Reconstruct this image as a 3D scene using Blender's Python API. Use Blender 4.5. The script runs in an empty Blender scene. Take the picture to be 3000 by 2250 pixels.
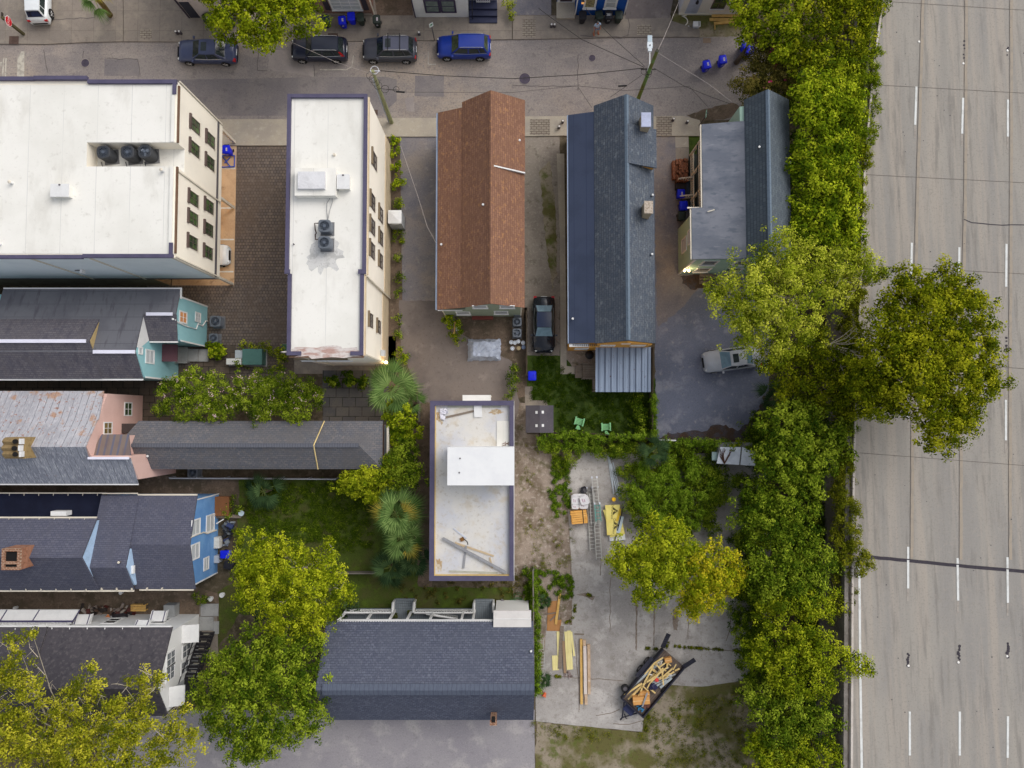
import bpy,bmesh,math,random
import numpy as np
from mathutils import Vector,Matrix
RND=random.Random(11)
NR=np.random.default_rng(5)
sc=bpy.context.scene
COL=sc.collection
rad=math.radians
# ---------------------------------------------------------------- camera, sky, sun, exposure
CAM_H,FPX,TILT=60.0,2083.0,rad(2.61)
cam=bpy.data.cameras.new('camera')
cam.sensor_width=36.0
cam.lens=36.0*FPX/3000.0
cam.clip_end=2000
co=bpy.data.objects.new('camera',cam)
COL.objects.link(co)
co.location=(0,0,CAM_H)
co.rotation_euler=(TILT,0,0)
sc.camera=co
SUN_AZ,SUN_EL=rad(52),rad(46)
w=bpy.data.worlds.new('World')
sc.world=w
w.use_nodes=True
nt=w.node_tree
nt.nodes.clear()
sky=nt.nodes.new('ShaderNodeTexSky')
sky.sky_type='NISHITA'
sky.sun_disc=False
sky.sun_elevation=SUN_EL
sky.sun_rotation=SUN_AZ
sky.dust_density=4.0
hs=nt.nodes.new('ShaderNodeHueSaturation')
hs.inputs['Saturation'].default_value=0.36
bg=nt.nodes.new('ShaderNodeBackground')
bg.inputs['Strength'].default_value=0.15
wo=nt.nodes.new('ShaderNodeOutputWorld')
nt.links.new(sky.outputs[0],hs.inputs['Color'])
nt.links.new(hs.outputs[0],bg.inputs[0])
nt.links.new(bg.outputs[0],wo.inputs[0])
sl=bpy.data.lights.new('sun','SUN')
sl.energy=0.65
sl.angle=rad(55)
sl.color=(1.0,0.95,0.88)
so=bpy.data.objects.new('sun',sl)
COL.objects.link(so)
sv=Vector((math.sin(SUN_AZ)*math.cos(SUN_EL),math.cos(SUN_AZ)*math.cos(SUN_EL),math.sin(SUN_EL)))
so.rotation_euler=sv.to_track_quat('Z','Y').to_euler()
so.location=(30,30,80)
sc.view_settings.view_transform='Standard'
sc.view_settings.look='None'
sc.view_settings.gamma=1
sc.view_settings.exposure=0.24
try:
 sc.cycles.max_bounces=6
 sc.cycles.transparent_max_bounces=12
 sc.cycles.use_denoising=True
except Exception:
 pass
 # ---------------------------------------------------------------- survey helpers: photograph reading + height -> a point of the place
def ray(px,py):
 u,v=(px-1500)/FPX,(1125-py)/FPX
 c,s=math.cos(TILT),math.sin(TILT)
 return u,v*c+s,v*s-c
def g(px,py,z=0.0):
 d=ray(px,py)
 t=(CAM_H-z)/-d[2]
 return Vector((d[0]*t,d[1]*t,z))
def gx(px,py,X):
 d=ray(px,py);t=X/d[0]
 return Vector((X,d[1]*t,CAM_H+d[2]*t))
def gy(px,py,Y):
 d=ray(px,py);t=Y/d[1]
 return Vector((d[0]*t,Y,CAM_H+d[2]*t))
ROW=(0,562,1124,1688)
def T(c,r,x,y):
 return 750*c+x*0.33906,ROW[r]+y*0.33896
def D(x,y):
 return x*1.35624,y*1.35624
def gT(c,r,x,y,z=0.0):
 return g(*T(c,r,x,y),z)
def gD(x,y,z=0.0):
 return g(*D(x,y),z)
 # ---------------------------------------------------------------- mesh builder
WL={}
class MB:
 def __init__(s):
  s.v,s.f,s.m,s.cuts=[],[],[],[]
 def add(s,vs,fs,m=0):
  k=len(s.v)
  s.cuts.append((k,len(s.f)))
  s.v+=[tuple(p) for p in vs]
  for f in fs:
   s.f.append([i+k for i in f]);s.m.append(m)
  return s
 def box(s,x0,y0,z0,x1,y1,z1,m=0):
  if x0>x1:x0,x1=x1,x0
  if y0>y1:y0,y1=y1,y0
  if z0>z1:z0,z1=z1,z0
  vs=[(x0,y0,z0),(x1,y0,z0),(x1,y1,z0),(x0,y1,z0),(x0,y0,z1),(x1,y0,z1),(x1,y1,z1),(x0,y1,z1)]
  return s.add(vs,[(3,2,1,0),(4,5,6,7),(0,1,5,4),(1,2,6,5),(2,3,7,6),(3,0,4,7)],m)
 def obox(s,c,dim,rz=0.0,m=0,rx=0.0,ry=0.0,taper=1.0):
  M=Matrix.Translation(c)@Matrix.Rotation(rz,4,'Z')@Matrix.Rotation(ry,4,'Y')@Matrix.Rotation(rx,4,'X')
  a,b,h=dim[0]/2,dim[1]/2,dim[2]/2
  vs=[M@Vector((x*(taper if z<0 else 1),y*(taper if z<0 else 1),z)) for x,y,z in ((-a,-b,-h),(a,-b,-h),(a,b,-h),(-a,b,-h),(-a,-b,h),(a,-b,h),(a,b,h),(-a,b,h))]
  return s.add(vs,[(3,2,1,0),(4,5,6,7),(0,1,5,4),(1,2,6,5),(2,3,7,6),(3,0,4,7)],m)
 def slab(s,top,t,m=0):
  n=len(top)
  vs=list(top)+[Vector(p)-Vector((0,0,t)) for p in top]
  fs=[list(range(n)),list(range(2*n-1,n-1,-1))]+[(i,i+n,(i+1)%n+n,(i+1)%n) for i in range(n)]
  return s.add(vs,fs,m)
 def prism(s,axis,sec,a0,a1,m=0):
  n=len(sec)
  if axis=='x':
   vs=[(a0,c,z) for c,z in sec]+[(a1,c,z) for c,z in sec]
  else:
   vs=[(c,a0,z) for c,z in sec]+[(c,a1,z) for c,z in sec]
  fs=[list(range(n)),list(range(2*n-1,n-1,-1))]+[(i,(i+1)%n,(i+1)%n+n,i+n) for i in range(n)]
  return s.add(vs,fs,m)
 def tube(s,pts,r,n=6,r1=None,m=0):
  pts=[Vector(p) for p in pts]
  N=len(pts)
  rings=[]
  for i,p in enumerate(pts):
   d=(pts[min(i+1,N-1)]-pts[max(i-1,0)])
   if d.length<1e-6:d=Vector((0,0,1))
   d.normalize()
   a=d.cross(Vector((0,0,1)))
   if a.length<1e-3:a=d.cross(Vector((0,1,0)))
   a.normalize();b=d.cross(a)
   rr=r if r1 is None else r+(r1-r)*i/max(1,N-1)
   rings.append([p+(a*math.cos(q)+b*math.sin(q))*rr for q in [2*math.pi*k/n for k in range(n)]])
  vs=[p for q in rings for p in q]
  fs=[]
  for i in range(N-1):
   for k in range(n):
    fs.append((i*n+k,i*n+(k+1)%n,(i+1)*n+(k+1)%n,(i+1)*n+k))
  fs.append(list(range(n))[::-1]);fs.append([(N-1)*n+k for k in range(n)])
  return s.add(vs,fs,m)
 def cyl(s,c,r,h,n=16,r2=None,m=0):
  r2=r if r2 is None else r2
  vs=[(c[0]+r*math.cos(2*math.pi*k/n),c[1]+r*math.sin(2*math.pi*k/n),c[2]) for k in range(n)]
  vs+=[(c[0]+r2*math.cos(2*math.pi*k/n),c[1]+r2*math.sin(2*math.pi*k/n),c[2]+h) for k in range(n)]
  fs=[list(range(n))[::-1],list(range(n,2*n))]+[(k,(k+1)%n,(k+1)%n+n,k+n) for k in range(n)]
  return s.add(vs,fs,m)
 def ring(s,c,r,rt,n=20,k=5,m=0):
  vs,fs=[],[]
  for i in range(n):
   a=2*math.pi*i/n
   for j in range(k):
    b=2*math.pi*j/k
    q=r+rt*math.cos(b)
    vs.append((c[0]+q*math.cos(a),c[1]+q*math.sin(a),c[2]+rt*math.sin(b)))
  for i in range(n):
   for j in range(k):
    fs.append((i*k+j,((i+1)%n)*k+j,((i+1)%n)*k+(j+1)%k,i*k+(j+1)%k))
  return s.add(vs,fs,m)
 def poly(s,pts,m=0):
  return s.add(pts,[list(range(len(pts)))],m)
 def split(s,name,mats,parent=None,local=False):
  """one object for every piece that was added"""
  r=None
  for i,(k,f0) in enumerate(s.cuts):
   k1,f1=s.cuts[i+1] if i+1<len(s.cuts) else (len(s.v),len(s.f))
   q=MB();q.v=s.v[k:k1];q.f=[[j-k for j in f] for f in s.f[f0:f1]];q.m=s.m[f0:f1]
   r=q.build(name,mats,parent,local)
  return r
 def build(s,name,mats,parent=None,local=False,smooth=False,flip=True):
  off=Vector((0,0,0))
  if not local and parent is not None:
   off=WL[parent.name]
  me=bpy.data.meshes.new(name)
  me.from_pydata([(p[0]-off[0],p[1]-off[1],p[2]-off[2]) for p in s.v],[],s.f)
  if flip:
   bm=bmesh.new();bm.from_mesh(me)
   bmesh.ops.recalc_face_normals(bm,faces=bm.faces)
   bm.to_mesh(me);bm.free()
  if not isinstance(mats,(list,tuple)):mats=[mats]
  for q in mats:me.materials.append(q)
  if len(mats)>1:me.polygons.foreach_set('material_index',s.m)
  if smooth:me.polygons.foreach_set('use_smooth',[True]*len(me.polygons))
  o=bpy.data.objects.new(name,me)
  COL.objects.link(o)
  if parent is not None:
   o.parent=parent
   WL[o.name]=Vector((0,0,0)) if local else WL[parent.name]
  else:
   WL[o.name]=Vector((0,0,0))
  return o
def tag(o,label,cat,group=None):
 o['label']=label;o['category']=cat
 if group:o['group']=group
 return o
def struct(o,kind='structure'):
 o['kind']=kind
 return o
def thing(name,label,cat,loc=(0,0,0),rz=0.0,group=None):
 o=bpy.data.objects.new(name,None)
 o.empty_display_size=0.3
 COL.objects.link(o)
 o.location=loc;o.rotation_euler=(0,0,rz)
 WL[o.name]=Vector(loc)
 return tag(o,label,cat,group)
def solo(mb,name,mats,label,cat,group=None,smooth=False):
 """a thing that is one mesh: its origin goes to its own base"""
 P=np.array([tuple(p) for p in mb.v])
 c=Vector((float((P[:,0].min()+P[:,0].max())/2),float((P[:,1].min()+P[:,1].max())/2),float(P[:,2].min())))
 mb.v=[(p[0]-c[0],p[1]-c[1],p[2]-c[2]) for p in mb.v]
 o=mb.build(name,mats,smooth=smooth)
 o.location=c;WL[o.name]=c
 return tag(o,label,cat,group)
def dup(root,loc,rz=0.0,label=None,group=None,mats=None,scale=None):
 def cp(o,par):
  c=o.copy();COL.objects.link(c)
  if mats and o.type=='MESH' and o.data.materials and o.data.materials[0].name in mats:
   c.data=o.data.copy();c.data.materials[0]=mats[o.data.materials[0].name]
  if par is not None:c.parent=par
  for ch in o.children:cp(ch,c)
  return c
 r=cp(root,None)
 r.location=loc;r.rotation_euler=(0,0,rz);WL[r.name]=Vector(loc)
 if scale:r.scale=scale
 if label:r['label']=label
 if group:r['group']=group
 return r
 # ---------------------------------------------------------------- procedural materials
MATS={}
def srgb(r,g_,b):
 def f(c):
  c/=255.0
  return c/12.92 if c<=0.04045 else ((c+0.055)/1.055)**2.4
 return (f(r),f(g_),f(b))
def M(name,base,layers=(),rough=0.8,metal=0.0,bump=None,brick=None,spec=0.3,emit=None,stripes=None):
 if name in MATS:return MATS[name]
 m=bpy.data.materials.new(name);m.use_nodes=True
 n=m.node_tree;N=n.nodes;L=n.links
 b=N['Principled BSDF']
 b.inputs['Roughness'].default_value=rough
 b.inputs['Metallic'].default_value=metal
 b.inputs['Specular IOR Level'].default_value=spec
 tc=N.new('ShaderNodeTexCoord')
 rgb=N.new('ShaderNodeRGB');rgb.outputs[0].default_value=(*base,1)
 cur=rgb.outputs[0]
 def coords(axes):
  sp=N.new('ShaderNodeSeparateXYZ');L.new(tc.outputs['Object'],sp.inputs[0])
  cb=N.new('ShaderNodeCombineXYZ')
  for i,a in enumerate(axes):L.new(sp.outputs[a.upper()],cb.inputs[i])
  return cb.outputs[0]
 def mixc(fac,a,col):
  mx=N.new('ShaderNodeMix');mx.data_type='RGBA'
  if isinstance(fac,float):mx.inputs[0].default_value=fac
  else:L.new(fac,mx.inputs[0])
  L.new(a,mx.inputs[6])
  if isinstance(col,tuple):mx.inputs[7].default_value=(*col,1)
  else:L.new(col,mx.inputs[7])
  return mx.outputs[2]
 if brick:
  c1,c2,cm,bw,bh,axes,ms=brick[:7]
  bt=N.new('ShaderNodeTexBrick')
  L.new(coords(axes),bt.inputs['Vector'])
  bt.inputs['Color1'].default_value=(*c1,1);bt.inputs['Color2'].default_value=(*c2,1)
  bt.inputs['Mortar'].default_value=(*cm,1)
  bt.inputs['Scale'].default_value=1.0
  bt.inputs['Brick Width'].default_value=bw;bt.inputs['Row Height'].default_value=bh
  bt.inputs['Mortar Size'].default_value=ms;bt.inputs['Mortar Smooth'].default_value=0.3
  bt.inputs['Bias'].default_value=brick[7] if len(brick)>7 else 0.0
  if len(brick)>8:
   bt.offset=brick[8]
  cur=bt.outputs['Color']
 if stripes:
  ax,per,wd,colr=stripes
  sp=N.new('ShaderNodeSeparateXYZ');L.new(tc.outputs['Object'],sp.inputs[0])
  d1=N.new('ShaderNodeMath');d1 .operation='DIVIDE';L.new(sp.outputs[ax.upper()],d1 .inputs[0]);d1 .inputs[1].default_value=per
  d2=N.new('ShaderNodeMath');d2 .operation='FRACT';L.new(d1 .outputs[0],d2 .inputs[0])
  d3=N.new('ShaderNodeMath');d3 .operation='LESS_THAN';L.new(d2 .outputs[0],d3 .inputs[0]);d3 .inputs[1].default_value=wd/per
  cur=mixc(d3 .outputs[0],cur,colr)
 for ly in layers:
  sca,lo,hi,col,fac=ly[:5]
  st=ly[5] if len(ly)>5 else (1,1,1)
  mp=N.new('ShaderNodeMapping');mp.inputs['Scale'].default_value=st
  mp.inputs['Location'].default_value=(len(N)*1.7,len(N)*0.9,0)
  L.new(tc.outputs['Object'],mp.inputs[0])
  nz=N.new('ShaderNodeTexNoise');nz.inputs['Scale'].default_value=sca
  nz.inputs['Detail'].default_value=ly[6] if len(ly)>6 else 5.0
  nz.inputs['Roughness'].default_value=0.6
  L.new(mp.outputs[0],nz.inputs['Vector'])
  mr=N.new('ShaderNodeMapRange');mr.interpolation_type='SMOOTHSTEP'
  mr.inputs[1].default_value=lo;mr.inputs[2].default_value=hi
  mr.inputs[3].default_value=0.0;mr.inputs[4].default_value=fac
  L.new(nz.outputs[0],mr.inputs[0])
  cur=mixc(mr.outputs[0],cur,col)
 L.new(cur,b.inputs['Base Color'])
 if bump:
  nz=N.new('ShaderNodeTexNoise');nz.inputs['Scale'].default_value=bump[0];nz.inputs['Detail'].default_value=4
  L.new(tc.outputs['Object'],nz.inputs['Vector'])
  bp=N.new('ShaderNodeBump');bp.inputs['Strength'].default_value=bump[1];bp.inputs['Distance'].default_value=0.03
  L.new(nz.outputs[0],bp.inputs['Height']);L.new(bp.outputs[0],b.inputs['Normal'])
 if emit:
  b.inputs['Emission Color'].default_value=(*emit[0],1);b.inputs['Emission Strength'].default_value=emit[1]
 MATS[name]=m
 return m
def plain(name,r,g_,b,rough=0.6,metal=0.0,var=0.12,spec=0.3):
 c=srgb(r,g_,b)
 dk=tuple(x*(1-var*2.5) for x in c);lt=tuple(min(1,x*(1+var)) for x in c)
 return M(name,c,[(1.3,.4,.7,dk,.6),(9.0,.45,.7,lt,.6)],rough=rough,metal=metal,spec=spec)
def shingle(name,c1,c2,cm,axes,bw=0.42,bh=0.17,extra=()):
 return M(name,c1,list(extra)+[(1.1,.5,.66,tuple(x*.74 for x in c1),.5,(.22,1.5,1) if axes=='yx' else (1.5,.22,1)),(0.35,.42,.7,tuple(x*.72 for x in c1),.5),(14.0,.5,.75,tuple(x*1.35 for x in c2),.35)],rough=0.95,brick=(c1,c2,cm,bw,bh,axes,0.018,0.0),spec=0.15)
m_ground=M('soil',srgb(92,82,66),[(0.5,.4,.65,srgb(60,55,38),.8),(2.5,.45,.7,srgb(120,108,92),.6),(12,.5,.72,srgb(45,40,28),.6)],rough=1,bump=(6,.5))
m_asph=M('street_asphalt',srgb(140,132,128),[(0.05,.42,.6,srgb(158,144,130),.9),(0.25,.45,.65,srgb(122,116,116),.7),(0.7,.5,.68,srgb(160,150,141),.6,(.4,1.3,1)),(1.6,.55,.7,srgb(108,101,99),.6),(6,.48,.68,srgb(114,108,108),.7),(11,.52,.7,srgb(172,163,156),.6),(30,.5,.8,srgb(174,166,160),.5)],rough=.95,bump=(20,.3),spec=.15)
m_patch=M('asphalt_patch',srgb(118,112,113),[(0.4,.42,.62,srgb(132,125,122),.8),(1.4,.54,.7,srgb(98,93,95),.6),(6,.5,.7,srgb(96,92,95),.6),(11,.52,.7,srgb(148,141,138),.5),(30,.55,.8,srgb(154,147,144),.5)],rough=.95)
m_drive=M('driveway_asphalt',srgb(122,118,122),[(0.18,.42,.62,srgb(142,131,122),.9),(0.5,.48,.7,srgb(104,103,112),.8),(1.6,.56,.72,srgb(156,149,143),.6),(7,.5,.7,srgb(98,96,100),.6),(12,.52,.72,srgb(158,152,150),.5),(35,.55,.8,srgb(164,158,158),.5)],rough=.95)
m_lot=M('lot_asphalt',srgb(114,119,136),[(0.2,.42,.62,srgb(102,107,124),.9),(0.6,.5,.66,srgb(144,146,156),.75),(1.8,.58,.72,srgb(164,160,158),.6),(7,.5,.7,srgb(98,99,109),.6),(12,.53,.72,srgb(158,156,158),.5),(35,.55,.8,srgb(160,158,162),.4)],rough=.95)
m_lot2=M('grey_lot_asphalt',srgb(146,142,145),[(0.2,.42,.62,srgb(134,130,136),.8),(0.6,.5,.68,srgb(170,165,163),.7),(1.6,.56,.72,srgb(118,114,116),.5),(7,.5,.7,srgb(124,121,124),.6),(12,.52,.72,srgb(178,173,171),.5),(35,.55,.8,srgb(186,181,178),.4)],rough=.95)
m_gravel=M('gravel',srgb(146,136,126),[(0.35,.45,.65,srgb(122,112,104),.8),(1.3,.55,.72,srgb(84,78,62),.75),(5,.5,.7,srgb(168,160,150),.6),(24,.5,.7,srgb(96,88,80),.6),(40,.6,.75,srgb(200,194,186),.5)],rough=1,bump=(25,.5))
m_lane=M('lane_gravel',srgb(128,118,112),[(0.2,.42,.62,srgb(106,98,96),.9),(0.9,.55,.72,srgb(150,140,132),.6),(4,.55,.74,srgb(88,80,74),.5),(24,.5,.72,srgb(98,90,86),.55),(40,.62,.78,srgb(190,184,176),.5)],rough=1,bump=(25,.4))
m_dirt=M('pale_dirt',srgb(150,136,124),[(0.4,.42,.6,srgb(110,96,82),.9),(1.1,.52,.68,srgb(86,84,46),.8),(3,.5,.7,srgb(176,166,156),.8),(12,.52,.7,srgb(92,80,70),.6),(36,.58,.75,srgb(205,198,190),.6)],rough=1,bump=(18,.5))
m_mud=M('dark_soil',srgb(112,96,82),[(0.6,.42,.62,srgb(86,76,62),.9),(2.2,.52,.7,srgb(140,124,108),.6),(8,.5,.7,srgb(70,60,48),.6),(30,.62,.78,srgb(176,160,140),.5)],rough=1,bump=(15,.5))
m_walk=M('sidewalk_concrete',srgb(140,130,119),[(0.12,.4,.62,srgb(120,112,106),.9),(0.7,.45,.7,srgb(160,149,134),.7),(3,.5,.72,srgb(116,107,98),.6),(20,.5,.75,srgb(168,160,150),.5)],rough=.95,bump=(20,.2))
m_walk2=M('pale_walk_concrete',srgb(172,162,146),[(0.5,.42,.66,srgb(154,146,136),.8),(2.4,.52,.72,srgb(184,176,162),.6),(12,.5,.75,srgb(138,130,122),.5)],rough=.95)
m_conc=M('yard_concrete',srgb(168,163,158),[(0.16,.42,.6,srgb(146,141,137),.95),(0.5,.5,.66,srgb(188,183,178),.8),(1.3,.52,.68,srgb(132,126,119),.7),(4,.54,.7,srgb(120,112,104),.55),(9,.5,.7,srgb(146,141,137),.6),(16,.5,.7,srgb(186,182,178),.5),(40,.62,.8,srgb(205,202,198),.4)],rough=.95,bump=(15,.25))
m_hwy=M('highway_concrete',srgb(154,149,141),[(0.75,.44,.62,srgb(142,138,132),.8,(1,.004,1)),(0.10,.42,.62,srgb(140,137,133),.9,(3,0.6,1)),(0.35,.45,.66,srgb(164,155,144),.8,(3,0.10,1)),(0.9,.5,.7,srgb(120,116,111),.7,(2.5,.22,1)),(3,.52,.74,srgb(156,148,139),.5),(8,.5,.7,srgb(126,121,115),.55),(14,.5,.72,srgb(158,151,143),.5),(45,.55,.8,srgb(164,157,150),.35)],rough=.95,bump=(20,.12))
m_grass=M('lawn_grass',srgb(66,86,30),[(0.5,.42,.62,srgb(50,68,22),.9),(1.8,.5,.7,srgb(88,100,38),.7),(8,.5,.72,srgb(40,54,18),.7),(30,.5,.75,srgb(108,122,56),.5)],rough=1,bump=(30,.8))
m_shade_grass=M('thin_lawn',srgb(70,84,28),[(0.35,.46,.64,srgb(84,78,48),.7),(1.4,.5,.68,srgb(82,102,28),.8),(8,.5,.72,srgb(50,52,22),.7),(30,.55,.75,srgb(128,122,80),.4)],rough=1,bump=(30,.8))
m_weeds=M('weedy_ground',srgb(96,92,52),[(0.3,.42,.58,srgb(150,138,122),.95),(1.2,.5,.66,srgb(88,96,40),.85),(4,.52,.7,srgb(72,58,40),.6),(24,.5,.72,srgb(128,122,82),.5)],rough=1,bump=(22,.7))
m_paver=M('brick_pavers',srgb(112,102,94),[(0.25,.42,.62,srgb(98,86,77),.7),(2.5,.5,.7,srgb(126,115,107),.5)],rough=.9,brick=(srgb(116,104,95),srgb(98,90,87),srgb(66,60,54),0.26,0.26,'xy',0.024),spec=.2)
m_slate=M('slate_flags',srgb(88,88,88),[(1.2,.45,.68,srgb(104,100,92),.7),(8,.5,.75,srgb(72,74,76),.6)],rough=.85,brick=(srgb(84,84,86),srgb(106,102,96),srgb(50,50,42),1.1,0.8,'xy',0.035))
m_darkpav=M('dark_flagstones',srgb(84,74,64),[(1.2,.45,.68,srgb(100,88,76),.7),(8,.5,.75,srgb(62,56,50),.6)],rough=.9,brick=(srgb(80,72,64),srgb(98,86,74),srgb(44,40,34),0.9,0.6,'xy',0.03))
m_joint=M('joint_tar',srgb(92,85,79),[(5,.4,.7,srgb(112,104,97),.6)],rough=.95)
m_black_joint=M('bridge_joint',srgb(56,52,60),[(3,.4,.7,srgb(70,64,70),.7),(20,.5,.8,srgb(38,36,40),.6)],rough=.8)
m_paint=M('road_paint',srgb(214,216,214),[(2,.45,.7,srgb(186,186,182),.7),(20,.55,.8,srgb(150,148,144),.5)],rough=.8)
m_worn=M('worn_paint',srgb(188,182,168),[(2,.42,.62,srgb(150,144,136),.8),(14,.5,.7,srgb(132,126,122),.7)],rough=.85)
# ---------------------------------------------------------------- ground sheets
def jitter(poly,amp,step):
 out=[]
 n=len(poly)
 for i in range(n):
  a,b=poly[i],poly[(i+1)%n]
  k=max(1,int((b-a).length/step))
  for j in range(k):
   p=a.lerp(b,j/k)
   if amp:p=p+Vector((RND.uniform(-amp,amp),RND.uniform(-amp,amp),0))
   out.append(p)
 return out
def sheet(name,px,mat,z,amp=0.0,step=0.7,kind='structure'):
 pts=jitter([g(x,y,z) for x,y in px],amp,step)
 pts=[Vector((p.x,p.y,z)) for p in pts]
 return struct(MB().poly(pts).build(name,mat),kind)
def raised(name,px,mat,h):
 pts=[g(x,y,h) for x,y in px]
 return struct(MB().slab(pts,h-0.001).build(name,mat))
gm=MB().box(-300,-300,-0.5,300,300,0).build('ground',m_ground)
struct(gm)
# ================================================================ street, pavements, drives, yards
m_walkj=M('sidewalk_slabs',srgb(140,130,119),[(0.12,.4,.62,srgb(118,110,103),.8),(0.7,.45,.7,srgb(160,149,134),.6),(3,.5,.72,srgb(116,107,98),.6),(20,.5,.75,srgb(168,160,150),.5)],rough=.95,brick=(srgb(143,132,121),srgb(133,124,115),srgb(108,98,89),1.9,1.75,'xy',0.02,0,0.0))
m_plate=M('brick_plate',srgb(150,140,126),[(2,.45,.7,srgb(132,122,112),.6)],rough=.95,brick=(srgb(152,142,128),srgb(140,130,118),srgb(96,86,78),0.42,0.2,'xy',0.03))
sheet('street',[(-400,132),(60,130),(130,130),(260,124),(360,122),(520,123),(760,120),(1010,121),(1250,119),(1500,116),(1700,113),(1850,109),(2190,106),(2260,180),(2240,330),(2130,352),(1900,352),(1640,352),(1540,352),(1280,356),(1105,356),(840,362),(640,362),(-400,362)],m_asph,0.008)
raised('pavement',[(-400,-20),(-400,130),(60,128),(130,129),(260,123),(360,121),(360,-20)],m_walkj,.11)
raised('pavement',[(362,-20),(362,121),(520,122),(760,119),(1010,120),(1250,118),(1500,115),(1500,-20)],m_walkj,.11)
raised('pavement',[(1502,45),(1502,115),(1700,112),(1850,108),(2050,108),(2050,88),(1965,60),(1965,45)],m_walkj,.11)
raised('pavement',[(560,349),(850,349),(850,426),(560,426)],m_walk2,.11)
raised('pavement',[(1105,346),(1282,345),(1282,400),(1125,400)],m_walk2,.11)
raised('pavement',[(1535,341),(1670,340),(1670,397),(1535,399)],m_walk2,.11)
raised('pavement',[(1905,341),(2000,339),(2050,352),(2062,398),(1905,398)],m_walk2,.11)
sheet('verge',[(1970,46),(1970,72),(2042,108),(2190,108),(2190,36),(1970,40)],m_weeds,.016,.05,.3)
sheet('verge',[(2010,338),(2075,318),(2150,300),(2190,330),(2110,352),(2040,356)],m_mud,.016,.06,.3)
sheet('driveway',[(1500,-20),(1500,44),(1615,44),(1615,-20)],m_drive,.116)
sheet('driveway',[(1836,-20),(1832,55),(1962,52),(1975,-20)],m_lane,.116)
sheet('driveway',[(1095,-20),(1105,45),(1210,45),(1205,-20)],m_mud,.116)
for n,(c,x0,y0,x1,y1) in enumerate([(0,1210,255,1310,342),(2,90,165,205,322),(2,1080,215,1205,302),(2,155,1030,328,1168),(2,1248,1006,1380,1172)]):
 a,b=T(c,0,x0,y0),T(c,0,x1,y1)
 sheet('brick_pavement',[(a[0],a[1]),(b[0],a[1]),(b[0],b[1]),(a[0],b[1])],m_plate,.1145)
def tsheet(name,c,r,poly,mat,z,amp=0.0,step=.5,kind='structure'):
 return sheet(name,[T(c,r,x,y) for x,y in poly],mat,z,amp,step,kind)
m_patchl=M('pale_patch',srgb(152,143,138),[(1,.4,.65,srgb(138,130,128),.8),(12,.5,.75,srgb(108,102,102),.5),(30,.55,.8,srgb(168,160,154),.5)],rough=.95)
tsheet('road_patch',1,0,[(1375,655),(1625,655),(1622,835),(1372,832)],m_patch,.013,.01)
tsheet('road_patch',1,0,[(1372,836),(1622,838),(1618,1012),(1370,1012)],m_asph,.013,.01)
tsheet('road_patch',1,0,[(-750,690),(540,668),(1120,664),(1215,690),(1215,870),(1080,1000),(-750,1000)],m_patch,.012,.02)
tsheet('road_patch',1,0,[(110,420),(500,470),(500,660),(105,600)],m_patchl,.0125,.05,.25)
tsheet('road_patch',1,0,[(1290,850),(1365,835),(1370,965),(1300,965)],m_patchl,.0135,.05,.2)
tsheet('road_patch',0,0,[(905,512),(1195,512),(1205,655),(900,655)],m_patch,.013,.01)
m_tar=M('tar_line',srgb(84,78,78),[(4,.4,.7,srgb(104,98,96),.7)],rough=.95)
def tline(name,c,r,pts,wd,mat,z,kind='structure',jit=0.0):
 P=[gT(c,r,x,y,z) for x,y in pts]
 Q=[]
 for i in range(len(P)-1):
  k=max(1,int((P[i+1]-P[i]).length/.5)) if jit else 1
  for j in range(k):
   p=P[i].lerp(P[i+1],j/k)
   Q.append(p+Vector((RND.uniform(-jit,jit),RND.uniform(-jit,jit),0)))
 Q.append(P[-1])
 mb=MB()
 for i in range(len(Q)-1):
  d=(Q[i+1]-Q[i]);d.normalize();s=Vector((-d.y,d.x,0))*wd/2
  mb.poly([Q[i]-s,Q[i+1]-s,Q[i+1]+s,Q[i]+s])
 return struct(mb.build(name,mat),kind)
for c,pts in [(0,[(380,430),(400,560),(415,630)]),(0,[(925,505),(1190,515),(1210,655)]),(2,[(0,740),(560,745)]),(1,[(20,430),(10,610),(100,612)]),(1,[(500,560),(505,660)]),(0,[(720,440),(715,500)]),(2,[(570,470),(570,780)])]:
 tline('road_crack',c,0,pts,.05,m_tar,.0165,jit=.05)
for c,pts in [(2,[(590,300),(700,322),(840,318),(950,320),(1010,300)]),(0,[(260,185),(520,170),(820,150)]),(2,[(1000,150),(1015,215),(1000,310)])]:
 tline('pavement_crack',c,0,pts,.05,m_tar,.1165,jit=.06)
tsheet('stop_line',0,0,[(152,500),(185,445),(212,440),(208,660),(147,660)],m_worn,.0175,.015,.3)
tsheet('lane_marking',0,0,[(28,500),(38,500),(30,660),(15,660)],m_worn,.0175,.01,.3)
tsheet('lane_marking',0,0,[(46,502),(58,502),(52,660),(38,660)],m_worn,.0175,.01,.3)
tsheet('lane_marking',0,0,[(-60,535),(20,535),(18,572),(-60,575)],m_worn,.0175,.01,.3)
for pts in ([(1490,440),(1490,555),(1555,555)],[(555,602),(780,602),(830,575),(842,480)]):
 tline('parking_mark',1,0,pts,.09,m_worn,.0175,jit=.02)
sheet('brick_courtyard',[(640,427),(862,427),(862,1120),(430,1120),(430,830),(640,830)],m_paver,.006)
sheet('stone_path',[(-400,1090),(470,1090),(600,1060),(690,1060),(690,1180),(430,1250),(-400,1180)],m_darkpav,.010)
sheet('stone_path',[(560,1010),(690,1010),(690,1062),(560,1062)],m_darkpav,.011)
sheet('stone_path',[(838,985),(1160,985),(1160,1095),(838,1095)],m_walk,.004)
sheet('patio',[(945,1085),(1140,1085),(1140,1260),(945,1260)],m_slate,.008)
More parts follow.
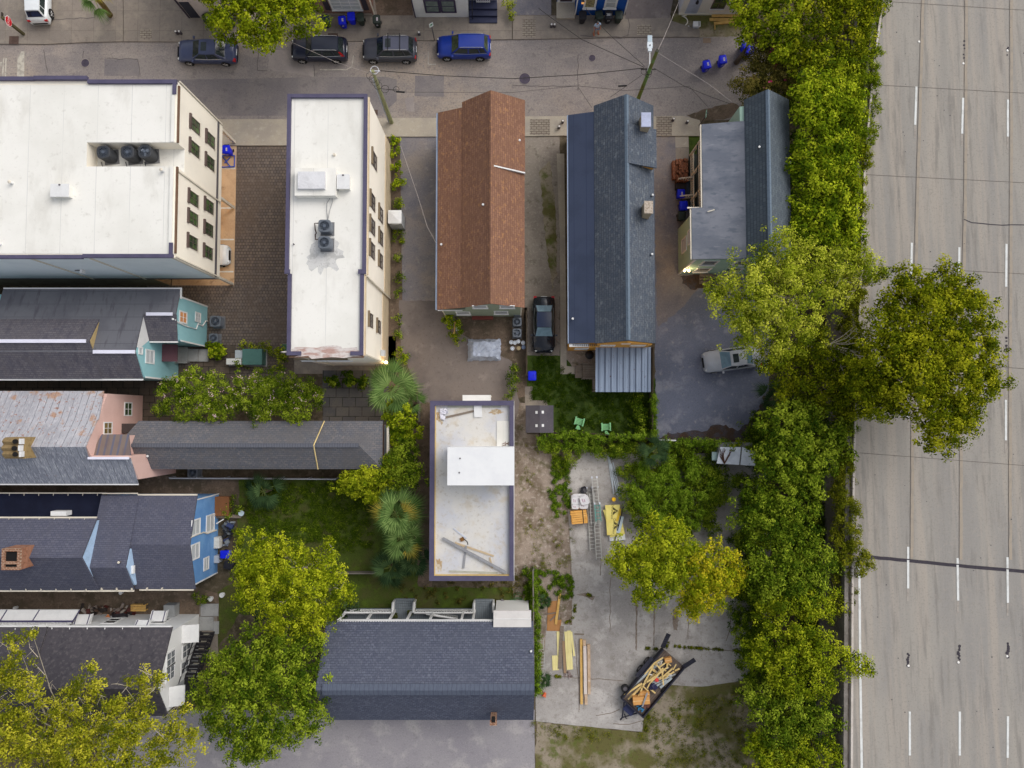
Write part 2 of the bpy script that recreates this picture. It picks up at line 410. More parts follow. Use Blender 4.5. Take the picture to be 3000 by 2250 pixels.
sheet('side_alley',[(-400,1395),(480,1395),(700,1405),(700,1460),(500,1470),(-400,1470)],m_mud,.005,.06,.5)
sheet('side_alley',[(-400,1710),(560,1715),(640,1740),(640,1820),(-400,1830)],m_mud,.006,.06,.5)
sheet('planting_bed',[(1118,400),(1182,400),(1185,1130),(1118,1130)],m_mud,.004,.04,.4)
sheet('driveway',[(1172,400),(1300,400),(1300,960),(1180,960)],m_drive,.010,.03,.4)
sheet('gravel_yard',[(1168,880),(1320,880),(1345,975),(1500,1060),(1520,1180),(1500,1300),(1215,1300),(1225,1150),(1175,1020)],m_lane,.012,.07,.35)
sheet('bare_yard',[(1290,900),(1545,900),(1545,1160),(1490,1170),(1490,1060),(1350,975)],m_mud,.009,.06,.35)
sheet('side_passage',[(1205,1180),(1265,1180),(1265,1720),(1225,1720)],m_mud,.013,.06,.4)
sheet('driveway',[(1520,398),(1640,398),(1640,1042),(1540,1042)],m_gravel,.009,.04,.35)
sheet('moss_strip',[(1580,500),(1612,470),(1628,600),(1632,800),(1618,850),(1600,720)],m_weeds,.012,.09,.25)
sheet('lawn',[(1542,1038),(1640,1030),(1700,1100),(1920,1110),(1920,1290),(1610,1290),(1610,1190),(1548,1190)],m_grass,.006,.05,.3)
sheet('bare_patch',[(1655,1015),(1745,1015),(1745,1090),(1655,1090)],m_dirt,.004,.04,.4)
sheet('driveway',[(1912,399),(1990,399),(2050,700),(2230,800),(2260,1000),(2250,1180),(2300,1240),(2240,1310),(1922,1310)],m_lot,.006,.06,.4)
sheet('driveway',[(1912,399),(1990,399),(2050,700),(2200,800),(2060,830),(2000,900),(1925,960)],m_drive,.011,.10,.25)
m_leaf=M('leaf_litter',srgb(78,64,54),[(0.8,.42,.6,srgb(82,80,88),.9),(5,.54,.7,srgb(104,68,44),.7),(16,.5,.7,srgb(40,32,28),.7)],rough=1,bump=(20,.7))
sheet('leaf_litter',[(1925,1290),(1960,1270),(2060,1262),(2110,1240),(2160,1262),(2200,1235),(2230,1180),(2290,1180),(2310,1300),(1925,1312)],m_leaf,.012,.12,.25)
sheet('leaf_litter',[(1992,808),(2050,800),(2110,815),(2095,845),(2030,848),(2000,830)],m_leaf,.013,.1,.2)
sheet('walkway',[(1631,450),(1653,450),(1656,700),(1660,1072),(1705,1078),(1705,1096),(1642,1096),(1640,700)],m_walk2,.030)
sheet('walkway',[(1538,1132),(1560,1132),(1560,1172),(1604,1174),(1604,1190),(1538,1190)],m_walk,.030)
sheet('entry_pad',[(1978,398),(2017,398),(2018,432),(1979,432)],m_walk2,.014)
sheet('entry_pad',[(1979,433),(2018,433),(2019,470),(1980,470)],m_walk,.013)
sheet('grass_strip',[(2018,398),(2060,398),(2060,452),(2019,452)],m_grass,.010)
sheet('rough_lot',[(1510,1180),(1560,1180),(1640,1290),(1720,1290),(1720,1920),(1560,2000),(1500,1720),(1505,1300)],m_dirt,.007,.08,.35)
sheet('concrete_slab',[(1659,1412),(1680,1360),(1715,1325),(2230,1330),(2270,1500),(2250,1700),(2265,1850),(2210,1950),(2170,1995),(2060,2012),(1968,2007),(1880,2060),(1887,2095),(1882,2144),(1700,2127),(1570,2113),(1570,2030),(1590,1960),(1597,1895),(1600,1830),(1676,1830),(1676,1690),(1668,1548)],m_conc,.014,.02,.5)
m_stain=M('brown_stain',srgb(124,112,102),[(1.5,.45,.65,srgb(104,88,74),.8),(6,.5,.7,srgb(150,142,134),.6)],rough=1)
for c,r,poly in [(2,3,[(1395,300),(1425,270),(1440,380),(1425,470),(1395,460),(1385,380)]),(2,3,[(640,145),(715,175),(700,215),(650,185),(560,160)]),(2,3,[(1070,200),(1085,200),(1080,640),(1065,640)]),(2,3,[(1225,220),(1238,220),(1230,600),(1220,600)])]:
 tsheet('ground_stain',c,r,poly,m_stain,.0195,.04,.2)
for c,r,pts in [(2,3,[(1400,605),(1600,622),(1870,640),(2000,655)]),(2,3,[(1520,300),(1520,545)]),(2,3,[(545,560),(575,900),(580,1160)]),(2,3,[(280,858),(960,905)]),(2,3,[(720,1210),(860,1185),(930,1150)]),(2,3,[(870,1270),(1010,1285),(1120,1250)]),(2,2,[(490,1230),(505,1658)]),(2,3,[(1880,260),(1895,420),(1850,560)]),(2,2,[(770,1500),(765,1658)]),(2,3,[(850,10),(845,480)])]:
 tline('concrete_crack',c,r,pts,.06,m_stain,.020,jit=.05)
sheet('rough_grass',[(1572,2114),(1700,2128),(1883,2145),(1888,2060),(1970,2008),(2170,1996),(2230,1940),(2330,1960),(2400,2400),(1560,2400)],m_weeds,.010,.08,.35)
sheet('grey_lot',[(520,2080),(1566,2080),(1568,2420),(300,2420),(300,2120)],m_lot2,.008,.03,.6)
sheet('lawn',[(700,1400),(1100,1400),(1200,1500),(1240,1720),(1560,1720),(1560,1800),(930,1810),(700,1800),(640,1900),(560,1900),(600,1760),(690,1700)],m_shade_grass,.004,.1,.4)
sheet('paved_strip',[(585,1770),(635,1770),(640,1930),(575,1930)],m_walk,.012)
# ================================================================ elevated highway along the east side
def zdeck(py):
 return 3.4+py/2250.0*2.6
EDGE=[(-700,2630),(-300,2600),(0,2584),(180,2558),(480,2530),(750,2521),(1000,2512),(1250,2501),(1400,2497),(1690,2494),(2250,2491),(2700,2490),(3000,2490)]
def edge_px(py):
 for (a,xa),(b,xb) in zip(EDGE,EDGE[1:]):
  if a<=py<=b:return xa+(xb-xa)*(py-a)/(b-a)
ST=list(range(-600,2951,50))
def hw(px,py,dz=0.0):
 return g(px,py,zdeck(py)+dz)
mb=MB()
for a,b in zip(ST,ST[1:]):
 p,q=hw(edge_px(a),a),hw(edge_px(b),b)
 p2,q2=p+Vector((42,0,0)),q+Vector((42,0,0))
 k=Vector((0,0,.8))
 mb.add([p,p2,q2,q,p-k,p2-k,q2-k,q-k],[(0,3,2,1),(4,5,6,7),(1,2,6,5),(0,4,7,3)])
struct(mb.build('highway_road',m_hwy,flip=False))
m_retain=M('retaining_concrete',srgb(128,122,116),[(0.5,.42,.65,srgb(96,92,86),.8,(1,1,.3)),(3,.5,.72,srgb(150,144,136),.6),(18,.5,.75,srgb(110,104,98),.5)],rough=.95)
m_barr=M('barrier_concrete',srgb(196,188,180),[(1,.42,.65,srgb(176,166,156),.8),(8,.5,.75,srgb(150,142,132),.5)],rough=.95)
rw=thing('retaining_wall','long concrete retaining wall with pale parapet carrying the wide highway','retaining wall',g(2450,1400,0))
mbw,mbp,mbl=MB(),MB(),MB()
for a,b in zip(ST,ST[1:]):
 p,q=hw(edge_px(a),a),hw(edge_px(b),b)
 def stp(mb_,x0,x1,z0,z1):
  A,B=p,q
  v=[]
  for P in (A,B):
   zb=z0 if z0==-99 else P.z+z0
   zb=0 if z0==-99 else zb
   v+=[(P.x+x0,P.y,zb),(P.x+x1,P.y,zb),(P.x+x1,P.y,P.z+z1),(P.x+x0,P.y,P.z+z1)]
  mb_.add(v,[(0,1,5,4),(1,2,6,5),(2,3,7,6),(3,0,4,7)])
 stp(mbw,-.62,-.33,-99,.25)
 stp(mbp,-.16,-.003,-.3,.42)
 stp(mbl,-.33,-.162,-.4,.10)
mbw.build('wall_face',m_retain,rw);mbp.build('parapet',m_barr,rw);mbl.build('gutter_ledge',M('ledge',srgb(158,146,132),[(2,.42,.65,srgb(120,108,94),.8)],rough=1),rw)
def hline(name,pts,wd,mat,dz,jit=0.0,kind='structure'):
 Q=[]
 for (x0,y0),(x1,y1) in zip(pts,pts[1:]):
  k=max(1,int(max(abs(x1-x0),abs(y1-y0))/25))
  for j in range(k):
   Q.append(hw(x0+(x1-x0)*j/k,y0+(y1-y0)*j/k,dz)+Vector((RND.uniform(-jit,jit),RND.uniform(-jit,jit),0)))
 Q.append(hw(*pts[-1],dz))
 mb=MB()
 for i in range(len(Q)-1):
  d=(Q[i+1]-Q[i]);d.z=0;d.normalize();s=Vector((-d.y,d.x,0))*wd/2
  mb.poly([Q[i]-s,Q[i+1]-s,Q[i+1]+s,Q[i]+s])
 return struct(mb.build(name,mat),kind)
def t3(r,x,y):return T(3,r,x,y)
for pts in ([(2705,-300),(2699,0),(2683,562),(2678,760),(2669,1124),(2666,1640)],[(2827,-300),(2826,0),(2823,562),(2818,800),(2811,1124),(2810,1640)],[(2958,-300),(2957,562),(2954,1100),(2955,1640)]):
 hline('road_joint',pts,.034,m_joint,.014)
 hline('road_stain',[(x+6,y) for x,y in pts],.22,M('pale_seam',srgb(158,147,133),[(2,.4,.7,srgb(142,135,126),.8)],rough=1),.009,.03)
for r,a,b in [(0,(984,10),(2700,118)),(0,(930,733),(2700,832)),(0,(830,1508),(2700,1604)),(1,(830,636),(2700,735)),(1,(1500,1480),(2700,1560)),(2,(790,598),(2700,745))]:
 hline('road_joint',[t3(r,*a),t3(r,*b)],.03,m_joint,.014,.004)
hline('road_crack',[t3(1,1690,240),t3(1,1760,262),t3(1,1930,285),t3(1,2212,290),t3(1,2600,310)],.07,m_black_joint,.016,.05)
hline('bridge_joint',[t3(2,800,1490),t3(2,1210,1530),t3(2,1640,1572),t3(2,2212,1622),t3(2,2700,1665)],.25,m_black_joint,.018,.018)
for r,x0,y0,x1,y1 in [(0,1283,748,1272,1080),(0,1686,845,1678,1155),(0,2073,860,2073,1180),(1,1243,440,1237,760),(1,1654,478,1650,800),(1,2061,450,2058,820),(2,2056,140,2056,490),(2,1637,200,1637,420),(2,1213,150,1213,300),(2,1211,1410,1211,1770),(2,1638,1508,1643,1875),(2,2069,1500,2073,1895),(3,1225,1170,1226,1550),(3,1657,1170,1657,1550),(3,2073,1210,2071,1570)]:
 hline('lane_marking',[t3(r,x0,y0),t3(r,x1,y1)],.17,m_paint,.020)
 hline('lane_marking',[t3(r,x1-2,y1+6),t3(r,x1-4,y1+110)],.14,M('ghost_paint',srgb(160,153,145),[(3,.45,.65,srgb(142,135,128),.9)],rough=1),.012)
hline('edge_line',[(2513,1640),t3(3,790,0),t3(3,796,700),t3(3,810,1658),t3(3,812,1900)],.18,m_paint,.020)
mbk=MB()
for x,ys in [(1695,(355,390,418,470,500)),(2070,(410,425,475))]:
 for y in ys:
  p=hw(*t3(0,x+RND.uniform(-6,6),y),.017);mbk.cyl(p,RND.uniform(.06,.11),.004,8)
for x,y0 in [(1212,670),(1650,605),(2072,580)]:
 for y in range(y0,y0+130,17):
  p=hw(*t3(3,x+RND.uniform(-7,7),y+RND.uniform(-4,4)),.017);mbk.cyl(p,RND.uniform(.06,.13),.004,8)
for y in (1262,1290,1330,1352,1385):
 p=hw(*t3(1,2058+RND.uniform(-6,6),y),.017);mbk.cyl(p,RND.uniform(.06,.11),.004,8)
for k in range(60):
 p=hw(RND.uniform(2560,3000),RND.uniform(20,2240),.017);mbk.cyl(p,RND.uniform(.02,.05),.004,6)
struct(mbk.build('road_stain',m_black_joint),'structure')
m_stud=plain('white_ceramic',235,232,226)
for r,x,y in [(0,1305,360),(0,1687,548),(0,2068,436),(3,1213,775),(3,1645,745),(3,2066,692)]:
 solo(MB().cyl(hw(*t3(r,x,y),.015),.10,.03,10,.07),'road_stud',m_stud,'small round white stud left among black glue spots on the highway lane line','road stud','white studs on the highway')
 # ================================================================ small metal covers in the street
m_iron=M('cast_iron',srgb(82,74,88),[(3,.4,.7,srgb(66,60,70),.7),(30,.5,.8,srgb(110,102,108),.5)],rough=.7,metal=.3)
m_rust=M('rusty_plate',srgb(92,74,66),[(3,.4,.7,srgb(72,56,50),.8),(25,.5,.75,srgb(118,92,78),.5)],rough=.9)
for c,x,y,r_,lb in [(0,737,545,34,'dark round manhole cover in a square asphalt patch near the stop line'),(2,110,680,47,'large violet grey manhole cover in the street, widest of the round covers'),(2,693,502,28,'small dark manhole cover in front of the royal blue house')]:
 rr=r_*.339/34.2
 p=gT(c,0,x,y,.012)
 t_=thing('manhole_cover',lb,'manhole cover',p,0,'manhole covers in the street')
 MB().cyl(p,rr,.012,28).build('lid',m_iron,t_)
 MB().ring(p+Vector((0,0,.008)),rr+.03,.03,28,6).build('rim',m_patchl,t_)
for c,x0,y0,x1,y1,lb in [(0,80,312,160,382,'square rusty brown utility lid in the pavement below the stop sign'),(1,622,288,708,326,'square rusty brown utility lid in the pavement behind the dark blue wagon'),(1,1000,945,1050,990,'square rusty brown lid at the corner of the narrow white building')]:
 a,b=gT(c,0,x0,y0,.112),gT(c,0,x1,y1,.112)
 if y0>900:a.z=b.z=.013
 mb=MB().box(a.x,a.y,a.z,b.x,b.y,a.z+.014)
 for k in range(1,4):
  xx=a.x+(b.x-a.x)*k/4
  mb.box(xx-.012,a.y-.05,a.z+.0145,xx+.012,b.y+.05,a.z+.02)
 solo(mb,'utility_cover',m_rust,lb,'utility cover','square utility covers')
a,b=gT(2,0,1650,330,.012),gT(2,0,1718,372,.012)
t_=thing('storm_drain','rectangular cast grate of a storm drain at the kerb near the pale lumber','storm drain',((a.x+b.x)/2,(a.y+b.y)/2,.012))
MB().box(a.x,b.y,.0125,b.x,a.y,.02).build('pit',plain('drain_dark',52,40,34),t_)
mb=MB()
for k in range(6):
 yy=b.y+(a.y-b.y)*(k+.5)/6;mb.box(a.x,yy-.035,.0205,b.x,yy+.035,.04)
mb.box((a.x+b.x)/2-.03,b.y,.0405,(a.x+b.x)/2+.03,a.y,.045)
mb.build('grate',plain('drain_rust',138,118,100),t_)
m_stub=plain('meter_grey',84,78,84);m_cap=plain('meter_cap',226,222,216)
for c,x,y,lb in [(0,1535,292,'short grey pipe stub with white cap, western one of the pair above the dark sedan'),(0,1565,292,'short grey pipe stub with white cap, eastern one of the pair above the dark sedan'),(1,360,292,'short grey pipe stub with white cap beside the yellow street tree'),(1,1412,300,'short dark pipe stub with pale cap on the pale pavement strip near the parking sign'),(2,340,232,'grey pipe stub, western one of the pair on the pavement near the royal blue house'),(2,366,232,'grey pipe stub, eastern one of the pair on the pavement near the royal blue house'),(2,437,1060,'short grey pipe stub beside the corner of the orange house'),(2,405,1108,'short grey pipe stub on the pavement between brown roofed and orange house'),(2,1390,1042,'short grey pipe stub beside the brick plate east of the orange house'),(2,1510,1062,'short grey pipe stub in the middle of the cracked pavement slab')]:
 p=gT(c,0,x,y,.112)
 t_=thing('pipe_stub',lb,'pipe stub',p,0,'pipe stubs in the pavement')
 MB().cyl(p,.12,.4,10).build('pipe',m_stub,t_)
 MB().cyl(p+Vector((0,0,.402)),.09,.05,10,.07).build('cap',m_cap,t_)
 # ================================================================ buildings: shared materials and helpers
m_cream=M('cream_stucco',srgb(240,233,218),[(0.4,.42,.65,srgb(230,223,209),.7),(10,.5,.8,srgb(218,212,200),.3)],rough=.9)
m_tan=plain('tan_base',198,180,152,.9)
m_memb=M('white_membrane',srgb(231,229,222),[(0.18,.4,.65,srgb(221,219,211),.9),(0.5,.5,.68,srgb(206,203,194),.6,(1,.4,1)),(1.6,.6,.74,srgb(190,186,176),.5),(5,.58,.78,srgb(186,183,175),.4),(30,.55,.8,srgb(228,228,226),.4)],rough=.8,spec=.25,stripes=('x',2.4,.035,srgb(198,197,193)))
m_oldmemb=M('old_membrane',srgb(206,203,197),[(0.3,.4,.6,srgb(188,190,197),.8),(0.9,.5,.7,srgb(190,176,152),.55),(3,.55,.72,srgb(168,158,142),.6),(9,.6,.76,srgb(150,142,130),.6),(25,.55,.8,srgb(226,225,220),.4)],rough=.9)
m_cope=M('purple_coping',srgb(82,78,102),[(1,.42,.68,srgb(70,67,90),.7),(12,.5,.75,srgb(96,92,116),.5)],rough=.6)
m_white=plain('white_trim',220,220,219,.6,0,.06)
m_offw=plain('pale_trim',214,206,190,.7,0,.08)
m_gut=plain('brown_gutter',110,84,66,.6)
m_dkg=plain('dark_grey_band',92,88,92,.7)
m_glass_g=M('green_glass',srgb(52,66,46),[(1.6,.45,.6,srgb(78,104,58),.9)],rough=.12,spec=.5)
m_glass_d=M('dark_glass',srgb(58,58,58),[(2,.45,.6,srgb(84,84,80),.7)],rough=.12,spec=.5)
m_glass_l=M('pale_blinds',srgb(196,200,202),[(1.0,.4,.6,srgb(178,184,188),.6)],rough=.35,spec=.4,stripes=('z',.16,.05,srgb(150,154,158)))
m_bronze=plain('bronze_frame',88,74,70,.6)
m_olive=plain('olive_header',118,104,84,.7)
m_soot=M('roof_soot',srgb(204,203,200),[(1.2,.5,.62,srgb(176,175,172),.9),(9,.55,.7,srgb(140,138,134),.7)],rough=.95)
m_rstain=M('roof_rust_stain',srgb(206,198,193),[(1.0,.46,.6,srgb(176,144,134),.95,(.6,2,1)),(6,.52,.7,srgb(146,118,108),.6,(.6,2,1))],rough=.95)
m_wood=M('weathered_wood',srgb(128,116,104),[(2,.42,.68,srgb(104,92,82),.8,(1,5,1)),(14,.5,.75,srgb(154,142,128),.5)],rough=.95)
m_greydeck=M('grey_deck',srgb(124,132,138),[(2,.45,.7,srgb(106,112,118),.7,(6,1,1))],rough=.9,stripes=('x',.16,.02,srgb(84,90,94)))
def window(parent,axis,plane,out,a,z,w_,h,frame,pane,nx=2,nz=2,fw=.09,lintel=None,sill=None,name='window'):
 """window on an upright wall: axis 'x' -> wall in the plane x=plane (a is y), axis 'y' -> plane y=plane (a is x)"""
 def bx(mb,a0,a1,z0,z1,d0,d1):
  p0,p1=plane+out*d0,plane+out*d1
  if axis=='x':mb.box(p0,a0,z0,p1,a1,z1)
  else:mb.box(a0,p0,z0,a1,p1,z1)
 A0,A1,Z0,Z1=a-w_/2,a+w_/2,z-h/2,z+h/2
 mb=MB()
 bx(mb,A0-fw,A0,Z0-fw,Z1+fw,.003,.06);bx(mb,A1,A1+fw,Z0-fw,Z1+fw,.003,.06)
 bx(mb,A0,A1,Z0-fw,Z0,.003,.06);bx(mb,A0,A1,Z1,Z1+fw,.003,.06)
 t=.02
 for k in range(1,nx):bx(mb,A0+w_*k/nx-t,A0+w_*k/nx+t,Z0,Z1,.024,.05)
 for k in range(1,nz):
  zz=Z0+h*k/nz
  for j in range(nx):
   bx(mb,A0+w_*j/nx+(t if j else 0),A0+w_*(j+1)/nx-(t if j<nx-1 else 0),zz-t,zz+t,.025,.048)
 fr=mb.build(name,frame,parent)
 mb=MB();bx(mb,A0,A1,Z0,Z1,.004,.022);mb.build('pane',pane,fr)
 if sill:
  mb=MB();bx(mb,A0-fw-.04,A1+fw+.04,Z0-fw-.08,Z0-fw-.002,.003,.12);mb.build('sill',sill,fr)
 if lintel:
  mb=MB();bx(mb,A0-.14,A1+.14,Z1+fw+.06,Z1+fw+.26,.003,.14);mb.build('lintel',lintel,fr)
 return fr
def condenser(name,label,loc,r,h,col,group,rz=0.0,fan=True,sq=6.0):
 """outdoor air conditioning unit: louvred casing, top guard, fan"""
 t=thing(name,label,'air conditioner',loc,rz,group)
 n=32
 def sup(rr,z):
  out=[]
  for k in range(n):
   a=2*math.pi*k/n;c,s=math.cos(a),math.sin(a)
   q=(abs(c)**sq+abs(s)**sq)**(-1/sq)*rr
   out.append((q*c,q*s,z))
  return out
 mb=MB()
 rings=[sup(r*.97,.06)]
 nl=7
 for i in range(nl):
  z0=.08+(h-.22)*i/nl;z1=z0+(h-.22)/nl*.6
  rings+=[sup(r,z0),sup(r,z1),sup(r*.95,z1+.01)]
 rings+=[sup(r*1.02,h-.12),sup(r*1.02,h-.03),sup(r*.96,h)]
 hole=[(r*.80*math.cos(2*math.pi*k/n),r*.80*math.sin(2*math.pi*k/n),h) for k in range(n)]
 deep=[(p[0],p[1],h-.22) for p in hole]
 rings+=[hole,deep]
 vs=[p for q in rings for p in q]
 fs=[(i*n+k,i*n+(k+1)%n,(i+1)*n+(k+1)%n,(i+1)*n+k) for i in range(len(rings)-1) for k in range(n)]
 fs+=[list(range(n))[::-1],[(len(rings)-1)*n+k for k in range(n)]]
 mb.add(vs,fs).build('casing',col,t,local=True)
 mb=MB()
 for q in (.3,.5,.72):mb.ring((0,0,h-.015),r*q,.012,24,4)
 for k in range(12):
  a=2*math.pi*k/12;mb.tube([(.12*math.cos(a),.12*math.sin(a),h-.014),(r*.79*math.cos(a),r*.79*math.sin(a),h-.014)],.008,4)
 mb.cyl((0,0,h-.03),.11,.035,12).build('fan_guard',M('guard_grey',srgb(84,92,104),[],rough=.5),t,local=True)
 mb=MB()
 for k in range(3):
  a=2*math.pi*k/3+.4
  mb.obox((r*.42*math.cos(a),r*.42*math.sin(a),h-.12),(r*.5,r*.42,.02),a,rx=.35)
 mb.build('fan',M('fan_blade',srgb(150,158,170),[],rough=.5) if fan else M('fan_dark',srgb(60,66,78),[],rough=.5),t,local=True)
 MB().box(-r*1.12,-r*1.12,0,r*1.12,r*1.12,.055).build('base_pad',M('pad_grey',srgb(120,120,122),[(5,.4,.7,srgb(98,98,100),.6)],rough=.95),t,local=True)
 return t
m_acdark=M('ac_dark_metal',srgb(66,68,72),[(3,.45,.7,srgb(54,56,60),.6)],rough=.55,metal=.2)
m_acgrey=M('ac_grey_metal',srgb(104,110,118),[(3,.45,.7,srgb(88,94,102),.6)],rough=.55,metal=.2)
# ---------------------------------------------------------------- A: long cream building, flat white roof, open parking below
ZA=10.8
XE=-23.6;YS=11.09;YN=23.62;XW=-48.0
ZW=ZA-1.3
A=thing('commercial_building','three storey cream building with broad flat white roof and open parking under its east side','building',(-34,17,0))
wx0,wx1=gT(0,0,752,1300,ZA).x,XE
wy1,wy0=gT(0,0,900,1232,ZA).y,gT(0,0,900,1440,ZA).y
mb=MB()
mb.box(XW,YS,3.05,XE,YN,ZW)
mb.box(XW,wy1,ZW,XE,YN,ZA);mb.box(XW,YS,ZW,XE,wy0,ZA);mb.box(XW,wy0,ZW,wx0,wy1,ZA)
mb.build('wall',[m_cream],A)
mb=MB()
mb.box(XW,wy1+.002,ZA+.004,XE-.35,YN-.25,ZA+.03);mb.box(XW,YS+.25,ZA+.004,XE-.35,wy0-.002,ZA+.03);mb.box(XW,wy0,ZA+.004,wx0-.002,wy1,ZA+.03)
mb.box(wx0+.002,wy0+.002,ZW+.004,XE-.02,wy1-.002,ZW+.03)
mb.box(XE-.345,wy1+.002,ZA+.004,XE-.12,YN-.3,ZA+.16);mb.box(XE-.345,YS+.3,ZA+.004,XE-.12,wy0-.002,ZA+.16)
mb.build('roof',m_memb,A)
MB().box(XW,YS-.012,3.4,XE-.25,YS-.002,ZA-.1).build('south_wall_tint',M('pale_blue_shade',srgb(226,234,236),[(0.4,.42,.65,srgb(216,226,229),.7),(9,.5,.8,srgb(206,216,220),.3)],rough=.9),A)  # thin layer puts the south wall's pale blue shade into its colour
mb=MB();xs=[XE,gT(0,0,770,650,ZA).x,gT(0,0,312,640,ZA).x,XW]
for (xa,xb),dz,dy in zip(zip(xs[1:],xs),(0,.06,.0),(0,.24,.22)):
 mb.box(xa+.004,YN-.2+dy,ZA+.02,xb-.004,YN+.06+dy,ZA+.22+dz)
 mb.box(xa+.004,YS-.06-dy*.3,ZA+.02,xb-.004,YS+.2-dy*.3,ZA+.22+dz)
mb.box(XE-.28,YN-1.0,ZA+.17,XE+.0,YN-.206,ZA+.218)
mb.box(XE-.28,YS+.206,ZA+.17,XE+.0,YS+1.0,ZA+.218)
mb.split('coping',m_cope,A)
mb=MB()
for y0,y1 in ((wy1,YN-.3),(YS+.3,wy0)):mb.box(XE+.004,y0,ZA-.12,XE+.13,y1,ZA+.02)
mb.split('gutter',m_gut,A)
mb=MB()
for px in (311,810):
 x=gy(*T(0,1,px+100,620),YS).x
 mb.box(x-.09,YS-.07,3.06,x+.09,YS-.014,ZA-.2)
mb.box(XE-.2,YS-.05,3.06,XE+.004,YS-.013,ZA)
for yy in (gx(*T(0,0,1700,900),XE).y+.35,wy0-.25,YS+.1):mb.box(XE+.003,yy-.05,3.3,XE+.1,yy+.05,ZA-.15)
mb.split('downspout',m_offw,A)
mb=MB();mb.box(XE+.003,YS,3.75,XE+.05,YN,4.05);mb.box(XW,YS-.05,3.1,XE,YS-.014,3.35)
mb.split('belt_course',m_dkg,A)
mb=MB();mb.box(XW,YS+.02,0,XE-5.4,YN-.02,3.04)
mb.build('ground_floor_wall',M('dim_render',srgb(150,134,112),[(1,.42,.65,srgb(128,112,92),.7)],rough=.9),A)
posts=[(XE-.16,YN-.16),(XE-.16,gx(*T(0,1,2035,138),XE).y),(XE-.16,YS+.16)]
for x,y in posts:MB().box(x-.1,y-.1,.02,x+.1,y+.1,3.045).build('post',m_offw,A)
MB().box(XE-5.3,YS+.02,3.0,XE-.3,YN-.02,3.046).build('soffit',m_white,A)
for (c,r,x,y,up) in [(0,0,1603,1012,1),(0,0,1603,1222,1),(0,1,1596,10,1),(0,1,1596,186,1),(0,1,1592,400,1),(0,0,1782,1178,0),(0,0,1782,1380,0),(0,1,1775,105,0),(0,1,1770,305,0),(0,1,1766,507,0)]:
 p=gx(*T(c,r,x,y),XE)
 window(A,'x',XE,1,p.y,8.0 if up else 5.3,.84,1.36,m_bronze,m_glass_g,2,2,.05,lintel=m_bronze,sill=m_offw)
struct(MB().box(XE-5.3,YS+.03,.008,XE-.02,YN-.02,.03).build('parking_floor',M('tan_parking',srgb(196,168,136),[(0.5,.42,.62,srgb(176,148,118),.8),(1.4,.55,.72,srgb(120,92,64),.7),(12,.5,.75,srgb(206,182,152),.5)],rough=.9)))
mb=MB()
for yz in (140,412,690):
 p=g(*T(0,1,1950,yz),.034);mb.box(XE-5,p.y-.06,.0305,XE-.1,p.y+.06,.0345)
p=g(*T(0,0,1950,1455));mb.box(XE-5,p.y-.06,.0305,XE-.1,p.y+.06,.0345)
struct(mb.build('parking_mark',m_paint))
for k,(x,y) in enumerate(((-25.6,12.4),(-25.6,20.6),(-25.6,16.4))):
 lt=thing('ceiling_lamp',['warm lit lamp under the parking ceiling, southernmost one','warm lit lamp under the parking ceiling, northernmost one','warm lit lamp under the parking ceiling, middle one'][k],'lamp',(x,y,2.95),0,'lamps under the parking ceiling')
 MB().cyl((x,y,2.93),.14,.068,14).build('housing',m_dkg,lt)
 MB().cyl((x,y,2.912),.11,.017,14).build('diffuser',M('warm_lamp',(1,.8,.5),rough=.5,emit=((1,.62,.25),5)),lt)
 ld=bpy.data.lights.new('ceiling_lamp_light','POINT');ld.energy=34;ld.color=(1,.6,.26);ld.shadow_soft_size=.15
 lo=bpy.data.objects.new('ceiling_lamp_light',ld);COL.objects.link(lo);lo.parent=lt;lo.location=(0,0,-.2)
ugrp='dark condensers in the roof well'
for k,(x,y,lb) in enumerate(((890,1312,'westernmost dark condenser in the white roof well'),(1098,1312,'middle dark condenser in the white roof well, touching its eastern neighbour'),(1247,1306,'easternmost dark condenser in the roof well, its pale fan blades showing'))):
 p=gT(0,0,x,y,ZW+1.15)
 condenser('condenser',lb,(p.x,p.y,ZW+.03),.46,1.12,m_acdark,ugrp,.1,fan=(k==2),sq=3.2)
mb=MB()
for x in (875,1085,1250):
 p=gT(0,0,x,1400,ZW+.1);mb.tube([p,p+Vector((.1,-.35,0)),p+Vector((.9,-.42,0)),p+Vector((1.2,-.38,0))],.03,5)
solo(mb,'refrigerant_pipe',m_acdark,'thin dark refrigerant lines along the south side of the roof well','pipe')
def hatch(label,c,r,x0,y0,x1,y1,z,h,name='roof_hatch'):
 a,b=gT(c,r,x0,y0,z+h),gT(c,r,x1,y1,z+h)
 t=thing(name,label,'roof hatch',((a.x+b.x)/2,(a.y+b.y)/2,z))
 MB().box(a.x+.05,b.y+.05,z,b.x-.05,a.y-.05,z+h-.08).build('curb',m_memb,t)
 MB().box(a.x,b.y,z+h-.078,b.x,a.y,z+h).build('lid',m_white,t)
 cx=(a.x+b.x)/2
 MB().box(cx-.06,a.y-.12,z+h+.001,cx+.06,a.y-.03,z+h+.05).build('latch',m_dkg,t)
 return t
a=T(0,0,436,1588);b=T(0,1,592,42)
hatch('white square hatch box alone on the broad white roof',0,0,436,1588,592,1700,ZA+.03,.55)
for x,y,r in ((110,1585,0),(1412,1480,0),(8,455,1)):
 p=gT(0,r,x,y,ZA+.03)
 t=thing('vent_pipe',['small white vent pipe near the western edge of the broad white roof','small white vent pipe south of the roof well','small tan vent pipe at the southwest of the broad white roof'][(x==1412)+2*(x==8)],'vent pipe',p)
 MB().cyl(p,.09,.35,10).build('pipe',m_white,t);MB().cyl(p+Vector((0,0,.352)),.13,.07,10,.05).build('cap',m_offw,t)
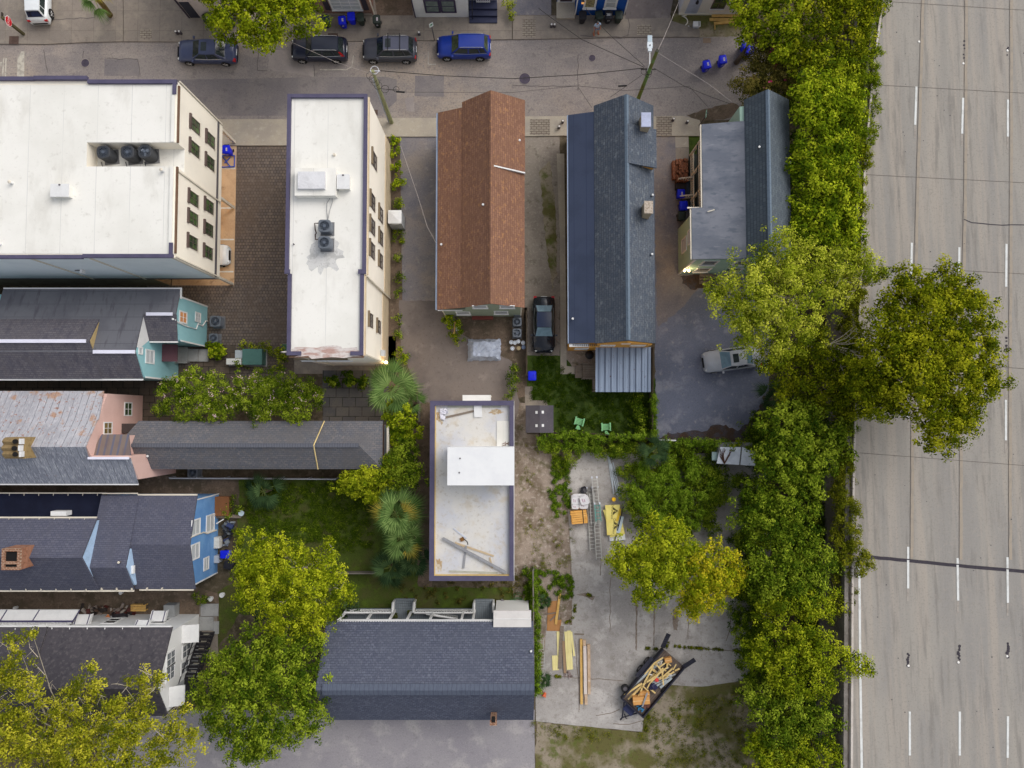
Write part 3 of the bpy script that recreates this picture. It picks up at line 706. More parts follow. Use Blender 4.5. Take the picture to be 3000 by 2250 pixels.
p=gy(*T(0,1,705,670),YS)
t=thing('wall_lamp','small unlit lamp on a bracket high on the pale south wall','lamp',(p.x,YS,p.z))
MB().box(p.x-.5,YS-.12,p.z-.03,p.x,YS-.06,p.z+.03).build('bracket',m_dkg,t);MB().box(p.x+.002,YS-.3,p.z-.22,p.x+.16,YS-.02,p.z+.22).build('lamp_head',m_white,t)
# ---------------------------------------------------------------- B: narrow cream building with the two units on its roof
ZB=9.95
BE=-10.37;BS=4.3;BN=23.0
BW=gT(1,0,283,1000,ZB).x
ystep=gT(1,1,600,712,ZB).y
B=thing('commercial_building','narrow three storey cream building with long flat white roof and purple coping','building',((BE+BW)/2,13,0))
m_cream2=M('warm_white_stucco',srgb(244,237,223),[(0.4,.42,.65,srgb(234,227,213),.6),(10,.5,.8,srgb(222,215,202),.3)],rough=.9)
mb=MB();mb.box(BW,ystep,0,BE,BN,ZB);mb.box(BW+.2,BS,0,BE-.13,ystep-.001,ZB)
mb.build('wall',m_cream2,B)
mb=MB();mb.box(BE+.003,ystep,0,BE+.03,BN,2.75);mb.box(BE-.127,BS,0,BE-.1,ystep-.002,2.75)
mb.build('base_course',m_tan,B)
mb=MB();mb.box(BE+.003,ystep,2.752,BE+.07,BN,2.85);mb.box(BE-.127,BS,2.752,BE-.06,ystep-.002,2.85)
mb.box(BE+.003,ystep,ZB-.38,BE+.10,BN,ZB-.22)
mb.box(BE-.127,BS,ZB-.38,BE-.03,ystep-.002,ZB-.22)
mb.split('belt_course',m_tan,B)
mb=MB();mb.box(BW+.21,ystep,ZB+.004,BE-.23,BN-.23,ZB+.03);mb.box(BW+.41,BS+.05,ZB+.004,BE-.37,ystep-.002,ZB+.03)
mb.build('roof',m_memb,B)
mb=MB()
mb.box(BW-.05,BN-.22,ZB+.02,BE+.03,BN+.03,ZB+.24)
mb.box(BW-.05,ystep,ZB+.02,BW+.2,BN-.222,ZB+.24);mb.box(BE-.22,ystep,ZB+.02,BE+.03,BN-.222,ZB+.24)
mb.box(BW+.15,BS+.28,ZB+.02,BW+.4,ystep-.002,ZB+.2);mb.box(BE-.36,BS+.28,ZB+.02,BE-.11,ystep-.002,ZB+.2)
mb.box(BE-.5,ystep-.02,ZB+.242,BE+.04,ystep+.3,ZB+.27);mb.box(BW-.06,ystep-.02,ZB+.242,BW+.34,ystep+.3,ZB+.27)
mb.box(BW+.15,BS,ZB+.02,BW+1.15,BS+.278,ZB+.2);mb.box(BE-1.0,BS,ZB+.02,BE-.11,BS+.278,ZB+.2)
mb.split('coping',m_cope,B)
mb=MB();mb.box(BW+.25,BS-.16,ZB-.14,BE-.1,BS-.003,ZB+.02);mb.split('gutter',m_gut,B)
mb=MB()
mb.box(BE-.12,BS+.05,.0,BE-.04,BS+.16,ZB-.3);mb.tube([(BW+.6,BS-.1,ZB-.2),(BW+1.0,BS-.06,ZB-1.2),(BW+1.2,BS-.06,1)],.05,6)
mb.box(BE-.03,ystep-.12,0,BE+.05,ystep-.03,ZB-.2)
mb.split('downspout',m_offw,B)
for (c,r,x,y,z,w_,h) in [(1,0,1020,1385,7.0,1.0,1.6),(1,1,1003,82,7.4,1.0,1.6),(1,1,1001,295,7.4,1.0,1.6),(1,1,999,502,7.4,1.0,1.6),(1,1,1076,195,4.6,1.0,1.5),(1,1,1076,395,4.6,1.0,1.5),(1,1,1074,595,4.6,1.0,1.5),(1,1,988,1110,7.2,.9,1.35),(1,1,1062,1168,4.6,.9,1.35)]:
 X=BE if y<1000 or r==0 else BE-.13
 p=gx(*T(c,r,x,y),X)
 window(B,'x',X,1,p.y,min(max(p.z,4.4),7.9),w_,h,m_bronze,m_glass_d,2,2,.06,lintel=m_olive,sill=m_offw)
for x in (665,865):
 p=gy(*T(1,1,x,1500),BS)
 window(B,'y',BS,-1,p.x,6.6,1.7,1.4,m_white,m_glass_d,2,2,.1,lintel=m_olive,sill=m_white)
def soft(name,c,r,x,y,rx,ry,z,mat,n=40,j=.25):
 """ragged stain on a roof"""
 p=gT(c,r,x,y,z)
 pts=[]
 for k in range(n):
  a=2*math.pi*k/n;q=1+RND.uniform(-j,j)
  pts.append((p.x+rx*q*math.cos(a),p.y+ry*q*math.sin(a),z))
 return MB().poly(pts).build(name,mat,B)
soft('soot_stain',1,1,590,540,1.25,1.25,ZB+.034,m_soot)
soft('rust_stain',1,1,600,1385,2.6,.42,ZB+.034,m_rstain)
for k,(x,y,lb) in enumerate(((590,292,'northern of the two grey condensers on the narrow white roof'),(588,435,'southern of the two grey condensers on the narrow white roof, above the soot stain'))):
 p=gT(1,1,x,y,ZB+.95)
 condenser('condenser',lb,(p.x,p.y,ZB+.03),.43,.9,m_acgrey,'grey condensers on the narrow white roof',0,fan=False,sq=5)
mb=MB()
q=[gT(1,1,x,y,ZB+.3) for x,y in ((545,270),(507,272),(512,330),(522,355),(512,370),(514,412),(545,412))]
mb.tube(q,.045,6)
solo(mb,'insulated_pipe',plain('pipe_brown',70,52,46),'brown insulated pipe bending west of the two roof condensers','pipe')
mb=MB()
mb.tube([gT(1,1,x,y,ZB+.12) for x,y in ((622,240),(612,170),(612,100),(645,45),(640,15))],.022,5)
mb.tube([gT(1,1,x,y,ZB+.12) for x,y in ((622,240),(640,150),(660,90),(655,30),(650,15))],.022,5)
solo(mb,'roof_cable',plain('cable_grey',150,150,150),'pair of looping grey cables on the narrow white roof','cable')
a,b=gT(1,0,300,1452,ZB+.7),gT(1,0,688,1690,ZB+.7)
t=thing('roof_hatch','wide white hatch with grey lid beside a smaller white box on the narrow roof','roof hatch',((a.x+b.x)/2,(a.y+b.y)/2,ZB+.03))
a2,b2=gT(1,0,362,1482,ZB+.95),gT(1,0,594,1630,ZB+.95)
MB().box(a.x+.3,b.y,ZB+.031,b.x,a.y,ZB+.7).build('curb',m_memb,t)
MB().box(a2 .x,b2 .y,ZB+.702,b2 .x,a2 .y,ZB+.95).build('lid',plain('lid_grey',214,214,216),t)
hatch('small white hatch with a dark latch beside the wide grey lidded one',1,0,698,1505,808,1632,ZB+.03,.6)
p=gT(1,0,678,1340,ZB+.03)
solo(MB().cyl(p,.11,.2,10,.08),'vent_pipe',m_offw,'small cream vent stub in the middle of the narrow white roof','vent pipe')
p=gT(1,1,330,455,ZB+.03)
solo(MB().cyl(p,.05,.25,8,.03),'vent_pipe',m_dkg,'tiny dark vent stub at the western edge of the narrow white roof','vent pipe')
a,b=gT(1,1,1140,157,2.2),gT(1,1,1256,272,2.2)
t=thing('utility_cabinet','tall white rounded cabinet standing beside the cream wall among shrubs','cabinet',((a.x+b.x)/2,(a.y+b.y)/2,0))
mb=MB().box(a.x+.02,b.y+.02,.14,b.x-.02,a.y-.02,2.1);mb.build('cabinet_body',plain('pale_grey',176,178,182),t)
mb=MB().slab([(a.x,b.y,2.16),(b.x,b.y,2.16),(b.x,a.y,2.16),(a.x,a.y,2.16)],.058)
mx,my=(a.x+b.x)/2,(a.y+b.y)/2
mb.add([(a.x,b.y,2.161),(b.x,b.y,2.161),(b.x,a.y,2.161),(a.x,a.y,2.161),(mx,my,2.28)],[(0,1,4),(1,2,4),(2,3,4),(3,0,4),(3,2,1,0)]);mb.build('lid',m_white,t)
MB().box(mx-.3,b.y-.01,1.75,mx+.3,b.y+.018,1.95).build('label_plate',m_white,t)
MB().box(a.x,b.y,.015,b.x,a.y,.138).build('plinth',m_dkg,t)
p=gT(1,1,1098,1490,2.6)
t=thing('wall_lamp','lit warm lamp glowing at the corner of the narrow cream building','lamp',(BE-.1,BS+.1,2.4))
MB().box(BE-.1,BS+.02,2.35,BE+.02,BS+.16,2.42).build('bracket',m_dkg,t)
MB().cyl((BE+.12,BS+.09,2.26),.13,.2,12,.09).build('bulb',M('lamp_glow',(1,.85,.6),rough=.5,emit=((1,.68,.3),14)),t)
ld=bpy.data.lights.new('wall_lamp_light','POINT');ld.energy=60;ld.color=(1,.66,.3);ld.shadow_soft_size=.12
lo=bpy.data.objects.new('wall_lamp_light',ld);COL.objects.link(lo);lo.parent=t;lo.location=(.45,-.25,.15)
p=gx(*T(1,1,1095,1455),BE)
solo(MB().box(BE-.097,BS+.5,2.9,BE+.2,BS+1.0,3.5),'meter_box',plain('box_grey',186,188,190),'pale grey box on the cream wall just above the lit lamp','meter box')
# ---------------------------------------------------------------- K: small white flat roofed building in the middle
ZK=6.6
a,b=gT(1,2,1504,147,ZK+.35),g(1506,1702,ZK+.35)
KW,KN,KE,KS=a.x,a.y,b.x,b.y
K=thing('flat_roof_house','small white house with worn flat roof, scattered roof debris and purple parapet','building',((KE+KW)/2,(KN+KS)/2,0))
MB().box(KW+.06,KS+.06,0,KE-.03,KN-.06,ZK).build('wall',m_cream2,K)
MB().box(KW+.42,KS+.42,ZK+.003,KE-.36,KN-.42,ZK+.02).build('roof',m_oldmemb,K)
mb=MB()
mb.box(KW,KN-.36,ZK+.003,KE,KN,ZK+.35);mb.box(KW,KS,ZK+.003,KE,KS+.36,ZK+.35)
mb.box(KW,KS+.362,ZK+.003,KW+.36,KN-.362,ZK+.35);mb.box(KE-.34,KS+.362,ZK+.003,KE-.02,KN-.362,ZK+.35)
mb.split('coping',m_cope,K)
mb=MB();mb.box(KW+.362,KS+.42,ZK+.003,KW+.418,KN-.42,ZK+.26);mb.box(KW+.362,KS+.362,ZK+.003,KE-.342,KS+.418,ZK+.26)
mb.split('cant_strip',plain('tan_cant',206,178,116,.8),K)
MB().box(KE-.018,KS,ZK-.3,KE+.02,KN,ZK+.3).build('fascia',m_white,K)
pa,pb=gT(1,2,1654,549,ZK+2.6),g(1504,1422,ZK+2.6)
pm=M('penthouse_membrane',srgb(226,227,227),[(0.6,.45,.7,srgb(216,217,219),.7),(5,.6,.78,srgb(205,203,198),.4)],rough=.85)
pe=MB().box(pa.x+.03,pb.y+.03,ZK+.021,KE-.025,pa.y-.03,ZK+2.5).build('penthouse',pm,K)
MB().box(pa.x,pb.y,ZK+2.502,KE+.02,pa.y,ZK+2.6).build('penthouse_roof',pm,pe)
MB().cyl((pa.x+.9,pa.y-.8,ZK+2.602),.06,.03,8).build('drain',m_dkg,pe)
MB().cyl((pa.x+.85,pb.y+.9,ZK+2.602),.06,.03,8).build('drain',m_dkg,pe)
a,b=gT(1,2,1785,98,2.9),gT(1,2,2030,150,2.9)
cn=MB().box(a.x,KN-.058,2.8,b.x,a.y,2.92).build('door_canopy',m_white,K)
MB().box((a.x+b.x)/2-.5,KN-.058,.0,(a.x+b.x)/2+.5,KN-.02,2.1).build('door',plain('door_cream',200,190,170),K)
for q in (a.x+.06,b.x-.06):MB().box(q-.05,a.y-.12,0,q+.05,a.y-.02,2.795).build('post',m_offw,K)
def rp(x,y,z=ZK+.03,c=1,r=2):return gT(c,r,x,y,z)
a,b=rp(2080,322,ZK+.022),g(1496,1308,ZK+.022)
solo(MB().box(a.x,b.y,ZK+.0215,KE-.37,a.y,ZK+.07),'membrane_sheet',m_memb,'pale square sheet lying flat on the worn roof beside the parapet','roof sheet')
def plank(name,p,q,w_,h,mat,label,cat,group=None,z=None):
 p,q=Vector(p),Vector(q);d=q-p;L_=d.length
 mb=MB().obox(((p.x+q.x)/2,(p.y+q.y)/2,(p.z+q.z)/2+h/2),(L_,w_,h),math.atan2(d.y,d.x),ry=-math.asin(max(-1,min(1,d.z/max(L_,1e-6)))))
 return solo(mb,name,mat,label,cat,group)
m_galv=M('galvanised',srgb(150,150,152),[(2,.42,.68,srgb(132,132,136),.7),(12,.5,.75,srgb(170,168,166),.5)],rough=.5,metal=.3)
plank('metal_channel',rp(1615,1335,ZK+.16),rp(2160,1632,ZK+.16),.2,.09,m_galv,'long grey metal channel lying diagonally across the small white roof','metal channel')
plank('roof_board',rp(1720,1375,ZK+.022),rp(2055,1490,ZK+.022),.14,.05,plain('tan_board',186,166,136),'narrow tan board on the small white roof above the long metal channel','board')
plank('roof_board',rp(2020,1500,ZK+.022),rp(2042,1595,ZK+.022),.12,.05,plain('tan_board',186,166,136),'short tan board under the eastern end of the long metal channel','board')
plank('metal_channel',rp(1815,1400,ZK+.022),rp(1792,1595,ZK+.022),.16,.06,m_galv,'short grey metal strip running south below the long metal channel','metal channel')
plank('metal_channel',rp(1705,1250,ZK+.022),rp(1820,1338,ZK+.022),.1,.04,plain('pale_steel',190,194,204),'thin pale strip lying north of the long metal channel','metal channel')
plank('roof_board',rp(1620,296,ZK+.022),rp(1890,235,ZK+.022),.16,.05,m_wood,'weathered grey board slanting across the north end of the small white roof','board')
plank('roof_board',rp(1655,196,ZK+.022),rp(2115,196,ZK+.022),.2,.06,plain('green_grey_board',172,172,158),'long grey board lying along the north parapet','board')
plank('roof_board',rp(1668,1620,ZK+.022),rp(2090,1635,ZK+.022),.12,.05,plain('green_grey_board',172,172,158),'long grey board lying along the south parapet','board')
mb=MB();mb.obox(rp(1918,235,ZK+.12),(.6,.95,.03),.05,rx=.05);solo(mb,'plastic_sheet',m_white,'white sheet lying over the slanting weathered board','plastic sheet')
mb=MB()
p=rp(1622,262,ZK+.021)
for k in range(14):mb.obox(p+Vector((RND.uniform(-.25,.25),RND.uniform(-.4,.4),RND.uniform(.03,.14))),(.3,.22,.03),RND.uniform(0,3),rx=RND.uniform(-.6,.6),ry=RND.uniform(-.6,.6))
solo(mb,'plastic_bag',plain('bag_white',220,218,226),'crumpled white plastic bag in the northwest corner of the small white roof','plastic bag')
mb=MB().tube([rp(1785,1325),rp(1800,1345),rp(1825,1365),rp(1832,1392)],.035,5);solo(mb,'roof_cable',plain('black_rubber',44,40,40),'short black cable curling near the long metal channel','cable')
p=rp(1780,1345,ZK+.022);solo(MB().obox(p+Vector((0,0,.05)),(.26,.26,.1),.4),'roof_drain',plain('rust_brown',120,82,34),'small rusty square drain box on the small white roof','roof drain')
mb=MB()
for k in range(7):mb.tube([rp(2160+RND.uniform(-15,15),515+RND.uniform(-20,20),ZK+.05),rp(2160+RND.uniform(-40,30),515+RND.uniform(-30,30),ZK+.12)],.02,4)
solo(mb,'cable_coil',plain('rust_wire',104,56,36),'tangle of rust brown wire beside the penthouse','cable')
for k in range(9):
 pass
def onroof(name,x,y,rx,ry,mat):
 p=rp(x,y,ZK+.0235);pts=[]
 for k in range(26):
  a_=2*math.pi*k/26;q=1+RND.uniform(-.35,.35);pts.append((p.x+rx*q*math.cos(a_),p.y+ry*q*math.sin(a_),p.z))
 MB().poly(pts).build(name,mat,K)
m_dirtst=M('dirt_stain',srgb(170,146,112),[(2.5,.42,.6,srgb(196,186,168),.9),(9,.5,.7,srgb(132,108,78),.7)],rough=.95)
onroof('dirt_stain',1580,1565,.22,.5,m_dirtst);onroof('dirt_stain',1590,290,.25,.5,m_dirtst);onroof('dirt_stain',2075,245,.5,.18,m_dirtst)
# ================================================================ houses
sh_brown=shingle('brown_shingles',srgb(142,106,86),srgb(120,88,72),srgb(104,76,64),'yx',.34,.15,[(5,.54,.68,srgb(168,124,84),.75,(1,.6,1)),(3,.54,.7,srgb(112,82,70),.6)])
sh_blue=shingle('blue_grey_shingles',srgb(82,90,102),srgb(98,103,110),srgb(66,72,82),'yx',.34,.16,[(4,.55,.68,srgb(130,136,140),.65,(1,.6,1)),(2.4,.54,.7,srgb(62,70,84),.6)])
m_rolled=M('rolled_navy_roofing',srgb(64,72,92),[(0.4,.42,.65,srgb(56,64,82),.7),(12,.5,.78,srgb(66,78,100),.5)],rough=.95,stripes=('x',.95,.03,srgb(46,56,78)),spec=.15)
sh_mint=shingle('teal_grey_shingles',srgb(96,104,110),srgb(80,88,96),srgb(66,74,82),'yx',.34,.16)
m_rubber=M('grey_rubber_roof',srgb(102,107,118),[(0.35,.42,.62,srgb(124,127,136),.85,(1,1.6,1)),(1.2,.52,.7,srgb(82,90,102),.7,(1,2.5,1)),(2.2,.6,.75,srgb(156,158,164),.5,(.5,4,1)),(12,.5,.78,srgb(116,120,130),.4)],rough=.95,stripes=('y',1.6,.03,srgb(98,104,118)))
sh_slate=shingle('dark_blue_shingles',srgb(96,101,116),srgb(80,84,100),srgb(62,66,80),'xy',.30,.15,[(5,.52,.68,srgb(116,119,132),.6),(2.4,.54,.7,srgb(72,77,95),.6)])
sh_grey=shingle('grey_mixed_shingles',srgb(116,113,114),srgb(98,100,107),srgb(82,84,92),'xy',.32,.15,[(5,.54,.7,srgb(134,127,122),.65),(3,.55,.7,srgb(86,92,104),.5)])
sh_char=shingle('charcoal_shingles',srgb(108,104,108),srgb(92,90,98),srgb(76,75,84),'xy',.32,.15,[(0.8,.48,.66,srgb(74,72,82),.7,(3,1,1)),(6,.54,.7,srgb(116,112,114),.5)])
sh_navy=shingle('navy_shingles',srgb(96,97,110),srgb(82,84,100),srgb(68,70,84),'xy',.32,.15,[(5,.54,.7,srgb(104,104,116),.5)])
sh_dark=M('dark_roofing',srgb(74,71,76),[(0.5,.42,.65,srgb(64,62,68),.7),(4,.5,.66,srgb(92,88,90),.8),(2.4,.52,.68,srgb(56,55,62),.7),(20,.5,.78,srgb(84,80,86),.5)],rough=.95,spec=.15)
m_smooth=M('grey_rolled_roof',srgb(104,105,111),[(0.4,.42,.62,srgb(92,93,100),.8),(1.0,.52,.7,srgb(80,79,86),.75,(3,.5,1)),(14,.5,.78,srgb(98,100,108),.4)],rough=.95,stripes=('y',1.05,.03,srgb(74,76,84)),spec=.15)
m_tin=M('old_standing_seam',srgb(178,178,184),[(0.4,.42,.62,srgb(158,158,164),.8),(2,.5,.68,srgb(200,198,202),.7,(4,1,1)),(0.9,.56,.66,srgb(178,128,80),.7),(4,.58,.68,srgb(150,88,48),.75),(6,.54,.7,srgb(104,106,118),.7,(5,.7,1))],rough=.7,metal=.1,stripes=('x',.52,.05,srgb(116,116,122)))
m_tin2=M('shaded_weathered_seam',srgb(142,146,156),[(0.5,.42,.62,srgb(120,124,136),.8),(3,.5,.66,srgb(190,192,198),.8,(5,.6,1)),(5,.54,.7,srgb(86,90,106),.8,(6,.6,1)),(2,.64,.76,srgb(140,92,66),.5)],rough=.7,metal=.1,stripes=('x',.52,.05,srgb(100,104,114)))  # darker south slope: shade put into the colour, over real streaks and rust
m_orange=plain('orange_siding',214,156,76,.8,0,.08)
m_sage=plain('sage_siding',140,150,132,.85,0,.08)
m_mintw=M('mint_siding',srgb(168,196,178),[(0.8,.42,.66,srgb(154,184,166),.6),(10,.5,.8,srgb(182,206,190),.4)],rough=.85,stripes=('z',.16,.02,srgb(150,178,162)))
m_teal=M('teal_siding',srgb(146,192,198),[(0.6,.42,.66,srgb(132,180,188),.6),(9,.5,.8,srgb(156,200,206),.4)],rough=.85,stripes=('z',.18,.02,srgb(124,172,180)))
m_pink=M('pink_siding',srgb(214,180,170),[(0.6,.42,.66,srgb(202,166,156),.6),(9,.5,.8,srgb(222,192,184),.4)],rough=.85,stripes=('z',.17,.02,srgb(196,160,150)))
m_bluew=M('blue_siding',srgb(96,142,196),[(0.6,.42,.66,srgb(116,160,206),.7),(3,.52,.72,srgb(84,130,186),.5),(12,.5,.8,srgb(104,150,202),.4)],rough=.85,stripes=('z',.17,.02,srgb(82,126,178)))
m_whitew=M('white_siding',srgb(224,224,222),[(0.6,.42,.66,srgb(212,212,210),.6),(9,.5,.8,srgb(232,232,230),.4)],rough=.85,stripes=('z',.16,.022,srgb(196,196,196)))
m_royal=plain('royal_blue_siding',16,76,158,.8,0,.08)
m_brickw=M('red_brick',srgb(142,100,84),[(3,.45,.7,srgb(120,84,70),.6)],rough=.95,brick=(srgb(152,108,92),srgb(124,84,70),srgb(176,160,146),.3,.1,'xz',.014))
m_brickc=M('old_brick',srgb(150,108,80),[(3,.45,.7,srgb(120,84,62),.7),(9,.5,.72,srgb(176,140,110),.5)],rough=.95,brick=(srgb(158,112,86),srgb(130,88,66),srgb(190,172,150),.3,.1,'xz',.016))
m_brickt=M('brick_top',srgb(142,102,78),[(6,.42,.68,srgb(112,76,56),.8),(14,.5,.75,srgb(184,150,120),.5)],rough=.95,brick=(srgb(150,106,82),srgb(126,84,62),srgb(180,160,140),.24,.12,'xy',.016))
m_vent=plain('ridge_vent',222,222,236,.6,0,.05)
m_flue=M('flue_dark',srgb(24,22,22),[],rough=.9)
m_step=plain('step_concrete',158,158,156,.9)
def house(name,label,x,y,cat='house'):
 return thing(name,label,cat,(x,y,0))
def gable_sec(e0,z0,r,zr,e1,z1,t=.16):
 return [(e0,z0),(r,zr),(e1,z1),(e1,z1-t),(r,zr-t),(e0,z0-t)]
def vent(label,p,mat=m_white,h=.3,r=.07,parent=None):
 t=thing('vent_pipe',label,'vent pipe',p)
 MB().cyl((p.x,p.y,p.z-.05),r,h,8).build('pipe',m_dkg,t);MB().cyl((p.x,p.y,p.z+h-.049),r+.03,.06,8,r).build('cap',mat,t)
 return t
def zon(sec,c):
 """height of a gable section's top at c"""
 pts=sec[:3]
 for (a,za),(b,zb) in zip(pts,pts[1:]):
  lo,hi=min(a,b),max(a,b)
  if lo<=c<=hi:return za+(zb-za)*(c-a)/(b-a)
 return pts[0][1]
 # ---- C brown roofed house
ze,zr=5.2,7.25
cx0,cx1,cr=g(1353,500,ze).x,g(1537,600,ze).x,g(1437,600,zr).x
cyN,cyS=g(1353,302,ze).y,8.42
cyA=g(1437,264,zr).y;cyB=8.42
C=house('brown_roof_house','sage green house under a long brown shingle roof',cr,15)
px0=g(1282,600,4.2).x
sec=gable_sec(cx0,ze,cr,zr,cx1,ze)
rf=MB().prism('y',sec,cyB,cyA).build('roof',sh_brown,C)
MB().slab([(px0,g(1282,330,4.2).y,4.2),(cx0-.002,g(1282,330,4.2).y,ze-.04),(cx0-.002,cyS,ze-.04),(px0,cyS,4.2)],.14).build('porch_roof',sh_brown,C)
MB().prism('y',[(cr-.16,zr-.08),(cr,zr+.05),(cr+.16,zr-.08),(cr+.16,zr-.12),(cr-.16,zr-.12)],cyB+.9,cyA-.8).build('ridge_cap',sh_brown,rf)
yd=g(1500,494,6.3).y
MB().prism('y',[(cr+.2,zr-.14),(cx1+.03,ze+.30),(cx1+.03,ze-.05),(cr+.2,zr-.4)],yd,cyA+.01).build('dormer_roof',sh_brown,C)
MB().prism('y',[(cr+.25,zr-.15),(cx1+.04,ze+.32),(cx1+.04,ze+.1),(cr+.25,zr-.3)],yd-.1,yd-.004).build('flashing',m_white,C)
wy=8.47
MB().prism('y',[(cx0+.25,0),(cx1-.25,0),(cx1-.25,ze-.05),(cr,zr-.25),(cx0+.25,ze-.05)],wy,cyN-.35).build('wall',m_sage,C)
MB().box(px0+.35,wy,0,cx0+.248,g(1282,330,4.2).y-.4,3.95).build('porch_wall',m_sage,C)
mb=MB();mb.box(px0+.3,wy-.04,0,px0+.38,wy-.003,3.9);mb.box(cx1-.3,wy-.04,0,cx1-.2,wy-.003,ze-.1)
mb.split('corner_trim',m_offw,C)
MB().box(px0+.05,cyS-.08,4.0,px0+2.0,cyS-.02,4.2).build('fascia',m_white,C)
mb=MB();mb.box(px0-.14,cyS,3.98,px0-.02,g(1282,330,4.2).y,4.1);mb.split('gutter',plain('blue_gutter',150,166,190),C)
for x,y,z in ((1935,990,5.3),(2170,990,5.3),(1790,1045,1.9),(2118,1040,1.9)):
 p=gy(*T(1,1,x,y),wy)
 window(C,'y',wy,-1,p.x,max(p.z,1.6),.95,1.2 if z<3 else.9,m_white,m_glass_d,1,2,.11,sill=m_white)
MB().box(gy(*T(1,1,1870,1080),wy).x,wy-.3,.012,gy(*T(1,1,2050,1080),wy).x,wy-.02,.4).build('crawl_vent',plain('brick_red',120,60,52),C)
for c,r,x,y,lb in ((1,1,1962,118,'small dark vent near the ridge of the brown roof'),(1,1,1603,460,'small dark vent at the western eave of the brown roof'),(2,0,65,1222,'small vent with white cap on the eastern slope of the brown roof')):
 p0=gT(c,r,x,y,6.2);zz=zon(sec,p0 .x) if p0 .x>cx0 else 4.6
 vent(lb,gT(c,r,x,y,zz))
 # ---- D orange house
dx0,dx1,dr=g(1741,500,ze).x,g(1917,600,ze).x,g(1838,600,zr).x
dyN,dyB,dyA=g(1736,307,ze).y,g(1840,999,zr-.3).y,g(1832,275,zr).y
Dh=house('orange_house','orange house with blue grey shingle roof and two pale topped chimneys',dr,15)
sec=gable_sec(dx0,ze,dr,zr,dx1,ze)
rf=MB().prism('y',sec,dyB,dyA).build('roof',sh_blue,Dh)
MB().prism('y',[(dr-.16,zr-.08),(dr,zr+.05),(dr+.16,zr-.08),(dr+.16,zr-.12),(dr-.16,zr-.12)],dyB+.05,dyA-.05).build('ridge_cap',M('pale_ridge',srgb(104,118,132),[(6,.45,.7,srgb(84,98,114),.7)],rough=.9),rf)
ddx=g(1666,600,4.6).x;dpy=g(1664,336,4.6).y;dpb=g(1670,1006,4.6).y
MB().slab([(ddx,dpy,4.55),(dx0-.002,dpy,ze-.03),(dx0-.002,dpb,ze-.03),(ddx,dpb,4.55)],.16).build('porch_roof',m_rolled,Dh)
d0,d1=g(1900,378,6.2).y,g(1900,490,6.3).y
dxe=g(1923,430,6.1).x
MB().prism('y',[(dr+.05,zr+.02),(dxe,ze+.95),(dxe,ze+.8),(dr+.05,zr-.25)],d1,d0).build('dormer_roof',sh_blue,Dh)
MB().prism('y',[(dr+.5,zr-.2),(dx1-.15,ze+.84),(dx1-.15,ze-.2),(dr+.5,zr-.6)],d1+.12,d0-.12).build('dormer_wall',m_orange,Dh)
wy=g(1670,1028,0).y
MB().prism('y',[(dx0+.2,0),(dx1-.25,0),(dx1-.25,ze-.05),(dr,zr-.25),(dx0+.2,ze-.05)],wy,dyN-.4).build('wall',m_orange,Dh)
MB().box(ddx+.22,wy,0,dx0+.198,dpy-.35,4.4).build('porch_wall',m_orange,Dh)
mb=MB();mb.box(ddx-.1,dpb,4.36,ddx-.012,dpy,4.5);mb.split('gutter',plain('blue_gutter',150,166,190),Dh)
mb=MB();mb.box(ddx+.02,dpb-.25,4.35,dx0-.4,dpb-.02,4.46);mb.build('porch_fascia',m_white,Dh)
mb=MB()
for k in range(14):
 x=ddx+.3+k*.15;mb.box(x,dpb-.2,4.462,x+.06,dpb-.06,4.475)
mb.build('soffit_vent',m_dkg,Dh)
mb=MB()
for c,r,x,y0,y1 in ((2,1,465,10,150),(2,0,462,1200,1650),(2,1,485,350,530),(2,1,488,700,790),(2,1,490,920,1000),(2,1,492,1150,1290)):
 p,q=gT(c,r,x,y0,3.4),gT(c,r,x,y1,3.4);mb.box(ddx+.14,q.y,2.4,ddx+.217,p.y,3.9)
mb.split('shutter',plain('pale_blue_shutter',176,192,210),Dh)
for x,y in ((840,1316),(1105,1316)):
 p=gy(*T(2,1,x,y),wy);window(Dh,'y',wy,-1,p.x,4.75,.95,.6,m_white,m_glass_l,1,2,.1)
p=gy(*T(2,1,598,1355),wy);window(Dh,'y',wy,-1,p.x,2.1,.9,1.2,m_white,m_glass_l,1,2,.1)
MB().box(dr-.35,wy-.05,5.9,dr+.35,wy-.003,6.2).build('gable_vent',m_white,Dh)
def chimney(label_parts,parent,x0,y0,x1,y1,z0,z1,mat,top,flues=()):
 ch=MB().box(x0,y0,z0,x1,y1,z1-.001).build('chimney',mat,parent)
 mb=MB();mb.box(x0-.04,y0-.04,z1,x1+.04,y1+.04,z1+.12);mb.build('chimney_cap',top,ch)
 for fx,fy,fr in flues:MB().cyl((fx,fy,z1+.121),fr,.02,12).build('flue',m_flue,ch)
 return ch
a,b=gT(2,0,1120,982,7.6),gT(2,0,1195,1095,7.6)
chimney('',rf,a.x,b.y,b.x,a.y,5.2,7.6,M('lime_brick',srgb(176,160,136),[(6,.45,.7,srgb(132,116,92),.7)],rough=.95),plain('blue_grey_cap',176,182,206,.8))
a,b=gT(2,1,1145,87,7.4),gT(2,1,1212,185,7.4)
chimney('',rf,a.x,b.y,b.x,a.y,5.2,7.4,M('lime_brick',srgb(176,160,136),rough=.95),M('worn_cap',srgb(184,172,158),[(8,.45,.65,srgb(128,108,88),.8)],rough=.95))
vent('small grey vent near the southern eave of the navy porch roof',gT(2,1,522,1100,4.75))
vent('small dark vent on the eastern slope of the orange house',gT(2,1,1205,545,zon(sec,gT(2,1,1205,545,5.6).x)))
vent('small dark vent high on the eastern slope of the orange house',gT(2,1,1210,35,zon(sec,gT(2,1,1210,35,5.6).x)))
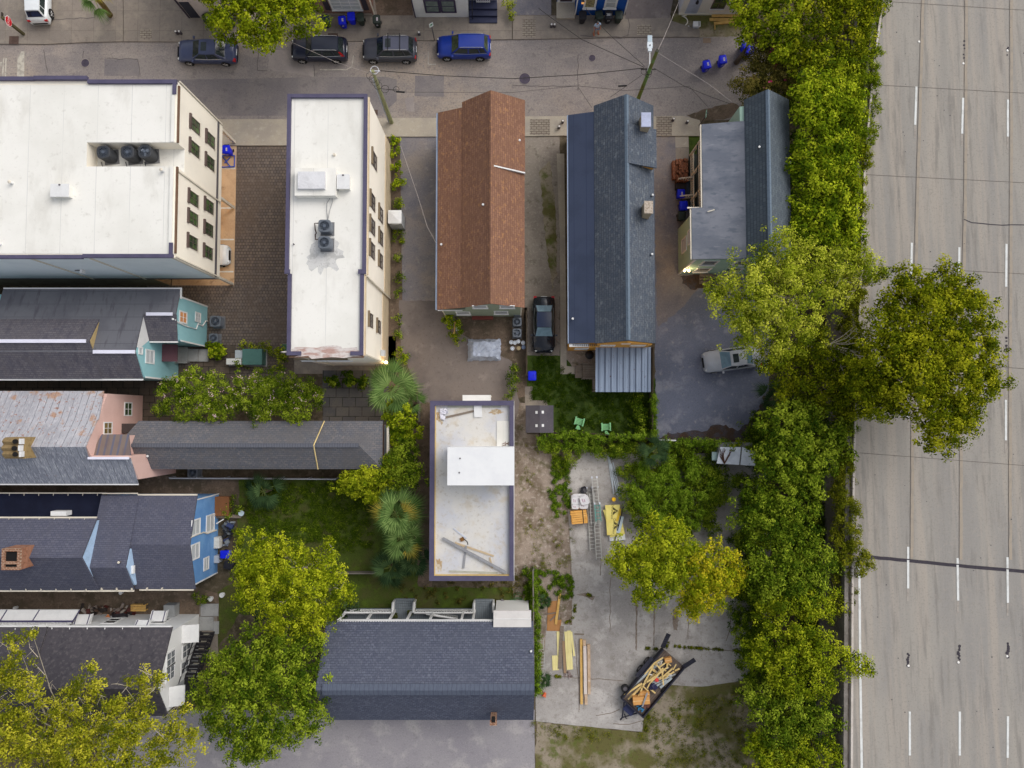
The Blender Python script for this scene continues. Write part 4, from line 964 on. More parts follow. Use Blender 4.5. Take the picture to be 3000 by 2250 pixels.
p=gT(2,0,650,970,2.9)
a,b=gT(2,1,722,1342,3.0),gT(2,2,1198,72,2.8)
P_=thing('porch_awning','blue grey corrugated metal awning with rust specks behind the orange house','porch',((a.x+b.x)/2,(a.y+b.y)/2,0))
m_corr=M('blue_corrugated',srgb(146,160,180),[(0.6,.42,.65,srgb(132,146,166),.7,(1,.3,1)),(5,.64,.74,srgb(104,64,52),.9),(14,.5,.8,srgb(158,170,188),.4)],rough=.6,metal=.15)
mb=MB();n=20
for k in range(n):
 x0_,x1_=a.x+(b.x-a.x)*k/n,a.x+(b.x-a.x)*(k+1)/n
 mb.slab([(x0_,b.y,2.8),(x1_-.05,b.y,2.8),(x1_-.05,a.y,3.02),(x0_,a.y,3.02)],.05)
 mb.slab([(x1_-.05,b.y,2.83),(x1_,b.y,2.83),(x1_,a.y,3.05),(x1_-.05,a.y,3.05)],.08)
mb.build('metal_roof',m_corr,P_)
mb=MB()
for k in range(9):
 xx=a.x+(b.x-a.x)*(k+.5)/9
 mb.slab([(xx,b.y,2.885),(xx+.05,b.y,2.885),(xx+.05,a.y,3.105),(xx,a.y,3.105)],.05)
mb.build('standing_rib',plain('rib_shade',92,104,124),P_)
for x in (a.x+.1,b.x-.1):
 for y in (b.y+.15,):MB().box(x-.06,y-.06,0,x+.06,y+.06,2.74).build('post',m_wood,P_)
MB().box(a.x+.05,b.y+.3,.02,b.x-.05,a.y-.02,.55).build('porch_floor',m_wood,P_)
a2,b2=gT(2,1,600,1482,.6),gT(2,1,722,1622,.5)
S_=thing('wooden_stair','weathered wooden stair landing beside the corrugated awning','stair',((a2 .x+b2 .x)/2,(a2 .y+b2 .y)/2,0))
MB().box(a2 .x+.1,b2 .y+.1,.5,b2 .x,a2 .y-.1,.58).build('landing',M('deck_planks',srgb(128,116,104),[(3,.45,.7,srgb(106,94,84),.7)],rough=.95,stripes=('y',.15,.02,srgb(72,62,54))),S_)
for y in (b2 .y+.05,a2 .y-.05):
 mb=MB();mb.box(a2 .x,y-.04,1.0,b2 .x,y+.04,1.06)
 for k in range(6):
  x=a2 .x+.05+k*(b2 .x-a2 .x-.1)/5;mb.box(x-.03,y-.03,.02,x+.03,y+.03,.998)
 mb.build('railing',m_wood,S_)
MB().box(a2 .x-.5,b2 .y+.15,.02,a2 .x+.098,a2 .y-.15,.28).build('step',m_wood,S_)
# ---- E mint house
Eh=house('mint_house','pale mint house with two storey porch and a flat grey rubber roof',17,17)
ezr,eze=8.0,6.25
ex0,ex1,er=g(2184,500,eze).x,g(2315,500,eze).x,g(2253,450,ezr).x
eyS,eyA=12.05,g(2253,261,ezr).y
sec=gable_sec(ex0,eze,er,ezr,ex1,eze)
rf=MB().prism('y',sec,eyS,eyA).build('roof',sh_mint,Eh)
MB().prism('y',[(er-.15,ezr-.07),(er,ezr+.05),(er+.15,ezr-.07),(er+.15,ezr-.11),(er-.15,ezr-.11)],eyS+.05,eyA-.05).build('ridge_cap',M('pale_ridge',srgb(104,118,132)),rf)
n0=g(2056,364,6.0);jy=g(2056,608,6.0).y;sx=g(2028,700,6.0).x
MB().slab([(n0 .x,n0 .y,6.0),(ex0-.003,g(2185,354,6.2).y,6.2),(ex0-.003,eyS,6.2),(sx,eyS,5.95),(sx,jy,5.95),(n0 .x,jy,6.0)],.16).build('porch_roof',m_rubber,Eh)
wS,wW=12.08,14.15
MB().box(wW,wS,0,ex0-.3,jy-.1,5.78).build('wall',m_mintw,Eh)
MB().prism('y',[(ex0-.298,0),(ex1-.2,0),(ex1-.2,eze-.1),(er,ezr-.3),(ex0+.02,eze-.2),(ex0-.298,eze-.25)],wS,g(2146,297,eze).y-.3).build('main_wall',m_mintw,Eh)
mb=MB();mb.box(n0 .x-.12,jy,5.82,n0 .x-.02,n0 .y,5.95);mb.box(sx-.12,eyS,5.78,sx-.02,jy-.1,5.9);mb.box(sx-.3,jy,5.7,n0 .x,jy+.1,5.8)
mb.split('gutter',m_offw,Eh)
mb=MB();mb.box(n0 .x-.1,n0 .y-.3,5.7,ex0,n0 .y-.2,5.84);mb.box(wW-.05,wS-.05,0,wW-.003,wS+.06,5.76);mb.box(wW-.003,wS-.05,0,wW+.06,wS-.003,5.76);mb.split('corner_trim',m_white,Eh)
pf=MB().box(n0 .x+.4,jy+.05,2.9,ex0-.32,n0 .y-.3,3.05).build('porch_floor',plain('dark_green_floor',50,56,52),Eh)
MB().box(n0 .x+.4,jy+.05,.3,ex0-.32,n0 .y-.3,.5).build('porch_floor',plain('dark_green_floor',50,56,52),Eh)
MB().box(ex0-.9,jy+.05,.5,ex0-.3,n0 .y-.5,5.8).build('porch_wall',m_mintw,Eh)
def rail(parent,p,q,h=.9,mat=m_white,n=None,name='railing',wd=.06,bal=.035):
 p,q=Vector(p),Vector(q);d=q-p;L_=d.length;n=n or max(3,int(L_/.2))
 mb=MB();rz=math.atan2(d.y,d.x);
 for hh in (h,.12):mb.tube([p+Vector((0,0,hh)),q+Vector((0,0,hh))],wd*(.8 if hh<.5 else 1),4)
 for k in range(n+1):
  s=p.lerp(q,k/n);mb.box(s.x-bal,s.y-bal,s.z+.06,s.x+bal,s.y+bal,s.z+h-.02)
 return mb.build(name,mat,parent)
yy=[jy+.1,jy+2.2,jy+4.2,n0 .y-.4]
for i in range(3):
 for zf in (.5,3.05):rail(Eh,(n0 .x+.5,yy[i],zf),(n0 .x+.5,yy[i+1],zf),.95,m_offw)
for y in yy:
 MB().box(n0 .x+.42,y-.08,.5,n0 .x+.58,y+.08,5.8).build('post',m_offw,Eh)
rail(Eh,(n0 .x+.5,n0 .y-.36,3.05),(ex0-.9,n0 .y-.36,3.05),.95,m_offw)
mb=MB()
for k in range(4):mb.box(n0 .x-.65+k*.26,yy[1]+.3,.02,n0 .x-.39+k*.26-.002,yy[1]+1.7,.12+k*.12)
mb.split('steps',plain('dark_steps',44,52,66),Eh)
for y in (yy[1]+.25,yy[1]+1.75):rail(Eh,(n0 .x-.62,y,.12),(n0 .x+.4,y,.5),.9,m_offw)
for x,y,z in ((1735,590,4.6),(2022,590,4.6),(1660,664,1.9),(1945,655,1.9)):
 p=gy(*T(2,1,x,y),wS);window(Eh,'y',wS,-1,p.x,z,1.0,1.3,m_white,m_glass_d,1,2,.12,sill=m_white)
for y,z in ((485,2.2),(412,4.3)):
 p=gx(*T(2,1,1465 if z<3 else 1515,y),wW);window(Eh,'x',wW,-1,p.y,z,1.0,1.4,m_white,m_glass_l,1,2,.12)
MB().box(gy(*T(2,1,1860,660),wS).x,wS-.06,.3,gy(*T(2,1,1930,660),wS).x,wS-.003,2.4).build('door',plain('mint_door',130,164,150),Eh)
mb=MB()
for k in range(3):mb.box(17.0-1.1,wS-.3-k*.28,.02,17.0,wS-.062-k*.28,.45-k*.14)
mb.split('steps',m_wood,Eh)
p=gy(*T(2,1,1515,655),wS)
t=thing('wall_lamp','lit twin floodlight at the corner of the mint house','lamp',(p.x,wS-.1,2.6))
MB().box(p.x-.12,wS-.12,2.5,p.x+.12,wS-.003,2.7).build('bracket',m_white,t)
for s in (-.17,.17):MB().cyl((p.x+s,wS-.22,2.5),.09,.16,10,.06).build('bulb',M('lamp_glow',(1,.85,.6)),t)
ld=bpy.data.lights.new('wall_lamp_light','POINT');ld.energy=45;ld.color=(1,.72,.38);ld.shadow_soft_size=.1
lo=bpy.data.objects.new('wall_lamp_light',ld);COL.objects.link(lo);lo.parent=t;lo.location=(0,-.35,-.2)
vent('small vent with white cap on the western slope of the mint house',gT(2,0,2128,1280,zon(sec,gT(2,0,2128,1280,7).x)))
vent('small white vent at the eastern eave of the mint house',gT(3,0,180,1415,zon(sec,min(ex1,gT(3,0,180,1415,6.3).x))))
MB().tube([gT(2,1,1690,172,6.15),gT(2,1,1750,155,6.22)],.05,6).build('roof_pipe',m_offw,Eh)
# ---- F teal house
Fh=house('teal_house','teal house with stepped grey roofs and white ridge vents',-33,6.5)
xL=-60;xM=-28.21;xw_=gT(0,1,1228,1000,6.2).x
xE_=gT(0,1,1543,900,5.6).x
xc=gT(0,1,800,1250,7.0).x
xcut=gT(0,1,24,830,5.4).x
k_=(7.05-5.35)/(4.82-9.85)
def nz_(y):return 7.05+k_*(y-4.82)
mb=MB()
mb.slab([(xcut,9.85,nz_(9.85)),(xE_,9.85,nz_(9.85)),(xE_,7.8,nz_(7.8)),(xcut,7.8,nz_(7.8))],.15)
mb.slab([(xcut,7.798,nz_(7.798)),(xw_,7.798,nz_(7.798)),(gT(0,1,1165,1383,7).x,4.82,7.05),(xcut,4.82,7.05)],.15)
mb.build('roof',m_smooth,Fh)
MB().slab([(xc-.3,4.818,7.05),(gT(0,1,1166,1383,7).x,4.818,7.05),(gT(0,1,1230,1612,5.6).x,2.9,5.6),(xL,2.9,5.6),(xL,4.818,7.05)],.15).build('south_roof',sh_char,Fh)
z7=7.45
yr=gT(0,1,400,1290,z7).y
MB().prism('x',[(2.88,5.66),(yr,z7),(7.4,nz_(7.4)+.03),(7.4,nz_(7.4)-.05),(yr,z7-.18),(2.88,5.6)],xL,xc).build('upper_roof',sh_char,Fh)
MB().prism('x',[(3.6,5.9),(yr,z7-.1),(7.2,nz_(7.2)-.02),(yr,z7-.9)],xc+.004,xc+.05).build('gable_end',plain('bare_plywood',176,154,110),Fh)
mb=MB()
mb.box(xL,yr-.13,z7-.02,gT(0,1,744,1290,z7).x,yr+.13,z7+.07)
mb.box(gT(0,1,803,1383,7.1).x,4.82-.13,7.03,gT(0,1,1165,1383,7.1).x,4.82+.13,7.13)
mb.box(gT(0,1,1250,1052,6.3).x,7.8-.12,nz_(7.8)-.02,gT(0,1,1478,1052,6.3).x,7.8+.12,nz_(7.8)+.08)
mb.split('ridge_vent',m_vent,Fh)
MB().slab([(xw_-.1,7.79,nz_(7.8)-.01),(gT(0,1,1522,1060,6).x,7.79,nz_(7.8)-.01),(gT(0,1,1530,1290,5).x,gT(0,1,1400,1290,5.0).y,5.0),(xw_-.1,gT(0,1,1400,1290,5.0).y,5.0)],.14).build('wing_roof',sh_char,Fh)
MB().prism('x',[(3.02,0),(9.45,0),(9.45,5.2),(4.82,6.8),(3.02,5.5)],xL,xM).build('wall',m_teal,Fh)
MB().prism('x',[(5.9,0),(9.3,0),(9.3,5.2),(7.8,5.75),(5.9,4.85)],xM+.002,-25.85).build('wing_wall',m_teal,Fh)
mb=MB()
mb.box(xL,2.76,5.44,gT(0,1,1232,1615,5.6).x,2.88,5.56);mb.box(xcut,9.86,nz_(9.85)-.14,xE_,9.96,nz_(9.85)-.02)
y5=gT(0,1,1400,1290,5.0).y
mb.box(xw_,y5-.12,4.84,gT(0,1,1532,1290,5).x,y5-.01,4.98);mb.box(xE_+.004,9.1,nz_(9.85)-.1,xE_+.1,9.96,nz_(9.85)+.02)
mb.split('gutter',m_white,Fh)
mb=MB()
for y,z in ((5.9,4.8),(9.3,5.2)):mb.box(-25.847,y-.06,0,-25.80,y+.06,z)
mb.box(xM+.003,2.96,0,xM+.06,3.08,5.4);mb.split('corner_trim',m_white,Fh)
MB().prism('x',[(5.2,6.72),(7.6,6.0),(7.6,5.85),(5.9,5.0),(5.2,6.3)],xM+.003,xM+.04).build('gable_trim',m_white,Fh)
for x,y,z,w_,h,pn in ((1580,1085,4.0,.75,1.1,M('lit_blind',srgb(214,150,96),[(2,.4,.7,srgb(190,130,90),.6)],rough=.6)),(1708,1085,2.2,.6,.8,m_glass_l)):
 p=gx(*T(0,1,x,y),-25.85);window(Fh,'x',-25.85,1,p.y,p.z,w_,h,m_white,pn,2,2,.11)
for x,y,w_,h in ((1293,1425,.9,1.15),(1212,1372,.4,.4)):
 p=gx(*T(0,1,x,y),xM);window(Fh,'x',xM,1,p.y,p.z,w_,h,m_white,m_glass_l,1,2 if w_>.5 else 1,.1)
mb=MB();q=[gx(*T(0,1,x,y),-25.78) for x,y in ((1515,1105),(1540,1130),(1620,1165),(1695,1185),(1712,1140),(1750,1160),(1780,1115),(1800,1120))]
mb.tube(q,.055,6).split('downspout',m_white,Fh)
p=gT(0,1,1508,1103,5.6);vent('small white vent at the eave above the teal wing window',p)
a,b=gT(0,1,1400,1318,2.8),gT(0,1,1532,1468,2.6)
MB().slab([(xM+.01,b.y,2.9),(b.x,b.y,2.65),(b.x,a.y,2.65),(xM+.01,a.y,2.9)],.1).build('door_awning',plain('maroon_metal',96,62,70,.6),Fh)
MB().box(xM+.003,(a.y+b.y)/2-.45,.5,xM+.05,(a.y+b.y)/2+.45,2.5).build('door',m_white,Fh)
mb=MB();x0_=xM+.01
mb.box(x0_,b.y+.1,.014,gT(0,1,1620,1400,.5).x,a.y-.1,.5)
for k in range(2):mb.box(gT(0,1,1620,1400,.5).x+.002+k*.8,b.y+.2,.0145,gT(0,1,1620,1400,.5).x+.8+k*.8,a.y-.15,.34-k*.17)
mb.split('stoop',m_step,Fh)
mb=MB()
for y in (b.y+.06,a.y-.06):mb.box(x0_,y-.05,.502,gT(0,1,1622,1400,.5).x,y+.05,.75)
mb.split('stoop_wall',m_step,Fh)
for x,y,s,lb in ((1858,1118,.46,'larger grey condenser beside the teal house wall'),(1842,1264,.38,'smaller grey condenser beside the teal house wall')):
 p=gT(0,1,x,y,.9 if s>.4 else.72)
 condenser('condenser',lb,(p.x,p.y,.012),s,.86 if s>.4 else.68,m_acgrey,'condensers beside the teal house',0,fan=False,sq=6)
 # ---- G pink house and its long wing
Gh=house('pink_house','pink house with rusty standing seam metal roof and clay chimney pots',-36,-1.5)
zg=8.0;ygr=-2.22;ygb=-.25
xg=-31.15
mb=MB();mb.slab([(xL,1.95,5.45),(gT(0,2,898,75,5.4).x,1.95,5.45),(gT(0,2,852,312,6.5).x,ygb,6.55),(xL,ygb,6.55)],.12)
mb.slab([(xL,ygb-.002,6.55),(gT(0,2,843,322,6.5).x,ygb-.002,6.55),(gT(0,2,735,545,zg).x,ygr,zg),(xL,ygr,zg)],.12)
mb.build('roof',m_tin,Gh)
mb=MB();mb.slab([(xL,ygr-.002,zg),(gT(0,2,735,545,zg).x,ygr-.002,zg),(gT(0,2,762,640,7.3).x,-3.05,7.33),(xL,-3.05,7.33)],.12)
mb.slab([(xL,-3.052,7.33),(gT(0,2,1125,640,7.3).x,-3.052,7.33),(gT(0,2,1192,855,5.8).x,-5.1,5.8),(xL,-5.1,5.8)],.12)
mb.build('south_roof',m_tin2,Gh)
MB().prism('x',[(-4.75,0),(1.75,0),(1.75,5.28),(ygb,6.4),(ygr,zg-.2),(-3.06,7.1),(-4.75,5.9)],xL,xg).build('wall',m_pink,Gh)
MB().prism('x',[(-4.75,0),(-2.9,0),(-2.9,7.15),(-3.06,7.2),(-4.75,5.95)],xg+.002,-28.23).build('extension_wall',m_pink,Gh)
MB().slab([(gT(0,2,765,625,7.0).x,-3.04,6.9),(gT(0,2,1150,580,6.6).x,-3.04,6.9),(gT(0,2,1105,432,6.4).x,-1.35,6.3),(gT(0,2,872,430,6.4).x,-1.35,6.3)],.1).build('link_roof',M('striped_brown_metal',srgb(120,106,98),[(1,.45,.66,srgb(100,88,90),.7,(2,.4,1))],rough=.6,stripes=('x',.5,.16,srgb(96,96,112))),Gh)
MB().box(xg+.004,-2.89,0,gT(0,2,1100,500,6).x,-1.45,6.15).build('link_wall',m_pink,Gh)
MB().box(gT(0,2,765,635,7.3).x,-3.16,7.34,gT(0,2,1120,635,7.3).x,-2.98,7.42).build('ridge_cap',m_vent,Gh)
mb=MB();mb.box(xL,-5.2,5.66,gT(0,2,1192,855,5.8).x,-5.11,5.78);mb.split('gutter',m_white,Gh)
for x,y,z,w_,h,pn in ((1105,220,1.9,.95,1.0,m_glass_g),(930,385,4.3,.8,1.0,M('amber_glass',srgb(120,104,62),[(2,.45,.6,srgb(84,80,60),.7)],rough=.15))):
 p=gx(*T(0,2,x,y),xg);window(Gh,'x',xg,1,p.y,p.z,w_,h,m_white,pn,2,2,.09)
a,b=gT(0,2,1005,345,3.2),gT(0,2,1150,430,3.2)
MB().slab([(a.x,b.y,3.2),(b.x,b.y,3.1),(b.x+.1,a.y,3.1),(a.x+.15,a.y,3.2)],.1).build('door_roof',plain('dark_brown_roof',66,58,56),Gh)
p0,p1=gT(0,2,15,465,8.9),gT(0,2,215,648,8.6)
ch=MB().box(p0 .x,p1 .y,6.8,p1 .x,p0 .y,8.55).build('chimney',M('tan_chimney',srgb(150,128,88),[(4,.45,.7,srgb(116,96,64),.7)],rough=.95),Gh)
for k,(x,y) in enumerate(((130,500),(122,558),(130,610))):
 p=gT(0,2,x,y,9.0)
 mb=MB();n=14
 pts=[(-.9,8.552),(-.9,8.75)]+[(-.9+.9*j/6*1.5,8.75+.22*math.sin(math.pi*j/6)) for j in range(7)]+[(.45,8.552)]
 mb.box(p.x-.95,p.y-.24,8.552,p.x+.25,p.y+.24,8.80)
 mb.add([(p.x-.95,p.y-.24,8.801),(p.x+.25,p.y-.24,8.801),(p.x+.25,p.y+.24,8.801),(p.x-.95,p.y+.24,8.801),(p.x-.95,p.y,9.0),(p.x+.25,p.y,9.0)],[(0,1,5,4),(2,3,4,5),(1,2,5),(0,4,3),(3,2,1,0)])
 hd=mb.build('chimney_hood',M('tan_hood',srgb(136,116,82),[(4,.45,.7,srgb(104,86,58),.7)],rough=.95),ch)
 mb=MB().cyl((p.x+.05,p.y,8.99),.17,.12,12);mb.build('flue',m_flue,hd)
 MB().box(p.x+.26,p.y-.2,8.6,p.x+.4,p.y+.2,8.98).build('hood_face',m_white,hd)
Gw=house('long_shingle_wing','long narrow building with grey mixed shingle hip roof behind the pink house',-20,-2.2,'outbuilding')
yn,ys_,yrg=gT(1,2,200,322,4).y,gT(1,2,200,738,4).y,gT(1,2,200,532,5.3).y
xw0=gT(0,2,1180,400,4.4).x;xw0s=-28.1
xe0=gT(1,2,1092,500,4).x;xhip=gT(1,2,888,535,5.3).x;xst=gT(1,2,522,520,4.6).x
mb=MB()
mb.slab([(xw0-.9,yrg,5.42),(xst,yrg,5.42),(xst+.45,yn,4.12),(xw0,yn,4.12)],.14)
mb.slab([(xw0s-.1,ys_,4.12),(xst+.0,ys_,4.12),(xst,yrg-.002,5.42),(xw0-.9,yrg-.002,5.42),(xw0s-.9,yrg-1.0,4.8)],.14)
mb.build('roof',sh_grey,Gw)
mb=MB()
mb.slab([(xst+.002,yrg,5.3),(xhip,yrg,5.3),(xe0,yn,4.0),(xst+.452,yn,4.0)],.14)
mb.slab([(xst+.002,ys_,4.0),(xe0,ys_,4.0),(xhip,yrg-.002,5.3),(xst+.002,yrg-.002,5.3)],.14)
mb.slab([(xe0+.002,ys_,4.0),(xe0+.002,yn,4.0),(xhip+.004,yrg-.001,5.3)],.14)
mb.build('roof',sh_grey,Gw)
mb=MB();mb.box(xw0-.8,yrg-.16,5.425,xst,yrg+.14,5.46);mb.box(xst,yrg-.16,5.305,xhip,yrg+.14,5.34)
mb.build('ridge_cap',M('ridge_tiles',srgb(96,98,106),[(5,.45,.7,srgb(82,84,94),.7,(3,1,1))],rough=.9,stripes=('x',.2,.03,srgb(70,72,82))),Gw)
mb=MB();mb.tube([(xst+.02,ys_,4.15),(xst+.02,yrg,5.45),(xst+.47,yn,4.15)],.05,4);mb.build('seam_flashing',plain('yellow_flashing',222,198,140),Gw)
MB().box(xw0+.2,ys_+.35,0,xe0-.35,yn-.35,3.95).build('wall',m_pink,Gw)
bx0=xe0+.1
MB().box(xe0+.02,ys_+.3,3.1,xe0+.3,yn-.35,3.28).build('balcony_floor',m_greydeck,Gw)
rail(Gw,(xe0+.35,ys_+.5,2.9),(xe0+.35,yn-.5,2.9),.85,m_offw,14,wd=.1,bal=.07)
vent('small vent with white cap near the west end of the long grey roof',gT(0,2,1288,625,4.75))
p=gT(0,2,1662,765,.85)
condenser('condenser','pale square condenser in the dark gap south of the long grey roof',(p.x,p.y-.05,.012),.42,.82,m_acgrey,'single condensers beside walls',0,fan=False,sq=8)
# ---- H blue house
Hh=house('blue_house','sky blue house with navy shingle roofs stepping down in three sections',-31,-10)
hX=-24.6
def hsec(a):return a
xs0=gT(0,2,1150,1200,4.9).x;xm0=-31.9
yn_,ys2=gT(0,2,1400,968,4.35).y,gT(0,3,1400,112,4.35).y
yre=gT(0,2,1400,1392,5.45).y
MB().prism('x',gable_sec(ys2,4.35,yre,5.45,yn_,4.35),xs0,gT(0,2,1665,1200,5).x).build('roof',sh_navy,Hh)
yrm=gT(0,2,900,1590,6.15).y
mb=MB().prism('x',gable_sec(gT(0,3,900,122,4.85).y,4.85,yrm,6.15,yn_+.02,4.42),xm0,xs0+.15);mb.build('middle_roof',sh_navy,Hh)
MB().prism('x',[(ys2+.4,4.75),(yrm,6.0),(yre-.3,5.5),(yre-.3,5.2),(ys2+.4,4.4)],xs0+.05,xs0+.152+.03).build('gable_end',plain('skylit_gable',168,194,222),Hh)  # sky light on the gable is put into this paler blue
yrl=gT(0,2,400,1505,7.3).y;ynl=gT(0,2,400,1165,5.5).y
secl=gable_sec(gT(0,3,400,122,5.0).y,5.0,yrl,7.3,ynl,5.5)
MB().prism('x',secl,xL,-31.6).build('upper_roof',sh_navy,Hh)
MB().prism('x',[(secl[0][0]+.4,5.0),(yrl,7.1),(ynl-.2,5.42),(ynl-.2,4.4),(secl[0][0]+.4,4.4)],xL,-31.66).build('upper_wall',plain('skylit_gable',168,194,222),Hh)  # same paler blue, with the sky light painted in
ylo=gT(0,2,400,952,3.9).y
MB().slab([(xL,ylo,3.9),(xm0+.1,ylo,3.9),(xm0+.1,ynl-.2,4.4),(xL,ynl-.2,4.4)],.14).build('low_roof',M('black_navy_roll',srgb(30,34,52),[(0.6,.42,.65,srgb(24,27,42),.7),(14,.5,.78,srgb(40,44,62),.5)],rough=.95,spec=.1),Hh)
MB().box(xL,ylo-2,0,xm0,ylo-.35,3.74).build('low_wall',m_bluew,Hh)
MB().prism('x',[(ys2+.32,0),(yn_-.32,0),(yn_-.32,4.25),(yre,5.25),(ys2+.32,4.25)],xm0+.06,hX).build('wall',m_bluew,Hh)
mb=MB()
mb.box(xs0,yn_+.01,4.2,gT(0,2,1700,968,4.35).x,yn_+.12,4.33);mb.box(xm0,yn_+.125,4.25,xs0-.002,yn_+.22,4.36)
mb.box(xs0+.3,ys2-.12,4.2,gT(0,3,1670,112,4.35).x,ys2-.01,4.33);mb.box(xL,secl[0][0]-.12,4.84,xs0+.2,secl[0][0]-.01,4.96)
mb.box(xL,ynl+.01,5.34,-31.65,ynl+.12,5.48);mb.box(xL,ylo+.01,3.76,xm0+.1,ylo+.1,3.88)
mb.split('gutter',m_offw,Hh)
mb=MB()
for k in range(16):
 x=-44+k*1.15
 if x<-31.8:
  mb.box(x-.02,ynl-.2,5.42,x+.02,ynl+.005,5.55)
  mb.box(x-.02,ylo-.15,3.90,x+.02,ylo+.005,3.94)
 mb.box(x-.02,secl[0][0]-.005,4.88,x+.02,secl[0][0]+.2,5.12)
mb.build('gutter_strap',m_offw,Hh)
for x,y,w_,h in ((1690,1240,1.05,1.35),(1815,1205,1.2,1.4),(1685,1450,1.05,1.3),(1780,1555,.85,.8)):
 p=gx(*T(0,2,x,y),hX);window(Hh,'x',hX,1,p.y,p.z,w_,h,m_white,m_glass_l,1,2,.1)
p=gx(*T(0,2,1862,1370),hX)
t=MB().box(hX+.003,p.y-.45,p.z-.35,hX+.45,p.y+.45,p.z+.35).build('wall_unit',plain('unit_white',206,204,196),Hh)
MB().cyl((hX+.452,p.y,p.z),.01,.001,6).build('badge',m_dkg,t) if False else None
mb=MB().tube([gx(*T(0,2,x,y),hX+.06) for x,y in ((1645,1330),(1760,1285),(1790,1295),(1870,1265))],.06,6);mb.split('downspout',m_offw,Hh)
mb=MB();mb.box(hX+.003,yn_-.38,0,hX+.05,yn_-.28,4.1);mb.box(hX+.003,ys2+.28,0,hX+.05,ys2+.38,4.1);mb.split('corner_trim',m_white,Hh)
p=gT(0,2,475,1140,5.6);MB().box(p.x-.6,ynl+.15,4.5,p.x+.6,ynl+.5,5.2).build('wall_unit',m_white,Hh)
a,b=gT(0,2,20,1425,8.2),gT(0,2,175,1610,8.2)
ch=MB().box(a.x,b.y,5.6,b.x,a.y,8.1).build('chimney',M('chimney_brick',srgb(148,96,76),[(4,.45,.7,srgb(116,70,50),.7)],rough=.95,brick=(srgb(156,98,72),srgb(128,78,58),srgb(178,150,126),.3,.1,'xz',.016)),Hh)
mb=MB();mb.box(a.x,b.y,8.102,b.x,b.y+.2,8.26);mb.box(a.x,a.y-.2,8.102,b.x,a.y,8.26);mb.box(a.x,b.y+.201,8.102,a.x+.22,a.y-.201,8.26);mb.box(b.x-.22,b.y+.201,8.102,b.x,a.y-.201,8.26);mb.box(a.x+.221,(a.y+b.y)/2-.35,8.102,b.x-.221,(a.y+b.y)/2-.15,8.26)
mb.build('chimney_crown',m_brickt,ch)
MB().box(a.x+.222,b.y+.202,8.1015,b.x-.222,a.y-.202,8.112).build('flue',m_flue,ch)
p=gT(0,2,1122,1608,5.3);MB().box(p.x-.25,p.y-.3,p.z-.2,p.x+.3,p.y+.3,p.z+.05).build('roof_hood',m_white,Hh)
vent('small cream vent on the middle section of the navy roofs',gT(0,2,1040,1540,6.05),m_offw)
# ---- I white house in the south west
Ih=house('white_house','white clapboard house with dark roof half hidden by the yellow leaved tree',-36,-19)
iX=-26.05
yn_,yri,ysi=gT(0,3,800,443,4.75).y,gT(0,3,800,975,6.9).y,gT(0,3,800,1208,5.2).y
xst_=gT(0,3,335,700,5.8).x
MB().prism('x',gable_sec(ysi,5.2,yri,6.9,yn_,4.75),xst_,gT(0,3,1425,700,5.8).x).build('roof',sh_dark,Ih)
MB().prism('x',gable_sec(ysi-.05,5.35,yri,7.05,yn_+.05,4.9),xL,xst_-.002).build('upper_roof',sh_dark,Ih)
MB().prism('x',[(ysi+.3,0),(yn_-.3,0),(yn_-.3,4.65),(yri,6.7),(ysi+.3,5.1)],xL,iX).build('wall',m_whitew,Ih)
mb=MB();mb.box(gT(0,3,405,438,4.75).x,yn_+.01,4.6,gT(0,3,1478,445,4.75).x,yn_+.12,4.73);mb.box(xL,yn_+.06,4.72,gT(0,3,395,430,4.9).x,yn_+.18,4.85)
for k in range(14):
 x=-46+k*1.35
 if x<-27:mb.box(x-.025,yn_-.35,4.93 if x<xst_ else 4.78,x+.025,yn_+.005,4.98 if x<xst_ else 4.82)
mb.split('gutter',m_white,Ih)
MB().box(xL,yn_-.6,4.905,xst_-.3,yn_-.05,4.908).build('eave_strip',plain('purple_eave',84,78,120),Ih) if False else None
yp0,yp1=gT(0,3,300,290,3.0).y,gT(0,3,300,388,3.1).y
xp1=gT(0,3,680,300,3.0).x
MB().slab([(xL,yp0,3.0),(xp1,yp0,3.0),(xp1-.4,yp1,3.15),(xL,yp1,3.15)],.14).build('porch_roof',m_white,Ih)
mb=MB()
for x in (20,300,650):
 p,q=gT(0,3,x+40,292,3.02),gT(0,3,x-20,388,3.17);mb.tube([p,q],.045,5)
mb.tube([gT(0,3,-300,392,3.18),gT(0,3,625,392,3.18)],.09,6)
mb.split('roof_strap',plain('dark_strap',70,66,96),Ih)
rail(Ih,(xL+8,yp1-.12,3.1),(gT(0,3,600,420,3.4).x,yp1-.12,3.1),.7,m_white,60)
def awn(x0,y0,x1,y1,z,nm='awning',strap=True):
 a,b=gT(0,3,x0,y0,z),gT(0,3,x1,y1,z+.35)
 o=MB().slab([(a.x,a.y,z),(b.x,a.y,z),(b.x,b.y,z+.4),(a.x,b.y,z+.4)],.06).build(nm,m_white,Ih)
 mb=MB();mb.slab([(a.x,a.y,z-.0605),(a.x+.04,a.y,z-.0605),(a.x+.04,b.y,z+.33),(a.x,b.y,z+.33)],.28);mb.slab([(b.x-.04,a.y,z-.0605),(b.x,a.y,z-.0605),(b.x,b.y,z+.33),(b.x-.04,b.y,z+.33)],.28)
 mb.split('awning_cheek',m_white,o)
 if strap:
  mb=MB();mb.tube([(a.x+.12,a.y,z+.02),(a.x+.12,b.y,z+.42)],.04,5);mb.tube([(b.x-.12,a.y,z+.02),(b.x-.12,b.y,z+.42)],.04,5);mb.split('awning_strap',plain('dark_strap',70,66,96),o)
